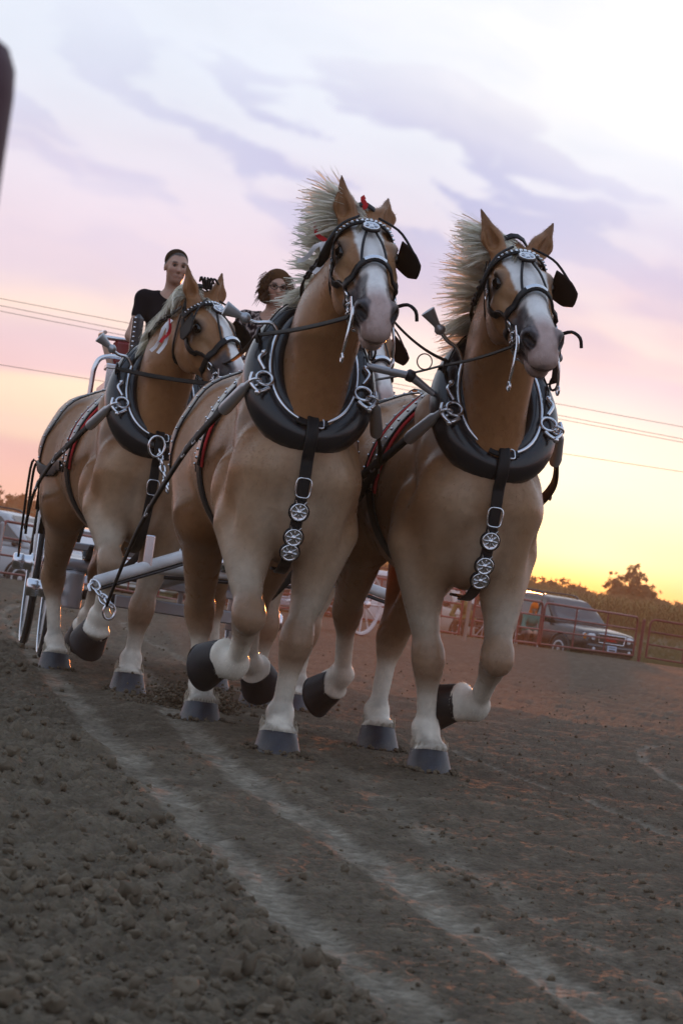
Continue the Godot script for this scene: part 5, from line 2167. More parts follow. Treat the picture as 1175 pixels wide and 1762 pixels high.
func lines() -> void:
	var a: Dictionary = horses[0]
	var b: Dictionary = horses[1]
	var c: Dictionary = horses[2]
	var d: Dictionary = horses[3]
	var p: Dictionary = crowd[0]
	var hand := turn(p.yaw, p.at)
	var hl: Vector3 = hand * (p.bones.wrl + Vector3(0, 0.0, 0.09))
	var hr: Vector3 = hand * (p.bones.wrr + Vector3(0, 0.0, 0.09))
	line_thing("black line from the left front horse's bit to its hame, then back to the driver", [a.bit_r, a.ring_r, c.ring_l + Vector3(0.06, 0.12, 0), hr], 0.012)
	line_thing("black line from the right front horse's near bit to its hame and back", [b.bit_r, b.ring_r, d.ring_r + Vector3(0, 0.1, 0), hl], 0.012)
	line_thing("thin line from the left front horse's far bit across to the other front horse", [a.bit_l, b.ring_r + Vector3(0.01, 0.02, 0)], 0.02)
	line_thing("black line from the far left horse's bit to its hame and up to the driver", [c.bit_r, c.ring_r, hr + Vector3(-0.02, 0, 0)], 0.012)
	line_thing("black line on the far side of the right front horse", [b.bit_l, b.ring_l, d.ring_l + Vector3(0, 0.1, 0), hl], 0.012)
	# the ring through which two lines pass between the front pair
	var g := Geo.new()
	var rp: Vector3 = a.bit_l.lerp(b.ring_r, 0.62) + Vector3(0, -0.05, 0)
	g.ring(Transform3D(Basis(Vector3.UP, 0.3), rp), 0.034, 0.003, 24, 6)
	tag(part("spreader_ring", g, M.dark_steel), "thin steel ring on the line between the two front horses", "ring")
	# a rod that keeps the two front horses apart
	var root := thing("jockey_stick", "pale jointed rod between the collars of the two front horses", "rod")
	var e0: Vector3 = a.ring_l + Vector3(-0.02, -0.06, 0.0)
	var e1: Vector3 = b.ring_r + Vector3(0.02, -0.16, 0.0)
	var mid := e0.lerp(e1, 0.55) + Vector3(0, 0.045, 0)
	g = Geo.new()
	g.tube([e0, e0.lerp(mid, 0.9), mid], [0.018, 0.018, 0.024], 10)
	part("rod", g, M.aluminium, root)
	g = Geo.new()
	g.tube([mid, mid.lerp(e1, 0.12), e1], [0.024, 0.020, 0.010], 10)
	part("end_rod", g, M.aluminium, root)
	g = Geo.new()
	g.lathe(Transform3D(_up_basis((e1 - e0).normalized()), mid), [[0.020, -0.02], [0.028, -0.012], [0.028, 0.012], [0.020, 0.02]], 14)
	part("joint", g, M.dark_steel, root)


# ---------------------------------------------------------------- ground

# pale smooth drag marks left in the dirt, each as x against z from far to near
var tracks := [
	[[-26.0, -2.9], [-17.64, -1.91], [-12.83, -1.13], [-10.72, -0.79], [-8.65, -0.44], [-7.61, -0.25], [-6.56, -0.06], [-5.95, 0.05], [-5.47, 0.13], [-4.68, 0.35], [-2.0, 0.95]],
	[[-18.0, -1.2], [-13.3, -0.69], [-11.19, -0.42], [-8.95, -0.06], [-8.01, 0.14], [-7.43, 0.25], [-6.49, 0.42], [-5.86, 0.55], [-5.18, 0.69], [-2.0, 1.4]],
	[[-13.9, 0.70], [-13.06, 0.88], [-12.33, 1.01], [-11.55, 1.23], [-10.75, 1.37], [-10.01, 1.47], [-6.0, 2.3]],
	[[-18.0, 2.4], [-16.87, 2.13], [-15.21, 1.96], [-13.75, 1.93], [-12.87, 1.95], [-9.0, 2.4]],
	[[-34.0, -3.64], [-29.0, -3.5], [-25.5, -3.15], [-19.57, -2.2], [-15.63, -1.57], [-13.0, -1.2]],
	[[-30.4, -2.37], [-25.5, -1.78], [-22.8, -1.34], [-20.35, -0.98], [-17.0, -0.45]],
	[[-12.0, 0.05], [-10.5, 0.24], [-8.72, 0.41], [-7.78, 0.52], [-6.93, 0.63], [-4.0, 1.25]],
]
var track_width := [0.068, 0.080, 0.034, 0.034, 0.05, 0.045, 0.060]
var track_tone := [0.9, 1.0, 0.95, 0.8, 0.8, 0.7, 0.35]
var gn: Array[FastNoiseLite] = []


func ground_noise() -> void:
	for k in 6:
		var n := FastNoiseLite.new()
		n.seed = 40 + k
		n.noise_type = FastNoiseLite.TYPE_SIMPLEX_SMOOTH
		n.frequency = [0.8, 5.0, 14.0, 40.0, 0.06, 9.0][k]
		n.fractal_octaves = [2, 3, 3, 2, 3, 1][k]
		if k == 5:
			n.noise_type = FastNoiseLite.TYPE_CELLULAR
			n.cellular_return_type = FastNoiseLite.RETURN_DISTANCE
			n.cellular_jitter = 1.0
			n.fractal_type = FastNoiseLite.FRACTAL_NONE
		gn.append(n)


func track_x(k: int, z: float) -> float:
	var t: Array = tracks[k]
	if z < t[0][0] or z > t[-1][0]:
		return 1e6
	for i in t.size() - 1:
		if z <= t[i + 1][0]:
			var u: float = (z - t[i][0]) / (t[i + 1][0] - t[i][0])
			return lerpf(t[i][1], t[i + 1][1], u)
	return 1e6


func terrain(x: float, z: float) -> float:
	# the broad lie of the land: the arena is level, the field beyond dips and then rises to the corn
	var d := -z
	var edge := lerpf(49.0, 63.0, smoothstep(-6.0, 2.0, x))
	return -0.42 * smoothstep(edge, edge + 7.0, d) + 1.0 * smoothstep(95.0, 175.0, d)


func dirt(x: float, z: float, xs: PackedFloat32Array) -> Array:
	var rough := 0.55
	var w := gn[0].get_noise_2d(x, z)
	var left := xs[0] if xs[0] < 1e5 else -2.9
	rough = lerpf(0.42, 1.0, smoothstep(left + 0.02, left - 0.16, x + 0.06 * w))
	rough *= 0.85 + 0.5 * w
	var mark := 0.0
	for k in xs.size():
		if xs[k] > 1e5:
			continue
		var o := x - xs[k] + 0.022 * gn[1].get_noise_2d(x * 0.6 + k * 7.0, z * 0.35)
		var m: float = smoothstep(track_width[k] * 1.35, track_width[k] * 0.55, absf(o)) * track_tone[k]
		if m > mark:
			mark = m
	mark *= clampf(0.80 + 0.9 * gn[1].get_noise_2d(x * 0.8 + 31.0, z * 0.35), 0.0, 1.0)
	var a := gn[1].get_noise_2d((x + 0.2 * z) * 1.1, z * 0.5)
	var b := gn[2].get_noise_2d(x, z)
	var c := gn[3].get_noise_2d(x, z)
	var cell := clampf(0.25 - gn[5].get_noise_2d(x + 0.02 * b, z + 0.02 * a), -0.2, 1.2)
	var calm := 1.0 - 0.85 * mark
	var lump := absf(gn[2].get_noise_2d(x * 0.55 + 9.0, z * 0.55)) * 2.0 - 0.4
	var h := 0.018 * w + calm * rough * (0.020 * a + 0.016 * b * absf(b) * 2.0 + 0.010 * b + 0.007 * cell * smoothstep(0.6, 1.1, rough) + 0.017 * lump) + 0.0035 * c * (0.4 + 0.6 * calm * rough) - 0.012 * mark
	var tone := 1.0 + 0.25 * a + 0.22 * b + 0.15 * c + 0.12 * w
	var dry := smoothstep(0.15, 0.55, a + 0.3 * b) * 0.22
	var base := Color(0.128, 0.101, 0.068).lerp(Color(0.215, 0.185, 0.135), dry * (1.2 - rough * 0.5))
	var q := base.lerp(Color(0.285, 0.250, 0.190), mark * (0.80 + 0.5 * b + 0.25 * c)) * tone
	return [h, q]


func build_ground() -> void:
	ground_noise()
	var soil := mat("arena_dirt", Color(1, 1, 1), 0.95)
	soil.vertex_color_use_as_albedo = true
	soil.metallic_specular = 0.3
	soil.uv1_world_triplanar = true
	tri(soil, 1.3, noise_tex(0.02, 5, 61, 0.72, 1.0, 1024), null, noise_tex(0.035, 5, 62, 0.0, 1.0, 1024), 1.1)
	var g := Geo.new()
	# rows get wider apart with distance; columns are densest through the middle of the arena
	var zs := PackedFloat32Array()
	var z := 3.4
	while z < 20.0:
		zs.append(-z)
		z *= 1.0031
	while z < 84.0:
		zs.append(-z)
		z *= 1.012
	var us := PackedFloat32Array()
	var u := -0.165
	while u <= 0.1651:
		us.append(u)
		u += 0.00098
	var wide := PackedFloat32Array()
	for k in 26:
		wide.append(0.165 * pow(1.14, k + 1) + 0.003 * k)
	var full := PackedFloat32Array()
	for k in range(25, -1, -1):
		full.append(-wide[k])
	full.append_array(us)
	full.append_array(wide)
	var cols := full.size()
	for zz in zs:
		var xs := PackedFloat32Array()
		for k in tracks.size():
			xs.append(track_x(k, zz))
		for uu in full:
			var x := -uu * zz
			var r := dirt(x, zz, xs)
			var far := smoothstep(60.0, 45.0, -zz) * 0.8 + 0.2
			var grass := smoothstep(61.0, 63.5, -zz - x * 0.15 + gn[0].get_noise_2d(x * 0.4, zz * 0.4) * 2.0)
			g.v.append(Vector3(x, terrain(x, zz) + r[0] * far, zz))
			g.c.append(r[1].lerp(Color(0.075, 0.088, 0.030), grass))
	for j in zs.size() - 1:
		for i in cols - 1:
			var a := j * cols + i
			g.idx.append(a)
			g.idx.append(a + 1)
			g.idx.append(a + cols + 1)
			g.idx.append(a)
			g.idx.append(a + cols + 1)
			g.idx.append(a + cols)
	part("arena_ground", g, soil)
	tag(get_node("arena_ground"), "", "", "", "structure")
	# the land all round, as far as the horizon
	var f := Geo.new()
	var rr := [0.0, 3.0, 8.0, 20.0, 40.0, 62.0, 76.0, 84.0, 95.0, 110.0, 125.0, 140.0, 155.0, 175.0, 230.0, 330.0]
	var seg := 96
	var field := mat("field_grass", Color(0.085, 0.090, 0.032), 0.95)
	field.uv1_world_triplanar = true
	tri(field, 0.35, noise_tex(0.02, 5, 66, 0.55, 1.0, 512), null, noise_tex(0.05, 4, 67, 0.0, 1.0), 3.0)
	for r0 in rr:
		for s in seg:
			var a := TAU * s / seg
			var x: float = sin(a) * r0
			var zz: float = -cos(a) * r0
			f.v.append(Vector3(x, terrain(x, -absf(r0) if zz < 0 else 0.0) - 0.14 + (0.06 if r0 > 84.0 else 0.0), zz))
			f.c.append(Color(1, 1, 1))
	for j in rr.size() - 1:
		for s in seg:
			var s1 := (s + 1) % seg
			f.face(j * seg + s, j * seg + s1, (j + 1) * seg + s1)
			f.face(j * seg + s, (j + 1) * seg + s1, (j + 1) * seg + s)
	part("field", f, field)
	tag(get_node("field"), "", "", "", "structure")
	clods()


func clods() -> void:
	# loose crumbs and lumps of dirt on the surface
	var lump := Geo.new()
	var n := FastNoiseLite.new()
	n.seed = 9
	n.frequency = 1.5
	var hh := 7
	var ww := 11
	for j in hh + 1:
		var p := -PI / 2 + PI * j / hh
		for i in ww:
			var a := TAU * i / ww
			var d := Vector3(cos(a) * cos(p), sin(p), sin(a) * cos(p))
			lump.v.append(d * (1.0 + 0.8 * n.get_noise_3d(d.x, d.y, d.z)))
			lump.c.append(Color(1, 1, 1))
	for j in hh:
		for i in ww:
			var i1 := (i + 1) % ww
			lump.face(j * ww + i, (j + 1) * ww + i1, j * ww + i1)
			lump.face(j * ww + i, (j + 1) * ww + i, (j + 1) * ww + i1)
	var r := RandomNumberGenerator.new()
	r.seed = 500
	var where := []
	var tint := []
	while where.size() < 11000:
		var d := 3.6 * pow(9.0, r.randf())
		var x := r.randf_range(-0.2, 0.2) * d
		var z := -d
		var xs := PackedFloat32Array()
		for k in tracks.size():
			xs.append(track_x(k, z))
		var skip := false
		for k in 4:
			if absf(x - xs[k]) < track_width[k] * 0.9 and r.randf() < 0.92:
				skip = true
		if skip:
			continue
		var left: float = xs[0] if xs[0] < 1e5 else -2.9
		var out := x < left
		if not out and r.randf() < 0.55:
			continue
		var size := 0.0025 + 0.016 * pow(r.randf(), 5.0) * (1.0 if out else 0.6)
		if out and r.randf() < 0.02:
			size = r.randf_range(0.014, 0.028)
		var res := dirt(x, z, xs)
		var b := Basis.from_euler(Vector3(r.randf() * TAU, r.randf() * TAU, r.randf() * TAU)) * Basis.from_scale(Vector3(1, r.randf_range(0.6, 1.0), r.randf_range(0.7, 1.2)) * size)
		where.append(Transform3D(b, Vector3(x, terrain(x, z) + res[0] + size * 0.35, z)))
		var t := r.randf_range(0.75, 1.15)
		tint.append(Color(0.125 * t, 0.099 * t, 0.067 * t))
	# dirt thrown up behind the left front horse's hind foot
	for i in 1800:
		var a := r.randf()
		var p := Vector3(-0.60, 0.0, -13.95) + Vector3(r.randfn(0.0, 0.13) - 0.10 * a, absf(r.randfn(0.0, 0.06)), r.randfn(0.0, 0.12))
		var size := 0.002 + 0.009 * pow(r.randf(), 2.5)
		where.append(Transform3D(Basis.from_euler(Vector3(r.randf() * TAU, r.randf() * TAU, 0)) * Basis.from_scale(Vector3.ONE * size), p))
		var t := r.randf_range(0.7, 1.2)
		tint.append(Color(0.125 * t, 0.099 * t, 0.067 * t))
	# crumbs pressed up round every foot that stands on the ground
	for h: Dictionary in horses:
		for L: Array in h.front + h.hind:
			if not L[7]:
				continue
			var c: Vector3 = turn(h.yaw, h.at) * (L[4] + Vector3(0, 0, 0.03))
			for i in 150:
				var a := r.randf() * TAU
				var d := 0.105 + absf(r.randfn(0.0, 0.035))
				var x := c.x + cos(a) * d
				var z := c.z + sin(a) * d
				var xs := PackedFloat32Array()
				for k in tracks.size():
					xs.append(track_x(k, z))
				var size := 0.003 + 0.011 * pow(r.randf(), 2.5)
				var res := dirt(x, z, xs)
				var up := maxf(0.0, 0.018 - absf(d - 0.115) * 0.3) * r.randf()
				where.append(Transform3D(Basis.from_euler(Vector3(r.randf() * TAU, r.randf() * TAU, 0)) * Basis.from_scale(Vector3(1, 0.8, 1) * size), Vector3(x, terrain(x, z) + res[0] + up, z)))
				var t := r.randf_range(0.7, 1.15)
				tint.append(Color(0.118 * t, 0.093 * t, 0.063 * t))
	var mm := MultiMesh.new()
	mm.transform_format = MultiMesh.TRANSFORM_3D
	mm.use_colors = true
	mm.mesh = lump.mesh()
	mm.instance_count = where.size()
	for i in where.size():
		mm.set_instance_transform(i, where[i])
		mm.set_instance_color(i, tint[i])
	var o := MultiMeshInstance3D.new()
	o.name = "dirt_clods"
	o.multimesh = mm
	var m := mat("clod_dirt", Color(1, 1, 1), 0.95)
	m.vertex_color_use_as_albedo = true
	m.metallic_specular = 0.3
	o.material_override = m
	add_child(o)
	tag(o, "loose crumbs and lumps of grey-brown dirt", "dirt", "", "stuff")


func flare_haze() -> void:
	# orange haze added behind the front pair to imitate the low sun's lens flare
	var m := FogMaterial.new()
	m.density = 0.007
	m.albedo = Color(1.0, 0.56, 0.30)
	for q in [["flare_veil", Vector3(0.35, 0.35, -27.0), Vector3(3.6, 1.7, 28.0)], ["flare_veil_near", Vector3(-0.1, 0.25, -14.6), Vector3(2.6, 1.0, 3.4)]]:
		var v := FogVolume.new()
		v.name = q[0]
		v.shape = RenderingServer.FOG_VOLUME_SHAPE_ELLIPSOID
		v.size = q[2]
		v.position = q[1]
		v.material = m
		add_child(v)
		tag(v, "added orange haze for the sun flare low behind the trotting horses", "flare_haze", "", "stuff")


# ---------------------------------------------------------------- beyond the arena

func spoked_wheel(root: Node3D, called: String, x: Transform3D, r: float, spokes: int, rim_m: Material, spoke_m: Material, hub_m: Material, hub_len := 0.10) -> Node3D:
	# the frame's z axis is the axle, pointing outwards
	var g := Geo.new()
	var turned := x * Transform3D(Basis(Vector3.RIGHT, PI / 2), Vector3.ZERO)
	g.lathe(turned, [[r - 0.045, -0.022], [r, -0.022], [r, 0.022], [r - 0.045, 0.022], [r - 0.045, -0.022]], 40, false)
	var w := part(called, g, rim_m, root)
	g = Geo.new()
	g.ring(x, r + 0.008, 0.016, 40, 8)
	part("tyre", g, M.tyre_rubber, w)
	for s in [-1.0, 1.0]:
		g = Geo.new()
		g.ring(x * Transform3D(Basis(), Vector3(0, 0, 0.022 * s)), r - 0.006, 0.007, 40, 6)
		part("rim_band", g, M.chrome if rim_m == M.black_paint else rim_m, w)
	for k in spokes:
		var a := TAU * k / spokes
		var d := Vector3(cos(a), sin(a), 0)
		g = Geo.new()
		g.tube([x * (d * 0.05), x * (d * r * 0.5), x * (d * (r - 0.04))], [0.022, 0.017, 0.014], 7)
		part("spoke", g, spoke_m, w)
	g = Geo.new()
	g.lathe(turned, [[0.062, -0.07], [0.075, -0.03], [0.075, 0.03], [0.058, 0.035], [0.054, hub_len * 0.55], [0.060, hub_len * 0.6], [0.062, hub_len], [0.050, hub_len + 0.012], [0.0, hub_len + 0.014]], 24, false)
	part("hub", g, hub_m, w)
	return w


func car_loft(rows: Array, closed_ends := true) -> Geo:
	# rows: [z, list of [half width, height]] from front to back; both sides at once
	var g := Geo.new()
	var n: int = rows[0][1].size()
	var m := n * 2
	for r: Array in rows:
		for i in n:
			g.vert(Vector3(-r[1][i][0], r[1][i][1], r[0]))
		for i in range(n - 1, -1, -1):
			g.vert(Vector3(r[1][i][0], r[1][i][1], r[0]))
	for j in rows.size() - 1:
		for i in m:
			var i1 := (i + 1) % m
			g.face(j * m + i, j * m + i1, (j + 1) * m + i1)
			g.face(j * m + i, (j + 1) * m + i1, (j + 1) * m + i)
	if closed_ends:
		var a := []
		var b := []
		for i in m:
			a.append(g.v[i])
			b.append(g.v[(rows.size() - 1) * m + i])
		g.poly(a, true)
		g.poly(b)
	return g


func car(label: String, where: Transform3D, paint: Material, van := false, detail := false) -> Node3D:
	var root := thing("parked_car", label, "car", where, "cars parked beyond the fence")
	var belt := 1.10
	var roof := 1.74 if not van else 1.80
	var nose := 2.43
	var tail := -2.43
	var cowl := 1.12 if not van else 1.55
	var head := 0.42 if not van else 0.75
	var sec := func(z: float, w: float, lo: float, hi: float) -> Array:
		return [z, [[w * 0.80, lo], [w * 0.97, lo + 0.10], [w, lo + 0.34], [w * 0.985, hi - 0.13], [w * 0.92, hi - 0.025], [w * 0.55, hi + 0.012], [0.02, hi + 0.02]]]
	var rows := []
	for q in [[nose, 0.80, 0.34, 0.80], [nose - 0.06, 0.88, 0.30, 0.93], [nose - 0.25, 0.925, 0.28, 0.985], [cowl + 0.6, 0.94, 0.27, 1.035], [cowl, 0.945, 0.27, belt - 0.03], [0.3, 0.945, 0.27, belt], [-1.2, 0.945, 0.27, belt + 0.01], [-2.2, 0.935, 0.28, belt + 0.02], [tail + 0.05, 0.91, 0.30, belt], [tail, 0.86, 0.36, belt - 0.06]]:
		rows.append(sec.call(q[0], q[1], q[2], q[3]))
	part("body", car_loft(rows), paint, root)
	# cabin
	var cab := []
	for q in [[cowl, 0.88, 0.86, belt + 0.005], [lerpf(cowl, head, 0.5), 0.885, 0.78, lerpf(belt, roof, 0.56)], [head, 0.89, 0.70, roof - 0.05], [head - 0.25, 0.89, 0.70, roof], [-1.2, 0.89, 0.70, roof + 0.015], [-2.1, 0.88, 0.69, roof - 0.02], [-2.28, 0.875, 0.72, roof - 0.12], [tail + 0.04, 0.86, 0.82, belt + 0.02]]:
		cab.append([q[0], [[q[1], belt - 0.12], [q[1] * 0.995, belt], [lerpf(q[1], q[2], 0.85), lerpf(belt, q[3], 0.88)], [q[2] * 0.90, q[3] - 0.012], [q[2] * 0.5, q[3]], [0.02, q[3] + 0.004]]])
	part("roof", car_loft(cab), paint, root)
	# glass
	var pane := func(pts: Array) -> Geo:
		var g := Geo.new()
		g.poly(pts)
		return g
	var up := 0.012
	var ws := (Vector3(0, roof - 0.05, head) - Vector3(0, belt, cowl))
	var wn := Vector3(0, -ws.z, ws.y).normalized() * 0.02
	if wn.z < 0:
		wn = -wn
	var lo_w := Vector3(0, belt, cowl) + ws * 0.06
	var hi_w := Vector3(0, belt, cowl) + ws * 0.93
	part("windscreen", pane.call([lo_w + wn + Vector3(-0.80, 0, 0), lo_w + wn + Vector3(0.80, 0, 0), hi_w + wn * 1.6 + Vector3(0.61, 0, 0), hi_w + wn * 1.6 + Vector3(-0.61, 0, 0)]), M.car_glass, root)
	part("rear_window", pane.call([Vector3(0.72, belt + 0.08, tail + 0.02), Vector3(-0.72, belt + 0.08, tail + 0.02), Vector3(-0.60, roof - 0.16, tail + 0.13), Vector3(0.60, roof - 0.16, tail + 0.13)]), M.car_glass, root)
	for s in [-1.0, 1.0]:
		var spans := [[cowl - 0.16, 0.30, head + 0.02, 0.30], [0.22, -0.62, 0.22, -0.62], [-0.72, -2.02, -0.72, -1.92]]
		for q: Array in spans:
			var yb := belt + 0.05
			var yt := roof - 0.13
			var xb := 0.897
			var xt := 0.752
			if q[0] > 1.0 and q[2] < q[0] - 0.2:
				part("side_window", pane.call([Vector3(s * (xb + up), yb, q[0]), Vector3(s * (xt + up), yt, q[2] - 0.12), Vector3(s * (xt + up), yt, q[3]), Vector3(s * (xb + up), yb, q[1])]), M.car_glass, root)
			else:
				part("side_window", pane.call([Vector3(s * (xb + up), yb, q[0]), Vector3(s * (xt + up), yt, q[2]), Vector3(s * (xt + up), yt, q[3]), Vector3(s * (xb + up), yb, q[1])]), M.car_glass, root)
		# wheels in dark arches
		for z in [1.48, -1.40]:
			var g := Geo.new()
			var ax := Transform3D(Basis(Vector3.BACK, -s * PI / 2), Vector3(s * 0.86, 0.36, z))
			g.lathe(ax, [[0.30, -0.16], [0.36, -0.13], [0.36, 0.08], [0.33, 0.105], [0.24, 0.105]], 26)
			var w := part("wheel", g, M.tyre_rubber, root)
			g = Geo.new()
			g.lathe(ax, [[0.235, 0.085], [0.235, 0.112], [0.20, 0.112], [0.17, 0.09], [0.06, 0.105], [0.0, 0.107]], 22, false)
			part("rim", g, M.aluminium, w)
			g = Geo.new()
			var ar := []
			for k in 15:
				var a := PI * k / 14
				ar.append(Vector3(s * 0.935, 0.36 + sin(a) * 0.42, z + cos(a) * 0.42))
			g.tube(ar, 0.035, 6)
			part("wheel_arch", g, M.black_paint, root)
		var hl := Geo.new()
		hl.box(Transform3D(Basis(Vector3.UP, s * 0.28), Vector3(s * 0.70, 0.80, nose - 0.085)), Vector3(0.36, 0.19, 0.14), 0.04)
		part("headlight", hl, M.lamp_glass, root)
		hl = Geo.new()
		hl.ellipsoid(Transform3D(Basis(), Vector3(s * 1.02, 1.12, cowl - 0.30)), Vector3(0.11, 0.085, 0.06), 10)
		hl.tube([Vector3(s * 0.90, 1.10, cowl - 0.28), Vector3(s * 0.96, 1.11, cowl - 0.29)], 0.03, 6)
		part("mirror", hl, M.black_paint, root)
		hl = Geo.new()
		hl.tube(curve([Vector3(s * 0.60, roof - 0.02, head - 0.35), Vector3(s * 0.60, roof + 0.075, head - 0.55), Vector3(s * 0.60, roof + 0.085, -1.0), Vector3(s * 0.60, roof + 0.07, -1.75), Vector3(s * 0.60, roof - 0.03, -1.95)], 16), 0.022, 6)
		part("roof_rail", hl, M.black_paint, root)
		hl = Geo.new()
		hl.box(Transform3D(Basis(), Vector3(s * 0.80, 0.84, tail + 0.03)), Vector3(0.16, 0.42, 0.10), 0.03)
		part("tail_light", hl, M.red_wagon_paint, root)
	var g := Geo.new()
	g.box(Transform3D(Basis(), Vector3(0, 0.52, nose - 0.01)), Vector3(1.62, 0.22, 0.16), 0.05)
	part("bumper", g, paint, root)
	g = Geo.new()
	g.box(Transform3D(Basis(), Vector3(0, 0.79, nose - 0.02)), Vector3(0.92, 0.24, 0.06), 0.03)
	var grille := part("grille", g, M.black_paint, root)
	g = Geo.new()
	var gp := []
	for c in [Vector2(-0.46, 0.905), Vector2(0.46, 0.905), Vector2(0.42, 0.68), Vector2(-0.42, 0.68)]:
		gp.append(Vector3(c.x, c.y, nose + 0.012))
	gp.append(gp[0])
	for k in 4:
		g.tube([gp[k], gp[k + 1]], 0.018, 6)
	part("grille_frame", g, M.chrome, grille)
	g = Geo.new()
	g.box(Transform3D(Basis(), Vector3(0.0, 0.55, nose + 0.078)), Vector3(0.31, 0.16, 0.012), 0.004)
	var plate := part("licence_plate", g, M.plate_blue, root)
	if detail:
		var t := TextMesh.new()
		t.text = "GMC"
		t.font_size = 20
		t.pixel_size = 0.0085
		t.depth = 0.012
		var font := SystemFont.new()
		font.font_names = PackedStringArray(["Droid Sans"])
		font.font_weight = 700
		t.font = font
		part("badge", t, M.badge_red, grille, Transform3D(Basis(), Vector3(0, 0.795, nose + 0.022)))
		var st := Geo.new()
		for k in 2:
			st.box(Transform3D(Basis(), Vector3(0, 0.585 - 0.07 * k, nose + 0.086)), Vector3(0.22, 0.018 + 0.02 * k, 0.003))
		part("plate_print", st, M.wire_black, plate)
		for s in [-1.0, 1.0]:
			g = Geo.new()
			g.ball(Vector3(s * 0.60, 0.50, nose + 0.04), 0.06, 10)
			part("fog_lamp", g, M.lamp_glass, root)
			g = Geo.new()
			g.box(Transform3D(Basis(Vector3.UP, s * 0.28), Vector3(s * 0.83, 0.80, nose - 0.095)), Vector3(0.07, 0.15, 0.15), 0.02)
			part("indicator", g, M.amber, root)
		g = Geo.new()
		g.box(Transform3D(Basis(Vector3.UP, -0.2), Vector3(0.02, 1.36, 0.80)), Vector3(0.12, 0.16, 0.01))
		part("windscreen_card", g, M.white_paint, root)
		for s in [-1.0, 1.0]:
			g = Geo.new()
			g.tube([Vector3(s * 0.30 - 0.25, belt + 0.015, cowl + 0.05), Vector3(s * 0.30 + 0.22, belt + 0.10, cowl - 0.03)], 0.010, 5)
			part("wiper", g, M.black_paint, root)
	return root


func folding_chair(where: Transform3D, label: String, m: Material) -> void:
	var root := thing("folding_chair", label, "chair", where, "chairs beyond the fence")
	var g := Geo.new()
	g.box(Transform3D(Basis(), Vector3(0, 0.40, 0.02)), Vector3(0.50, 0.03, 0.46), 0.01)
	part("seat", g, m, root)
	g = Geo.new()
	g.box(Transform3D(Basis(Vector3.RIGHT, -0.2), Vector3(0, 0.70, -0.26)), Vector3(0.50, 0.44, 0.025), 0.01)
	part("backrest", g, m, root)
	for s in [-1.0, 1.0]:
		for q in [[0.24, -0.26], [-0.22, 0.26]]:
			g = Geo.new()
			g.tube([Vector3(s * 0.26, 0.0, q[0]), Vector3(s * 0.26, 0.42 if q[0] > 0 else 0.9, q[1] if q[0] > 0 else -0.30)], 0.012, 6)
			part("leg", g, M.dull_steel, root)
		g = Geo.new()
		g.box(Transform3D(Basis(), Vector3(s * 0.28, 0.60, 0.02)), Vector3(0.05, 0.02, 0.42), 0.008)
		part("armrest", g, m, root)


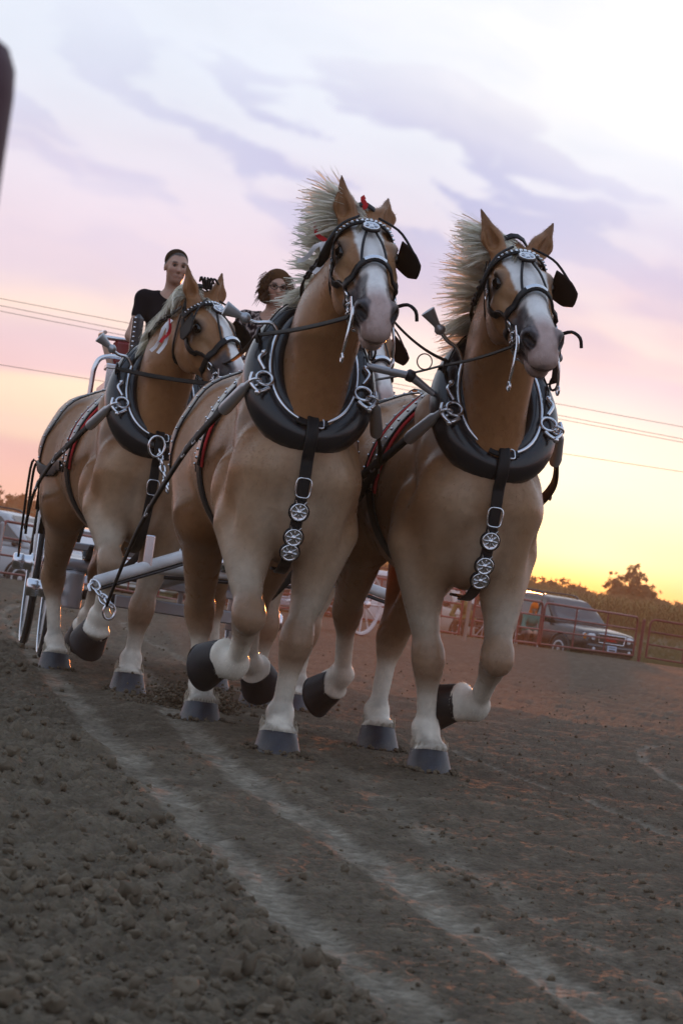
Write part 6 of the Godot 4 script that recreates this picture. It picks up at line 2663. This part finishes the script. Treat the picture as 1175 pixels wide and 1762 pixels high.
func build_background() -> void:
	mat("lamp_glass", Color(0.55, 0.56, 0.58), 0.12)
	M.lamp_glass.metallic_specular = 0.8
	mat("amber", Color(0.55, 0.16, 0.01), 0.2)
	mat("plate_blue", Color(0.42, 0.52, 0.68), 0.5)
	mat("badge_red", Color(0.55, 0.01, 0.012), 0.35)
	for q in [["car_dark", Color(0.014, 0.010, 0.012)], ["car_grey", Color(0.30, 0.32, 0.36)], ["car_white", Color(0.70, 0.70, 0.70)], ["car_silver", Color(0.42, 0.44, 0.46)], ["car_tan", Color(0.45, 0.38, 0.33)]]:
		var m := mat(q[0], q[1], 0.25)
		m.clearcoat_enabled = true
		m.clearcoat = 0.3
		m.clearcoat_roughness = 0.08
	car("dark maroon-black sport utility car with chrome-framed grille, parked at the right", turn(33.0, Vector3(6.15, -0.40, -70.5)), M.car_dark, false, true)
	car("silver-grey van with roof rails behind the fence at the far left", turn(66.0, Vector3(-7.75, -0.45, -59.0)), M.car_silver, true)
	car("white car parked behind the left rear horse's hind legs", turn(20.0, Vector3(-6.9, -0.42, -74.0)), M.car_white)
	car("white car behind the white bar of the left front horse", turn(-12.0, Vector3(-4.6, -0.42, -74.0)), M.car_white, true)
	car("grey car seen between the front horses' legs at left", turn(12.0, Vector3(-2.0, -0.42, -74.0)), M.car_grey)
	car("pale car parked directly behind the spoked cart wheel", turn(70.0, Vector3(1.7, -0.42, -76.0)), M.car_white, true)
	car("tan car behind the seated people, left of the dark one", turn(30.0, Vector3(3.75, -0.42, -74.5)), M.car_tan)
	folding_chair(turn(8.0, Vector3(5.03, -0.18, -65.02)), "black folding chair under the person in the orange hood", M.black_paint)
	folding_chair(turn(-35.0, Vector3(3.48, -0.12, -64.02)), "black folding chair under the person in olive", M.black_paint)
	# a cart with white spoked wheels
	var cart := thing("parked_cart", "two-wheeled cart with white spoked wheels standing behind the right front horse's hind leg", "cart", turn(-34.0, Vector3(0.13, 0.0, -43.9)))
	spoked_wheel(cart, "wheel", Transform3D(Basis(Vector3.UP, PI / 2), Vector3(0.55, 0.53, 0)), 0.52, 12, M.white_paint, M.white_paint, M.chrome)
	spoked_wheel(cart, "wheel", Transform3D(Basis(Vector3.UP, -PI / 2), Vector3(-0.55, 0.53, 0)), 0.52, 12, M.white_paint, M.white_paint, M.chrome)
	var g := Geo.new()
	g.tube([Vector3(-0.5, 0.53, 0), Vector3(0.5, 0.53, 0)], 0.03, 8)
	part("axle", g, M.dark_steel, cart)
	g = Geo.new()
	g.box(Transform3D(Basis(), Vector3(0, 0.66, -0.05)), Vector3(0.84, 0.14, 0.8), 0.02)
	part("bed", g, M.red_wagon_paint, cart)
	g = Geo.new()
	g.box(Transform3D(Basis(), Vector3(-0.1, 0.84, -0.2)), Vector3(0.56, 0.10, 0.34), 0.03)
	part("seat", g, M.black_leather, cart)
	for s in [-1.0, 1.0]:
		g = Geo.new()
		g.tube(curve([Vector3(s * 0.36, 0.60, 0.2), Vector3(s * 0.36, 0.62, 0.9), Vector3(s * 0.30, 0.40, 1.9)], 10), 0.022, 8)
		part("shaft", g, M.white_paint, cart)
	build_corn()
	build_trees()
	build_wires()
	# a post close to the camera, far out of focus
	g = Geo.new()
	g.lathe(Transform3D(Basis(), Vector3(-0.371, 0.0, -2.2)), [[0.046, -0.05], [0.046, 1.140], [0.044, 1.162], [0.036, 1.180], [0.020, 1.190], [0.0, 1.193]], 28, false)
	part("gate_post", g, M.dark_post)
	tag(get_node("gate_post"), "round-topped dark maroon post, blurred, close at the left edge", "post")


func build_corn() -> void:
	var plants := []
	var r := RandomNumberGenerator.new()
	r.seed = 71
	for v in 3:
		var g := Geo.new()
		var hgt := 2.25
		g.col = Color(0.13, 0.12, 0.035)
		g.tube([Vector3.ZERO, Vector3(0.02, hgt * 0.5, 0), Vector3(0, hgt, 0.02)], [0.022, 0.016, 0.006], 4, false, false)
		for k in 11:
			var y := 0.35 + k * 0.165
			var a := k * PI + r.randf_range(-0.6, 0.6)
			var d := Vector3(cos(a), 0, sin(a))
			var l := r.randf_range(0.45, 0.7)
			var tone := r.randf_range(0.7, 1.25)
			g.col = Color(0.21 * tone, 0.17 * tone, 0.05 * tone)
			var p := [Vector3(0, y, 0), Vector3(0, y + 0.24, 0) + d * l * 0.4, Vector3(0, y + 0.22, 0) + d * l * 0.75, Vector3(0, y - 0.02, 0) + d * l]
			var o := [d.rotated(Vector3.UP, 0.3) * -0.5 + Vector3.UP, Vector3.UP, Vector3.UP + d * 0.6, Vector3.UP * 0.6 + d]
			g.strap(p, o, [0.05, 0.075, 0.06, 0.012], 0.002)
		g.col = Color(0.26, 0.19, 0.09)
		for k in 5:
			var a := TAU * k / 5
			g.tube([Vector3(0, hgt, 0), Vector3(cos(a) * 0.10, hgt + 0.20, sin(a) * 0.10)], [0.008, 0.006], 3, false, false)
		plants.append(g)
	var three := Geo.new()
	for v in 3:
		three.add(plants[v], Transform3D(Basis(Vector3.UP, v * 2.1), Vector3(v * 0.22 - 0.22, 0, r.randf_range(-0.1, 0.1))))
	var m := mat("corn_leaf", Color(1, 1, 1), 0.75)
	m.vertex_color_use_as_albedo = true
	m.backlight_enabled = true
	m.backlight = Color(0.5, 0.5, 0.5)
	var mm := MultiMesh.new()
	mm.transform_format = MultiMesh.TRANSFORM_3D
	mm.use_colors = true
	mm.mesh = three.mesh()
	var where := []
	for row in 16:
		var z := -163.0 - row * 0.76 - (row / 10) * 3.0
		var x := 2.0
		while x < 46.0:
			where.append(Vector3(x + r.randf_range(-0.12, 0.12), terrain(x, z) - 0.1, z + r.randf_range(-0.08, 0.08) - x * 0.10))
			x += 0.62
	mm.instance_count = where.size()
	for i in where.size():
		mm.set_instance_transform(i, Transform3D(Basis(Vector3.UP, r.randf() * TAU).scaled(Vector3.ONE * r.randf_range(0.80, 1.0)), where[i]))
		var t := r.randf_range(0.75, 1.2)
		mm.set_instance_color(i, Color(t * 1.05, t, t * 0.9))
	var o := MultiMeshInstance3D.new()
	o.name = "corn_field"
	o.multimesh = mm
	o.material_override = m
	add_child(o)
	tag(o, "field of tall ripening corn behind the dark parked car", "corn", "", "stuff")
	# rough grass between the fence and the corn
	var tuft := Geo.new()
	for k in 14:
		var a := r.randf() * TAU
		var b := Vector3(cos(a), 0, sin(a)) * r.randf_range(0.0, 0.10)
		var tone := r.randf_range(0.7, 1.3)
		tuft.col = Color(0.10 * tone, 0.105 * tone, 0.035 * tone)
		tuft.tube([b, b * 1.6 + Vector3(0, r.randf_range(0.12, 0.22), 0), b * 2.6 + Vector3(0, r.randf_range(0.2, 0.36), 0)], [0.010, 0.007, 0.001], 3, false, false)
	var gm := MultiMesh.new()
	gm.transform_format = MultiMesh.TRANSFORM_3D
	gm.mesh = tuft.mesh()
	var gw := []
	while gw.size() < 9000:
		var z := -lerpf(66.0, 160.0, pow(r.randf(), 1.6))
		var x := -z * r.randf_range(-0.16, 0.16)
		if x < 2.0 and r.randf() < 0.6:
			continue
		gw.append(Transform3D(Basis(Vector3.UP, r.randf() * TAU).scaled(Vector3.ONE * r.randf_range(0.5, 1.1)), Vector3(x, terrain(x, z) - 0.12, z)))
	gm.instance_count = gw.size()
	for i in gw.size():
		gm.set_instance_transform(i, gw[i])
	o = MultiMeshInstance3D.new()
	o.name = "grass"
	o.multimesh = gm
	o.material_override = m
	add_child(o)
	tag(o, "rough grass beyond the arena fence", "grass", "", "stuff")


func tree(label: String, at: Vector3, hgt: float, wide: float, sd: int, leaf: Geo) -> void:
	var root := thing("tree", label, "tree", Transform3D(Basis(), at), "trees along the far side of the field")
	var r := RandomNumberGenerator.new()
	r.seed = sd
	var g := Geo.new()
	g.tube(curve([Vector3(0, -0.3, 0), Vector3(0.05, hgt * 0.2, 0), Vector3(-0.05, hgt * 0.5, 0.05), Vector3(0, hgt * 0.9, 0)], 8), [0.22, 0.2, 0.17, 0.14, 0.11, 0.08, 0.05, 0.02], 7)
	var trunk := part("trunk", g, M.bark, root)
	var clumps := []
	for k in 9:
		var a := r.randf() * TAU
		var y := hgt * r.randf_range(0.25, 0.88)
		var rr := wide * 0.5 * sqrt(maxf(0.12, 1.0 - pow((y / hgt - 0.48) / 0.55, 2.0)))
		var tip := Vector3(cos(a) * rr * 0.75, y, sin(a) * rr * 0.75)
		g = Geo.new()
		g.tube([Vector3(0, y * 0.6, 0), tip * Vector3(0.5, 0.9, 0.5), tip], [0.07, 0.05, 0.015], 5)
		part("limb", g, M.bark, trunk)
		clumps.append([tip, wide * r.randf_range(0.16, 0.26)])
	clumps.append([Vector3(0, hgt * 0.9, 0), wide * 0.16])
	for k in 5:
		clumps.append([Vector3(r.randf_range(-0.3, 0.3) * wide, hgt * r.randf_range(0.3, 0.7), r.randf_range(-0.3, 0.3) * wide), wide * 0.22])
	var mm := MultiMesh.new()
	mm.transform_format = MultiMesh.TRANSFORM_3D
	mm.use_colors = true
	mm.mesh = leaf.mesh()
	mm.instance_count = 900
	for i in 900:
		var c: Array = clumps[r.randi() % clumps.size()]
		var d: Vector3 = Vector3(r.randfn(), r.randfn() * 0.8, r.randfn()).normalized() * pow(r.randf(), 0.5) * c[1] * 1.15
		mm.set_instance_transform(i, Transform3D(Basis.from_euler(Vector3(r.randf() * TAU, r.randf() * TAU, 0)).scaled(Vector3.ONE * r.randf_range(0.7, 1.3) * wide / 5.0), c[0] + d))
		var t := r.randf_range(0.6, 1.3)
		mm.set_instance_color(i, Color(0.075 * t, 0.075 * t, 0.026 * t))
	var o := MultiMeshInstance3D.new()
	o.name = "crown"
	o.multimesh = mm
	o.material_override = M.corn_leaf
	root.add_child(o, true)
	tag(o, "", "", "", "stuff")


func build_trees() -> void:
	mat("bark", Color(0.06, 0.045, 0.035), 0.9)
	var leaf := Geo.new()
	for k in 7:
		var a := TAU * k / 7
		var d := Vector3(cos(a), 0.3 * sin(a * 2.0), sin(a))
		var s := d.cross(Vector3.UP).normalized() * 0.08
		leaf.quad(Vector3.ZERO, d * 0.16 + s, d * 0.34, d * 0.16 - s)
	tree("round-crowned tree standing tallest above the corn at the right", Vector3(26.2, 0.9, -230.0), 5.2, 4.4, 3, leaf)
	var spots := [[20.0, -240.0, 2.9, 5.0], [23.2, -246.0, 2.6, 5.5], [30.5, -250.0, 2.4, 6.5], [35.0, -255.0, 2.3, 6.0], [16.5, -250.0, 2.7, 5.0], [40.0, -262.0, 4.0, 7.0], [12.0, -258.0, 3.0, 6.0], [-34.0, -290.0, 4.2, 8.0], [-42.0, -295.0, 5.0, 9.0], [-22.0, -300.0, 3.4, 8.0], [-12.0, -300.0, 3.0, 8.0], [2.0, -300.0, 3.2, 8.0]]
	for i in spots.size():
		var q: Array = spots[i]
		tree(["low bushy tree just left of the tallest tree", "low wide tree right beside the tallest tree", "low bushy tree right of the tallest tree", "wide low tree near the right edge of the view", "low tree above the dark car's roof", "spreading tree past the right edge", "low tree behind the right front horse's legs", "far tree left of the silver van", "far tree past the left edge", "far tree behind the left rear horse", "far low tree behind the left front horse", "far low tree between the front horses"][i], Vector3(q[0], 0.75, q[1]), q[2], q[3], 20 + i, leaf)


func build_wires() -> void:
	var ends := [[11.62, 10.30, "topmost power line crossing behind the horses"], [11.30, 9.75, "second power line from the top, behind the horses"], [11.05, 9.60, "third power line from the top, behind the horses"], [8.60, 8.25, "lowest power line, well below the other three"]]
	for e: Array in ends:
		var g := Geo.new()
		var pts := []
		for i in 33:
			var t := i / 32.0
			var x := lerpf(-48.0, 48.0, t)
			var slope: float = (e[1] - e[0]) / 32.0
			pts.append(Vector3(x, e[0] + slope * (x + 17.0) - 0.0003 * (48.0 * 48.0 - x * x) * 0.5 + 0.30, -120.0))
		g.tube(pts, 0.013, 5)
		part("power_line", g, M.wire_black)
		tag(get_node("power_line" if ends.find(e) == 0 else "power_line_%03d" % ends.find(e)), e[2], "power line", "power lines")
	for s in [-1.0, 1.0]:
		var root := thing("utility_pole", "wooden utility pole at the %s end of the power lines" % ("left" if s < 0 else "right"), "utility pole", Transform3D(Basis(), Vector3(s * 48.0, 0, -120.0)), "utility poles")
		var g := Geo.new()
		g.lathe(Transform3D(), [[0.17, -0.3], [0.15, 6.0], [0.11, 13.6], [0.0, 13.65]], 12, false)
		part("pole", g, M.grey_timber, root)
		g = Geo.new()
		g.box(Transform3D(Basis(), Vector3(0, 11.4, 0.1)), Vector3(0.12, 0.12, 2.2), 0.02)
		part("crossarm", g, M.grey_timber, root)


func build_fence() -> void:
	var line := [Vector2(-16.5, -42.0), Vector2(-12.0, -43.8), Vector2(-9.0, -45.0), Vector2(-6.0, -47.0), Vector2(-4.6, -51.5), Vector2(-3.0, -56.5), Vector2(-0.6, -58.8), Vector2(2.0, -56.2), Vector2(2.85, -55.0), Vector2(3.05, -55.2), Vector2(4.8, -58.6), Vector2(7.5, -63.2), Vector2(7.75, -63.3), Vector2(10.8, -64.6), Vector2(14.0, -65.8), Vector2(18.0, -67.0), Vector2(23.0, -68.0)]
	var names := ["beyond the left edge of the view", "furthest left in view, in front of the silver van", "in front of the silver van, next to the wagon hubs", "behind the left rear horse's hind leg", "behind the left rear horse's front legs", "behind the left front horse's raised foot", "behind the cart with the white spoked wheels", "just left of the pale wooden post", "", "in front of the person in olive", "in front of the dark car", "", "furthest right, in front of the grass", "past the right edge of the view", "second past the right edge", "third past the right edge"]
	for i in line.size() - 1:
		var a := Vector3(line[i].x, terrain(line[i].x, line[i].y), line[i].y)
		var b := Vector3(line[i + 1].x, terrain(line[i + 1].x, line[i + 1].y), line[i + 1].y)
		var l := a.distance_to(b)
		if l < 0.6 or (i == 8):
			continue
		var d := (b - a) / l
		var root := thing("pipe_fence", "maroon pipe fence panel " + names[i], "fence", Transform3D(Basis(d, Vector3.UP, d.cross(Vector3.UP)), a), "maroon pipe panels of the arena fence")
		var L := l - 0.08
		var top := 1.06
		var g := Geo.new()
		var fr := [Vector3(0.05, 0.12, 0), Vector3(0.05, top - 0.16, 0)]
		for k in 7:
			var t := PI / 2 * k / 6
			fr.append(Vector3(0.05 + 0.14 * (1 - cos(t)), top - 0.14 + 0.14 * sin(t), 0))
		for k in 7:
			var t := PI / 2 * k / 6
			fr.append(Vector3(L - 0.14 + 0.14 * sin(t), top - 0.14 * (1 - cos(t)), 0))
		fr.append(Vector3(L, 0.12, 0))
		g.tube(fr, 0.027, 8)
		part("frame", g, M.maroon_pipe, root)
		for y in [0.13, 0.45, 0.76]:
			g = Geo.new()
			g.tube([Vector3(0.05, y, 0), Vector3(L, y, 0)], 0.021, 7)
			part("rail", g, M.maroon_pipe, root)
		var stays := 1 if l < 3.2 else 2
		for k in stays:
			var x := L * (k + 1.0) / (stays + 1.0)
			g = Geo.new()
			g.tube([Vector3(x, 0.12, 0.003), Vector3(x, top, 0.003)], 0.019, 7)
			part("stay", g, M.maroon_pipe, root)
	var posts := [[8, "pale wooden fence post between the two gate ends, seen through the right front horse's legs"], [11, "maroon fence post at the right end of the panel before the dark car"], [3, "grey steel fence post beside the wagon hubs at the left"], [6, "grey steel fence post behind the cart"]]
	for q: Array in posts:
		var c: Vector2 = line[q[0]]
		if q[0] in [8, 11]:
			c = (line[q[0]] + line[q[0] + 1]) * 0.5
		var g := Geo.new()
		g.lathe(Transform3D(Basis(), Vector3(c.x, terrain(c.x, c.y) - 0.2, c.y)), [[0.04, 0.0], [0.04, 1.20], [0.03, 1.23], [0.0, 1.24]], 12, false)
		var o := part("fence_post", g, M.grey_timber if q[0] == 8 else M.maroon_pipe if q[0] == 11 else M.galvanised)
		tag(o, q[1], "post", "posts of the arena fence")


# ---------------------------------------------------------------- hitch wagon

func build_wagon() -> void:
	var root := thing("hitch_wagon", "tall red and black show wagon with chrome rails behind the left rear horse", "wagon", turn(9.0, Vector3(-1.17, 0, -17.86)))
	spoked_wheel(root, "wheel", Transform3D(Basis(Vector3.UP, PI / 2), Vector3(0.72, 0.46, 0)), 0.44, 14, M.black_paint, M.white_paint, M.chrome, 0.15)
	spoked_wheel(root, "wheel", Transform3D(Basis(Vector3.UP, -PI / 2), Vector3(-0.72, 0.46, 0)), 0.44, 14, M.black_paint, M.white_paint, M.chrome, 0.15)
	spoked_wheel(root, "wheel", Transform3D(Basis(Vector3.UP, PI / 2), Vector3(0.78, 0.61, -1.55)), 0.59, 16, M.black_paint, M.white_paint, M.chrome, 0.15)
	spoked_wheel(root, "wheel", Transform3D(Basis(Vector3.UP, -PI / 2), Vector3(-0.78, 0.61, -1.55)), 0.59, 16, M.black_paint, M.white_paint, M.chrome, 0.15)
	var g := Geo.new()
	g.tube([Vector3(-0.68, 0.46, 0), Vector3(0.68, 0.46, 0)], 0.035, 10)
	part("front_axle", g, M.dark_steel, root)
	g = Geo.new()
	g.tube([Vector3(-0.74, 0.61, -1.55), Vector3(0.74, 0.61, -1.55)], 0.035, 10)
	part("rear_axle", g, M.dark_steel, root)
	g = Geo.new()
	g.tube([Vector3(-0.66, 0.65, 0.10), Vector3(0.66, 0.62, 0.10)], 0.045, 12)
	part("cross_tube", g, M.aluminium, root)
	# leaf springs
	for s in [-1.0, 1.0]:
		for z in [0.0, -1.55]:
			for k in 4:
				g = Geo.new()
				var pts := []
				var outs := []
				var hl := 0.42 - 0.08 * k
				for i in 11:
					var t := i / 10.0 * 2.0 - 1.0
					pts.append(Vector3(s * 0.50, (0.70 if z == 0.0 else 0.85) + 0.09 * t * t - 0.014 * k, z + t * hl))
					outs.append(Vector3.UP)
				g.strap(pts, outs, 0.05, 0.011)
				part("spring_leaf", g, M.dark_steel, root)
	# turntable, drop bars and brackets under the front
	g = Geo.new()
	g.ring(Transform3D(Basis(Vector3.RIGHT, PI / 2), Vector3(0, 0.90, 0)), 0.34, 0.025, 30, 8)
	part("turntable", g, M.aluminium, root)
	for q in [[Vector3(-0.05, 0.60, 0.25), Vector3(0.60, 0.60, 0.25), 0.07, 0.055], [Vector3(-0.30, 0.455, 0.32), Vector3(0.62, 0.45, 0.32), 0.05, 0.085], [Vector3(-0.62, 0.78, 0.22), Vector3(0.62, 0.78, 0.22), 0.05, 0.05]]:
		g = Geo.new()
		g.bar(q[0], q[1], q[2], q[3], Vector3.UP, 0.008)
		part("cross_bar", g, M.aluminium, root)
	for x in [-0.36, -0.10, 0.14, 0.34, 0.52]:
		g = Geo.new()
		g.bar(Vector3(x, 0.43, 0.27), Vector3(x, 0.80, 0.24), 0.035, 0.02, Vector3.BACK, 0.004)
		part("bracket", g, M.dull_steel, root)
	for x in [-0.58, 0.56]:
		g = Geo.new()
		g.lathe(Transform3D(Basis(), Vector3(x, 0.36, 0.12)), [[0.070, 0.0], [0.075, 0.012], [0.075, 0.23], [0.070, 0.25], [0.02, 0.255], [0.02, 0.29]], 18)
		part("brake_can", g, M.aluminium, root)
		g = Geo.new()
		chain(g, [Vector3(x + 0.12, 0.62, 0.16), Vector3(x + 0.12, 0.42, 0.18), Vector3(x + 0.10, 0.33, 0.18)], 0.05, 0.008)
		part("safety_chain", g, M.dull_steel, root)
	# body
	g = Geo.new()
	g.box(Transform3D(Basis(), Vector3(0, 1.10, -0.85)), Vector3(0.98, 0.34, 2.5), 0.03)
	part("lower_body", g, M.black_paint, root)
	g = Geo.new()
	g.box(Transform3D(Basis(), Vector3(0, 1.62, -0.55)), Vector3(1.06, 0.72, 1.7), 0.03)
	var up := part("upper_body", g, M.red_wagon_paint, root)
	for s in [-1.0, 1.0]:
		g = Geo.new()
		g.box(Transform3D(Basis(), Vector3(s * 0.515, 1.66, 0.19 + 0.118)), Vector3(0.13, 0.70, 0.012), 0.004)
		part("chrome_panel", g, M.chrome, up)
		g = Geo.new()
		g.box(Transform3D(Basis(), Vector3(s * 0.515, 2.005, 0.19)), Vector3(0.14, 0.035, 0.26), 0.006)
		part("chrome_cap", g, M.chrome, up)
		for k in 2:
			g = Geo.new()
			g.ball(Vector3(s * 0.53, 1.86 - 0.3 * k, 0.318), 0.012, 8)
			part("bolt", g, M.dark_steel, up)
		# handrail
		g = Geo.new()
		g.tube(curve([Vector3(s * 0.655, 1.55, 0.12), Vector3(s * 0.655, 1.90, 0.12), Vector3(s * 0.648, 2.00, 0.12), Vector3(s * 0.62, 2.06, 0.11), Vector3(s * 0.56, 2.085, 0.10), Vector3(s * 0.48, 2.09, 0.10)], 18), 0.017, 8)
		part("hand_rail", g, M.chrome, root)
		# seat end: pale panel that leans outward, with a bright edge
		g = Geo.new()
		g.poly([Vector3(s * 0.50, 2.02, -0.16), Vector3(s * 0.50, 2.02, -0.62), Vector3(s * 0.60, 2.26, -0.66), Vector3(s * 0.60, 2.24, -0.14)])
		g.poly([Vector3(s * 0.49, 2.02, -0.16), Vector3(s * 0.59, 2.24, -0.14), Vector3(s * 0.59, 2.26, -0.66), Vector3(s * 0.49, 2.02, -0.62)])
		g.quad(Vector3(s * 0.49, 2.02, -0.16), Vector3(s * 0.50, 2.02, -0.16), Vector3(s * 0.60, 2.24, -0.14), Vector3(s * 0.59, 2.24, -0.14))
		part("seat_end", g, M.seat_panel, root)
		g = Geo.new()
		g.tube(curve([Vector3(s * 0.60, 2.26, -0.12), Vector3(s * 0.61, 2.275, -0.40), Vector3(s * 0.60, 2.28, -0.68)], 8), 0.015, 8)
		part("arm_rail", g, M.chrome, root)
		# tall leather wing beside the footboard, with studs along its edge
		g = Geo.new()
		var wing := Transform3D(Basis(Vector3.BACK, s * -0.02), Vector3(s * 0.415, 2.20, 0.30))
		g.box(wing, Vector3(0.075, 0.36, 0.10), 0.03)
		var w := part("dash_wing", g, M.patent_leather, root)
		for k in 11:
			g = Geo.new()
			g.ball(wing * Vector3(s * 0.022, -0.17 + 0.032 * k, 0.052), 0.008, 8)
			part("stud", g, M.chrome, w)
	g = Geo.new()
	g.tube([Vector3(-0.57, 2.27, -0.66), Vector3(0.57, 2.27, -0.66)], 0.017, 8)
	part("back_rail", g, M.chrome, root)
	g = Geo.new()
	g.box(Transform3D(Basis(), Vector3(0, 2.00, -0.42)), Vector3(1.0, 0.10, 0.46), 0.03)
	part("seat_cushion", g, M.black_leather, root)
	g = Geo.new()
	g.box(Transform3D(Basis(Vector3.RIGHT, -0.15), Vector3(0, 2.16, -0.655)), Vector3(1.0, 0.22, 0.07), 0.03)
	part("backrest", g, M.red_wagon_paint, root)
	g = Geo.new()
	g.box(Transform3D(Basis(Vector3.RIGHT, 0.75), Vector3(0, 1.66, 0.42)), Vector3(0.96, 0.03, 0.44), 0.01)
	part("footboard", g, M.black_paint, root)
	g = Geo.new()
	g.box(Transform3D(Basis(Vector3.RIGHT, -0.20), Vector3(0, 1.93, 0.40)), Vector3(0.74, 0.40, 0.025), 0.01)
	part("dashboard", g, M.patent_leather, root)
	g = Geo.new()
	g.box(Transform3D(Basis(), Vector3(0, 0.92, -0.85)), Vector3(0.10, 0.10, 1.6), 0.02)
	part("reach", g, M.dark_steel, root)
	# the pole and bars in front of the wagon
	var pole := thing("wagon_pole", "white and steel pole running between the rear pair of horses", "pole")
	g = Geo.new()
	g.tube([Vector3(-1.16, 0.62, -17.7), Vector3(-0.62, 0.80, -14.75)], [0.055, 0.045], 12)
	part("shaft", g, M.aluminium, pole)
	g = Geo.new()
	g.lathe(Transform3D(_up_basis(Vector3(0.18, 0.06, 0.98).normalized()), Vector3(-0.62, 0.80, -14.75)), [[0.05, 0.0], [0.058, 0.02], [0.058, 0.10], [0.03, 0.13], [0.0, 0.132]], 14, false)
	g.ring(Transform3D(Basis(), Vector3(-0.62, 0.87, -14.70)), 0.05, 0.010, 18, 8)
	part("pole_head", g, M.chrome, pole)
	bar_thing("white steel singletree hanging behind the left front horse, chained to its trace", [Vector3(-1.262, 0.600, -14.1), Vector3(-0.76, 0.845, -14.55)], 0.033)
	bar_thing("white steel singletree behind the right front horse, its end seen under the belly", [Vector3(0.40, 0.742, -14.3), Vector3(-0.04, 0.835, -14.72)], 0.030)
	bar_thing("white steel evener joining the two singletrees behind the front pair", [Vector3(-1.00, 0.72, -14.62), Vector3(0.16, 0.80, -14.85)], 0.036)


func bar_thing(label: String, e: Array, r: float) -> void:
	var root := thing("singletree", label, "singletree", Transform3D(), "bars that the front pair pull on")
	var g := Geo.new()
	var a: Vector3 = e[0]
	var b: Vector3 = e[1]
	g.tube([a, a.lerp(b, 0.02), a.lerp(b, 0.98), b], [r * 0.75, r, r, r * 0.75], 14)
	part("bar", g, M.white_paint, root)
	g = Geo.new()
	g.tube([a.lerp(b, 0.06) + Vector3(0, -r - 0.014, 0), a.lerp(b, 0.86) + Vector3(0, -r - 0.014, 0)], 0.011, 8)
	part("truss_rod", g, M.dark_steel, root)
	g = Geo.new()
	var mid := a.lerp(b, 0.5)
	g.box(Transform3D(Basis(), mid + Vector3(0, r + 0.055, r * 0.6)), Vector3(0.05, 0.17, 0.014), 0.005)
	part("clevis", g, M.chrome, root)
	g = Geo.new()
	var d := (a - b).normalized()
	g.tube(curve([a + d * 0.005, a + d * 0.035 + Vector3(0, -0.01, 0.02), a + d * 0.02 + Vector3(0, -0.045, 0.04)], 8), 0.009, 7)
	part("end_hook", g, M.chrome, root)


func build_small_things() -> void:
	# the trace chain between the left singletree and the trace
	for q in [["left front horse's trace and its white singletree", [Vector3(-1.255, 0.585, -14.08), Vector3(-1.20, 0.53, -14.06), Vector3(-1.165, 0.50, -14.03)]], ["right front horse's trace and its singletree", [Vector3(0.405, 0.735, -14.28), Vector3(0.425, 0.70, -14.24), Vector3(0.44, 0.66, -14.2)]]]:
		var root := thing("trace_chain", "short chrome chain between the " + q[0], "chain", Transform3D(), "chains at the ends of the traces")
		var pts: Array = q[1]
		for k in 4:
			var g := Geo.new()
			var t := k / 3.0
			var p: Vector3 = pts[0].lerp(pts[2], t) + Vector3(0, -0.015 * sin(t * PI), 0)
			var dir: Vector3 = (pts[2] - pts[0]).normalized()
			var side := dir.cross(Vector3.BACK if k % 2 == 0 else Vector3.UP).normalized()
			g.ring(Transform3D(Basis(side, dir, side.cross(dir)), p), 0.022, 0.0065, 16, 7, 1.6)
			part("link", g, M.chrome, root)
		var g2 := Geo.new()
		g2.ring(Transform3D(Basis(Vector3.UP, 0.4), pts[2] + Vector3(0.01, -0.045, 0.01)), 0.033, 0.007, 18, 7, 1.3)
		part("ring", g2, M.chrome, root)
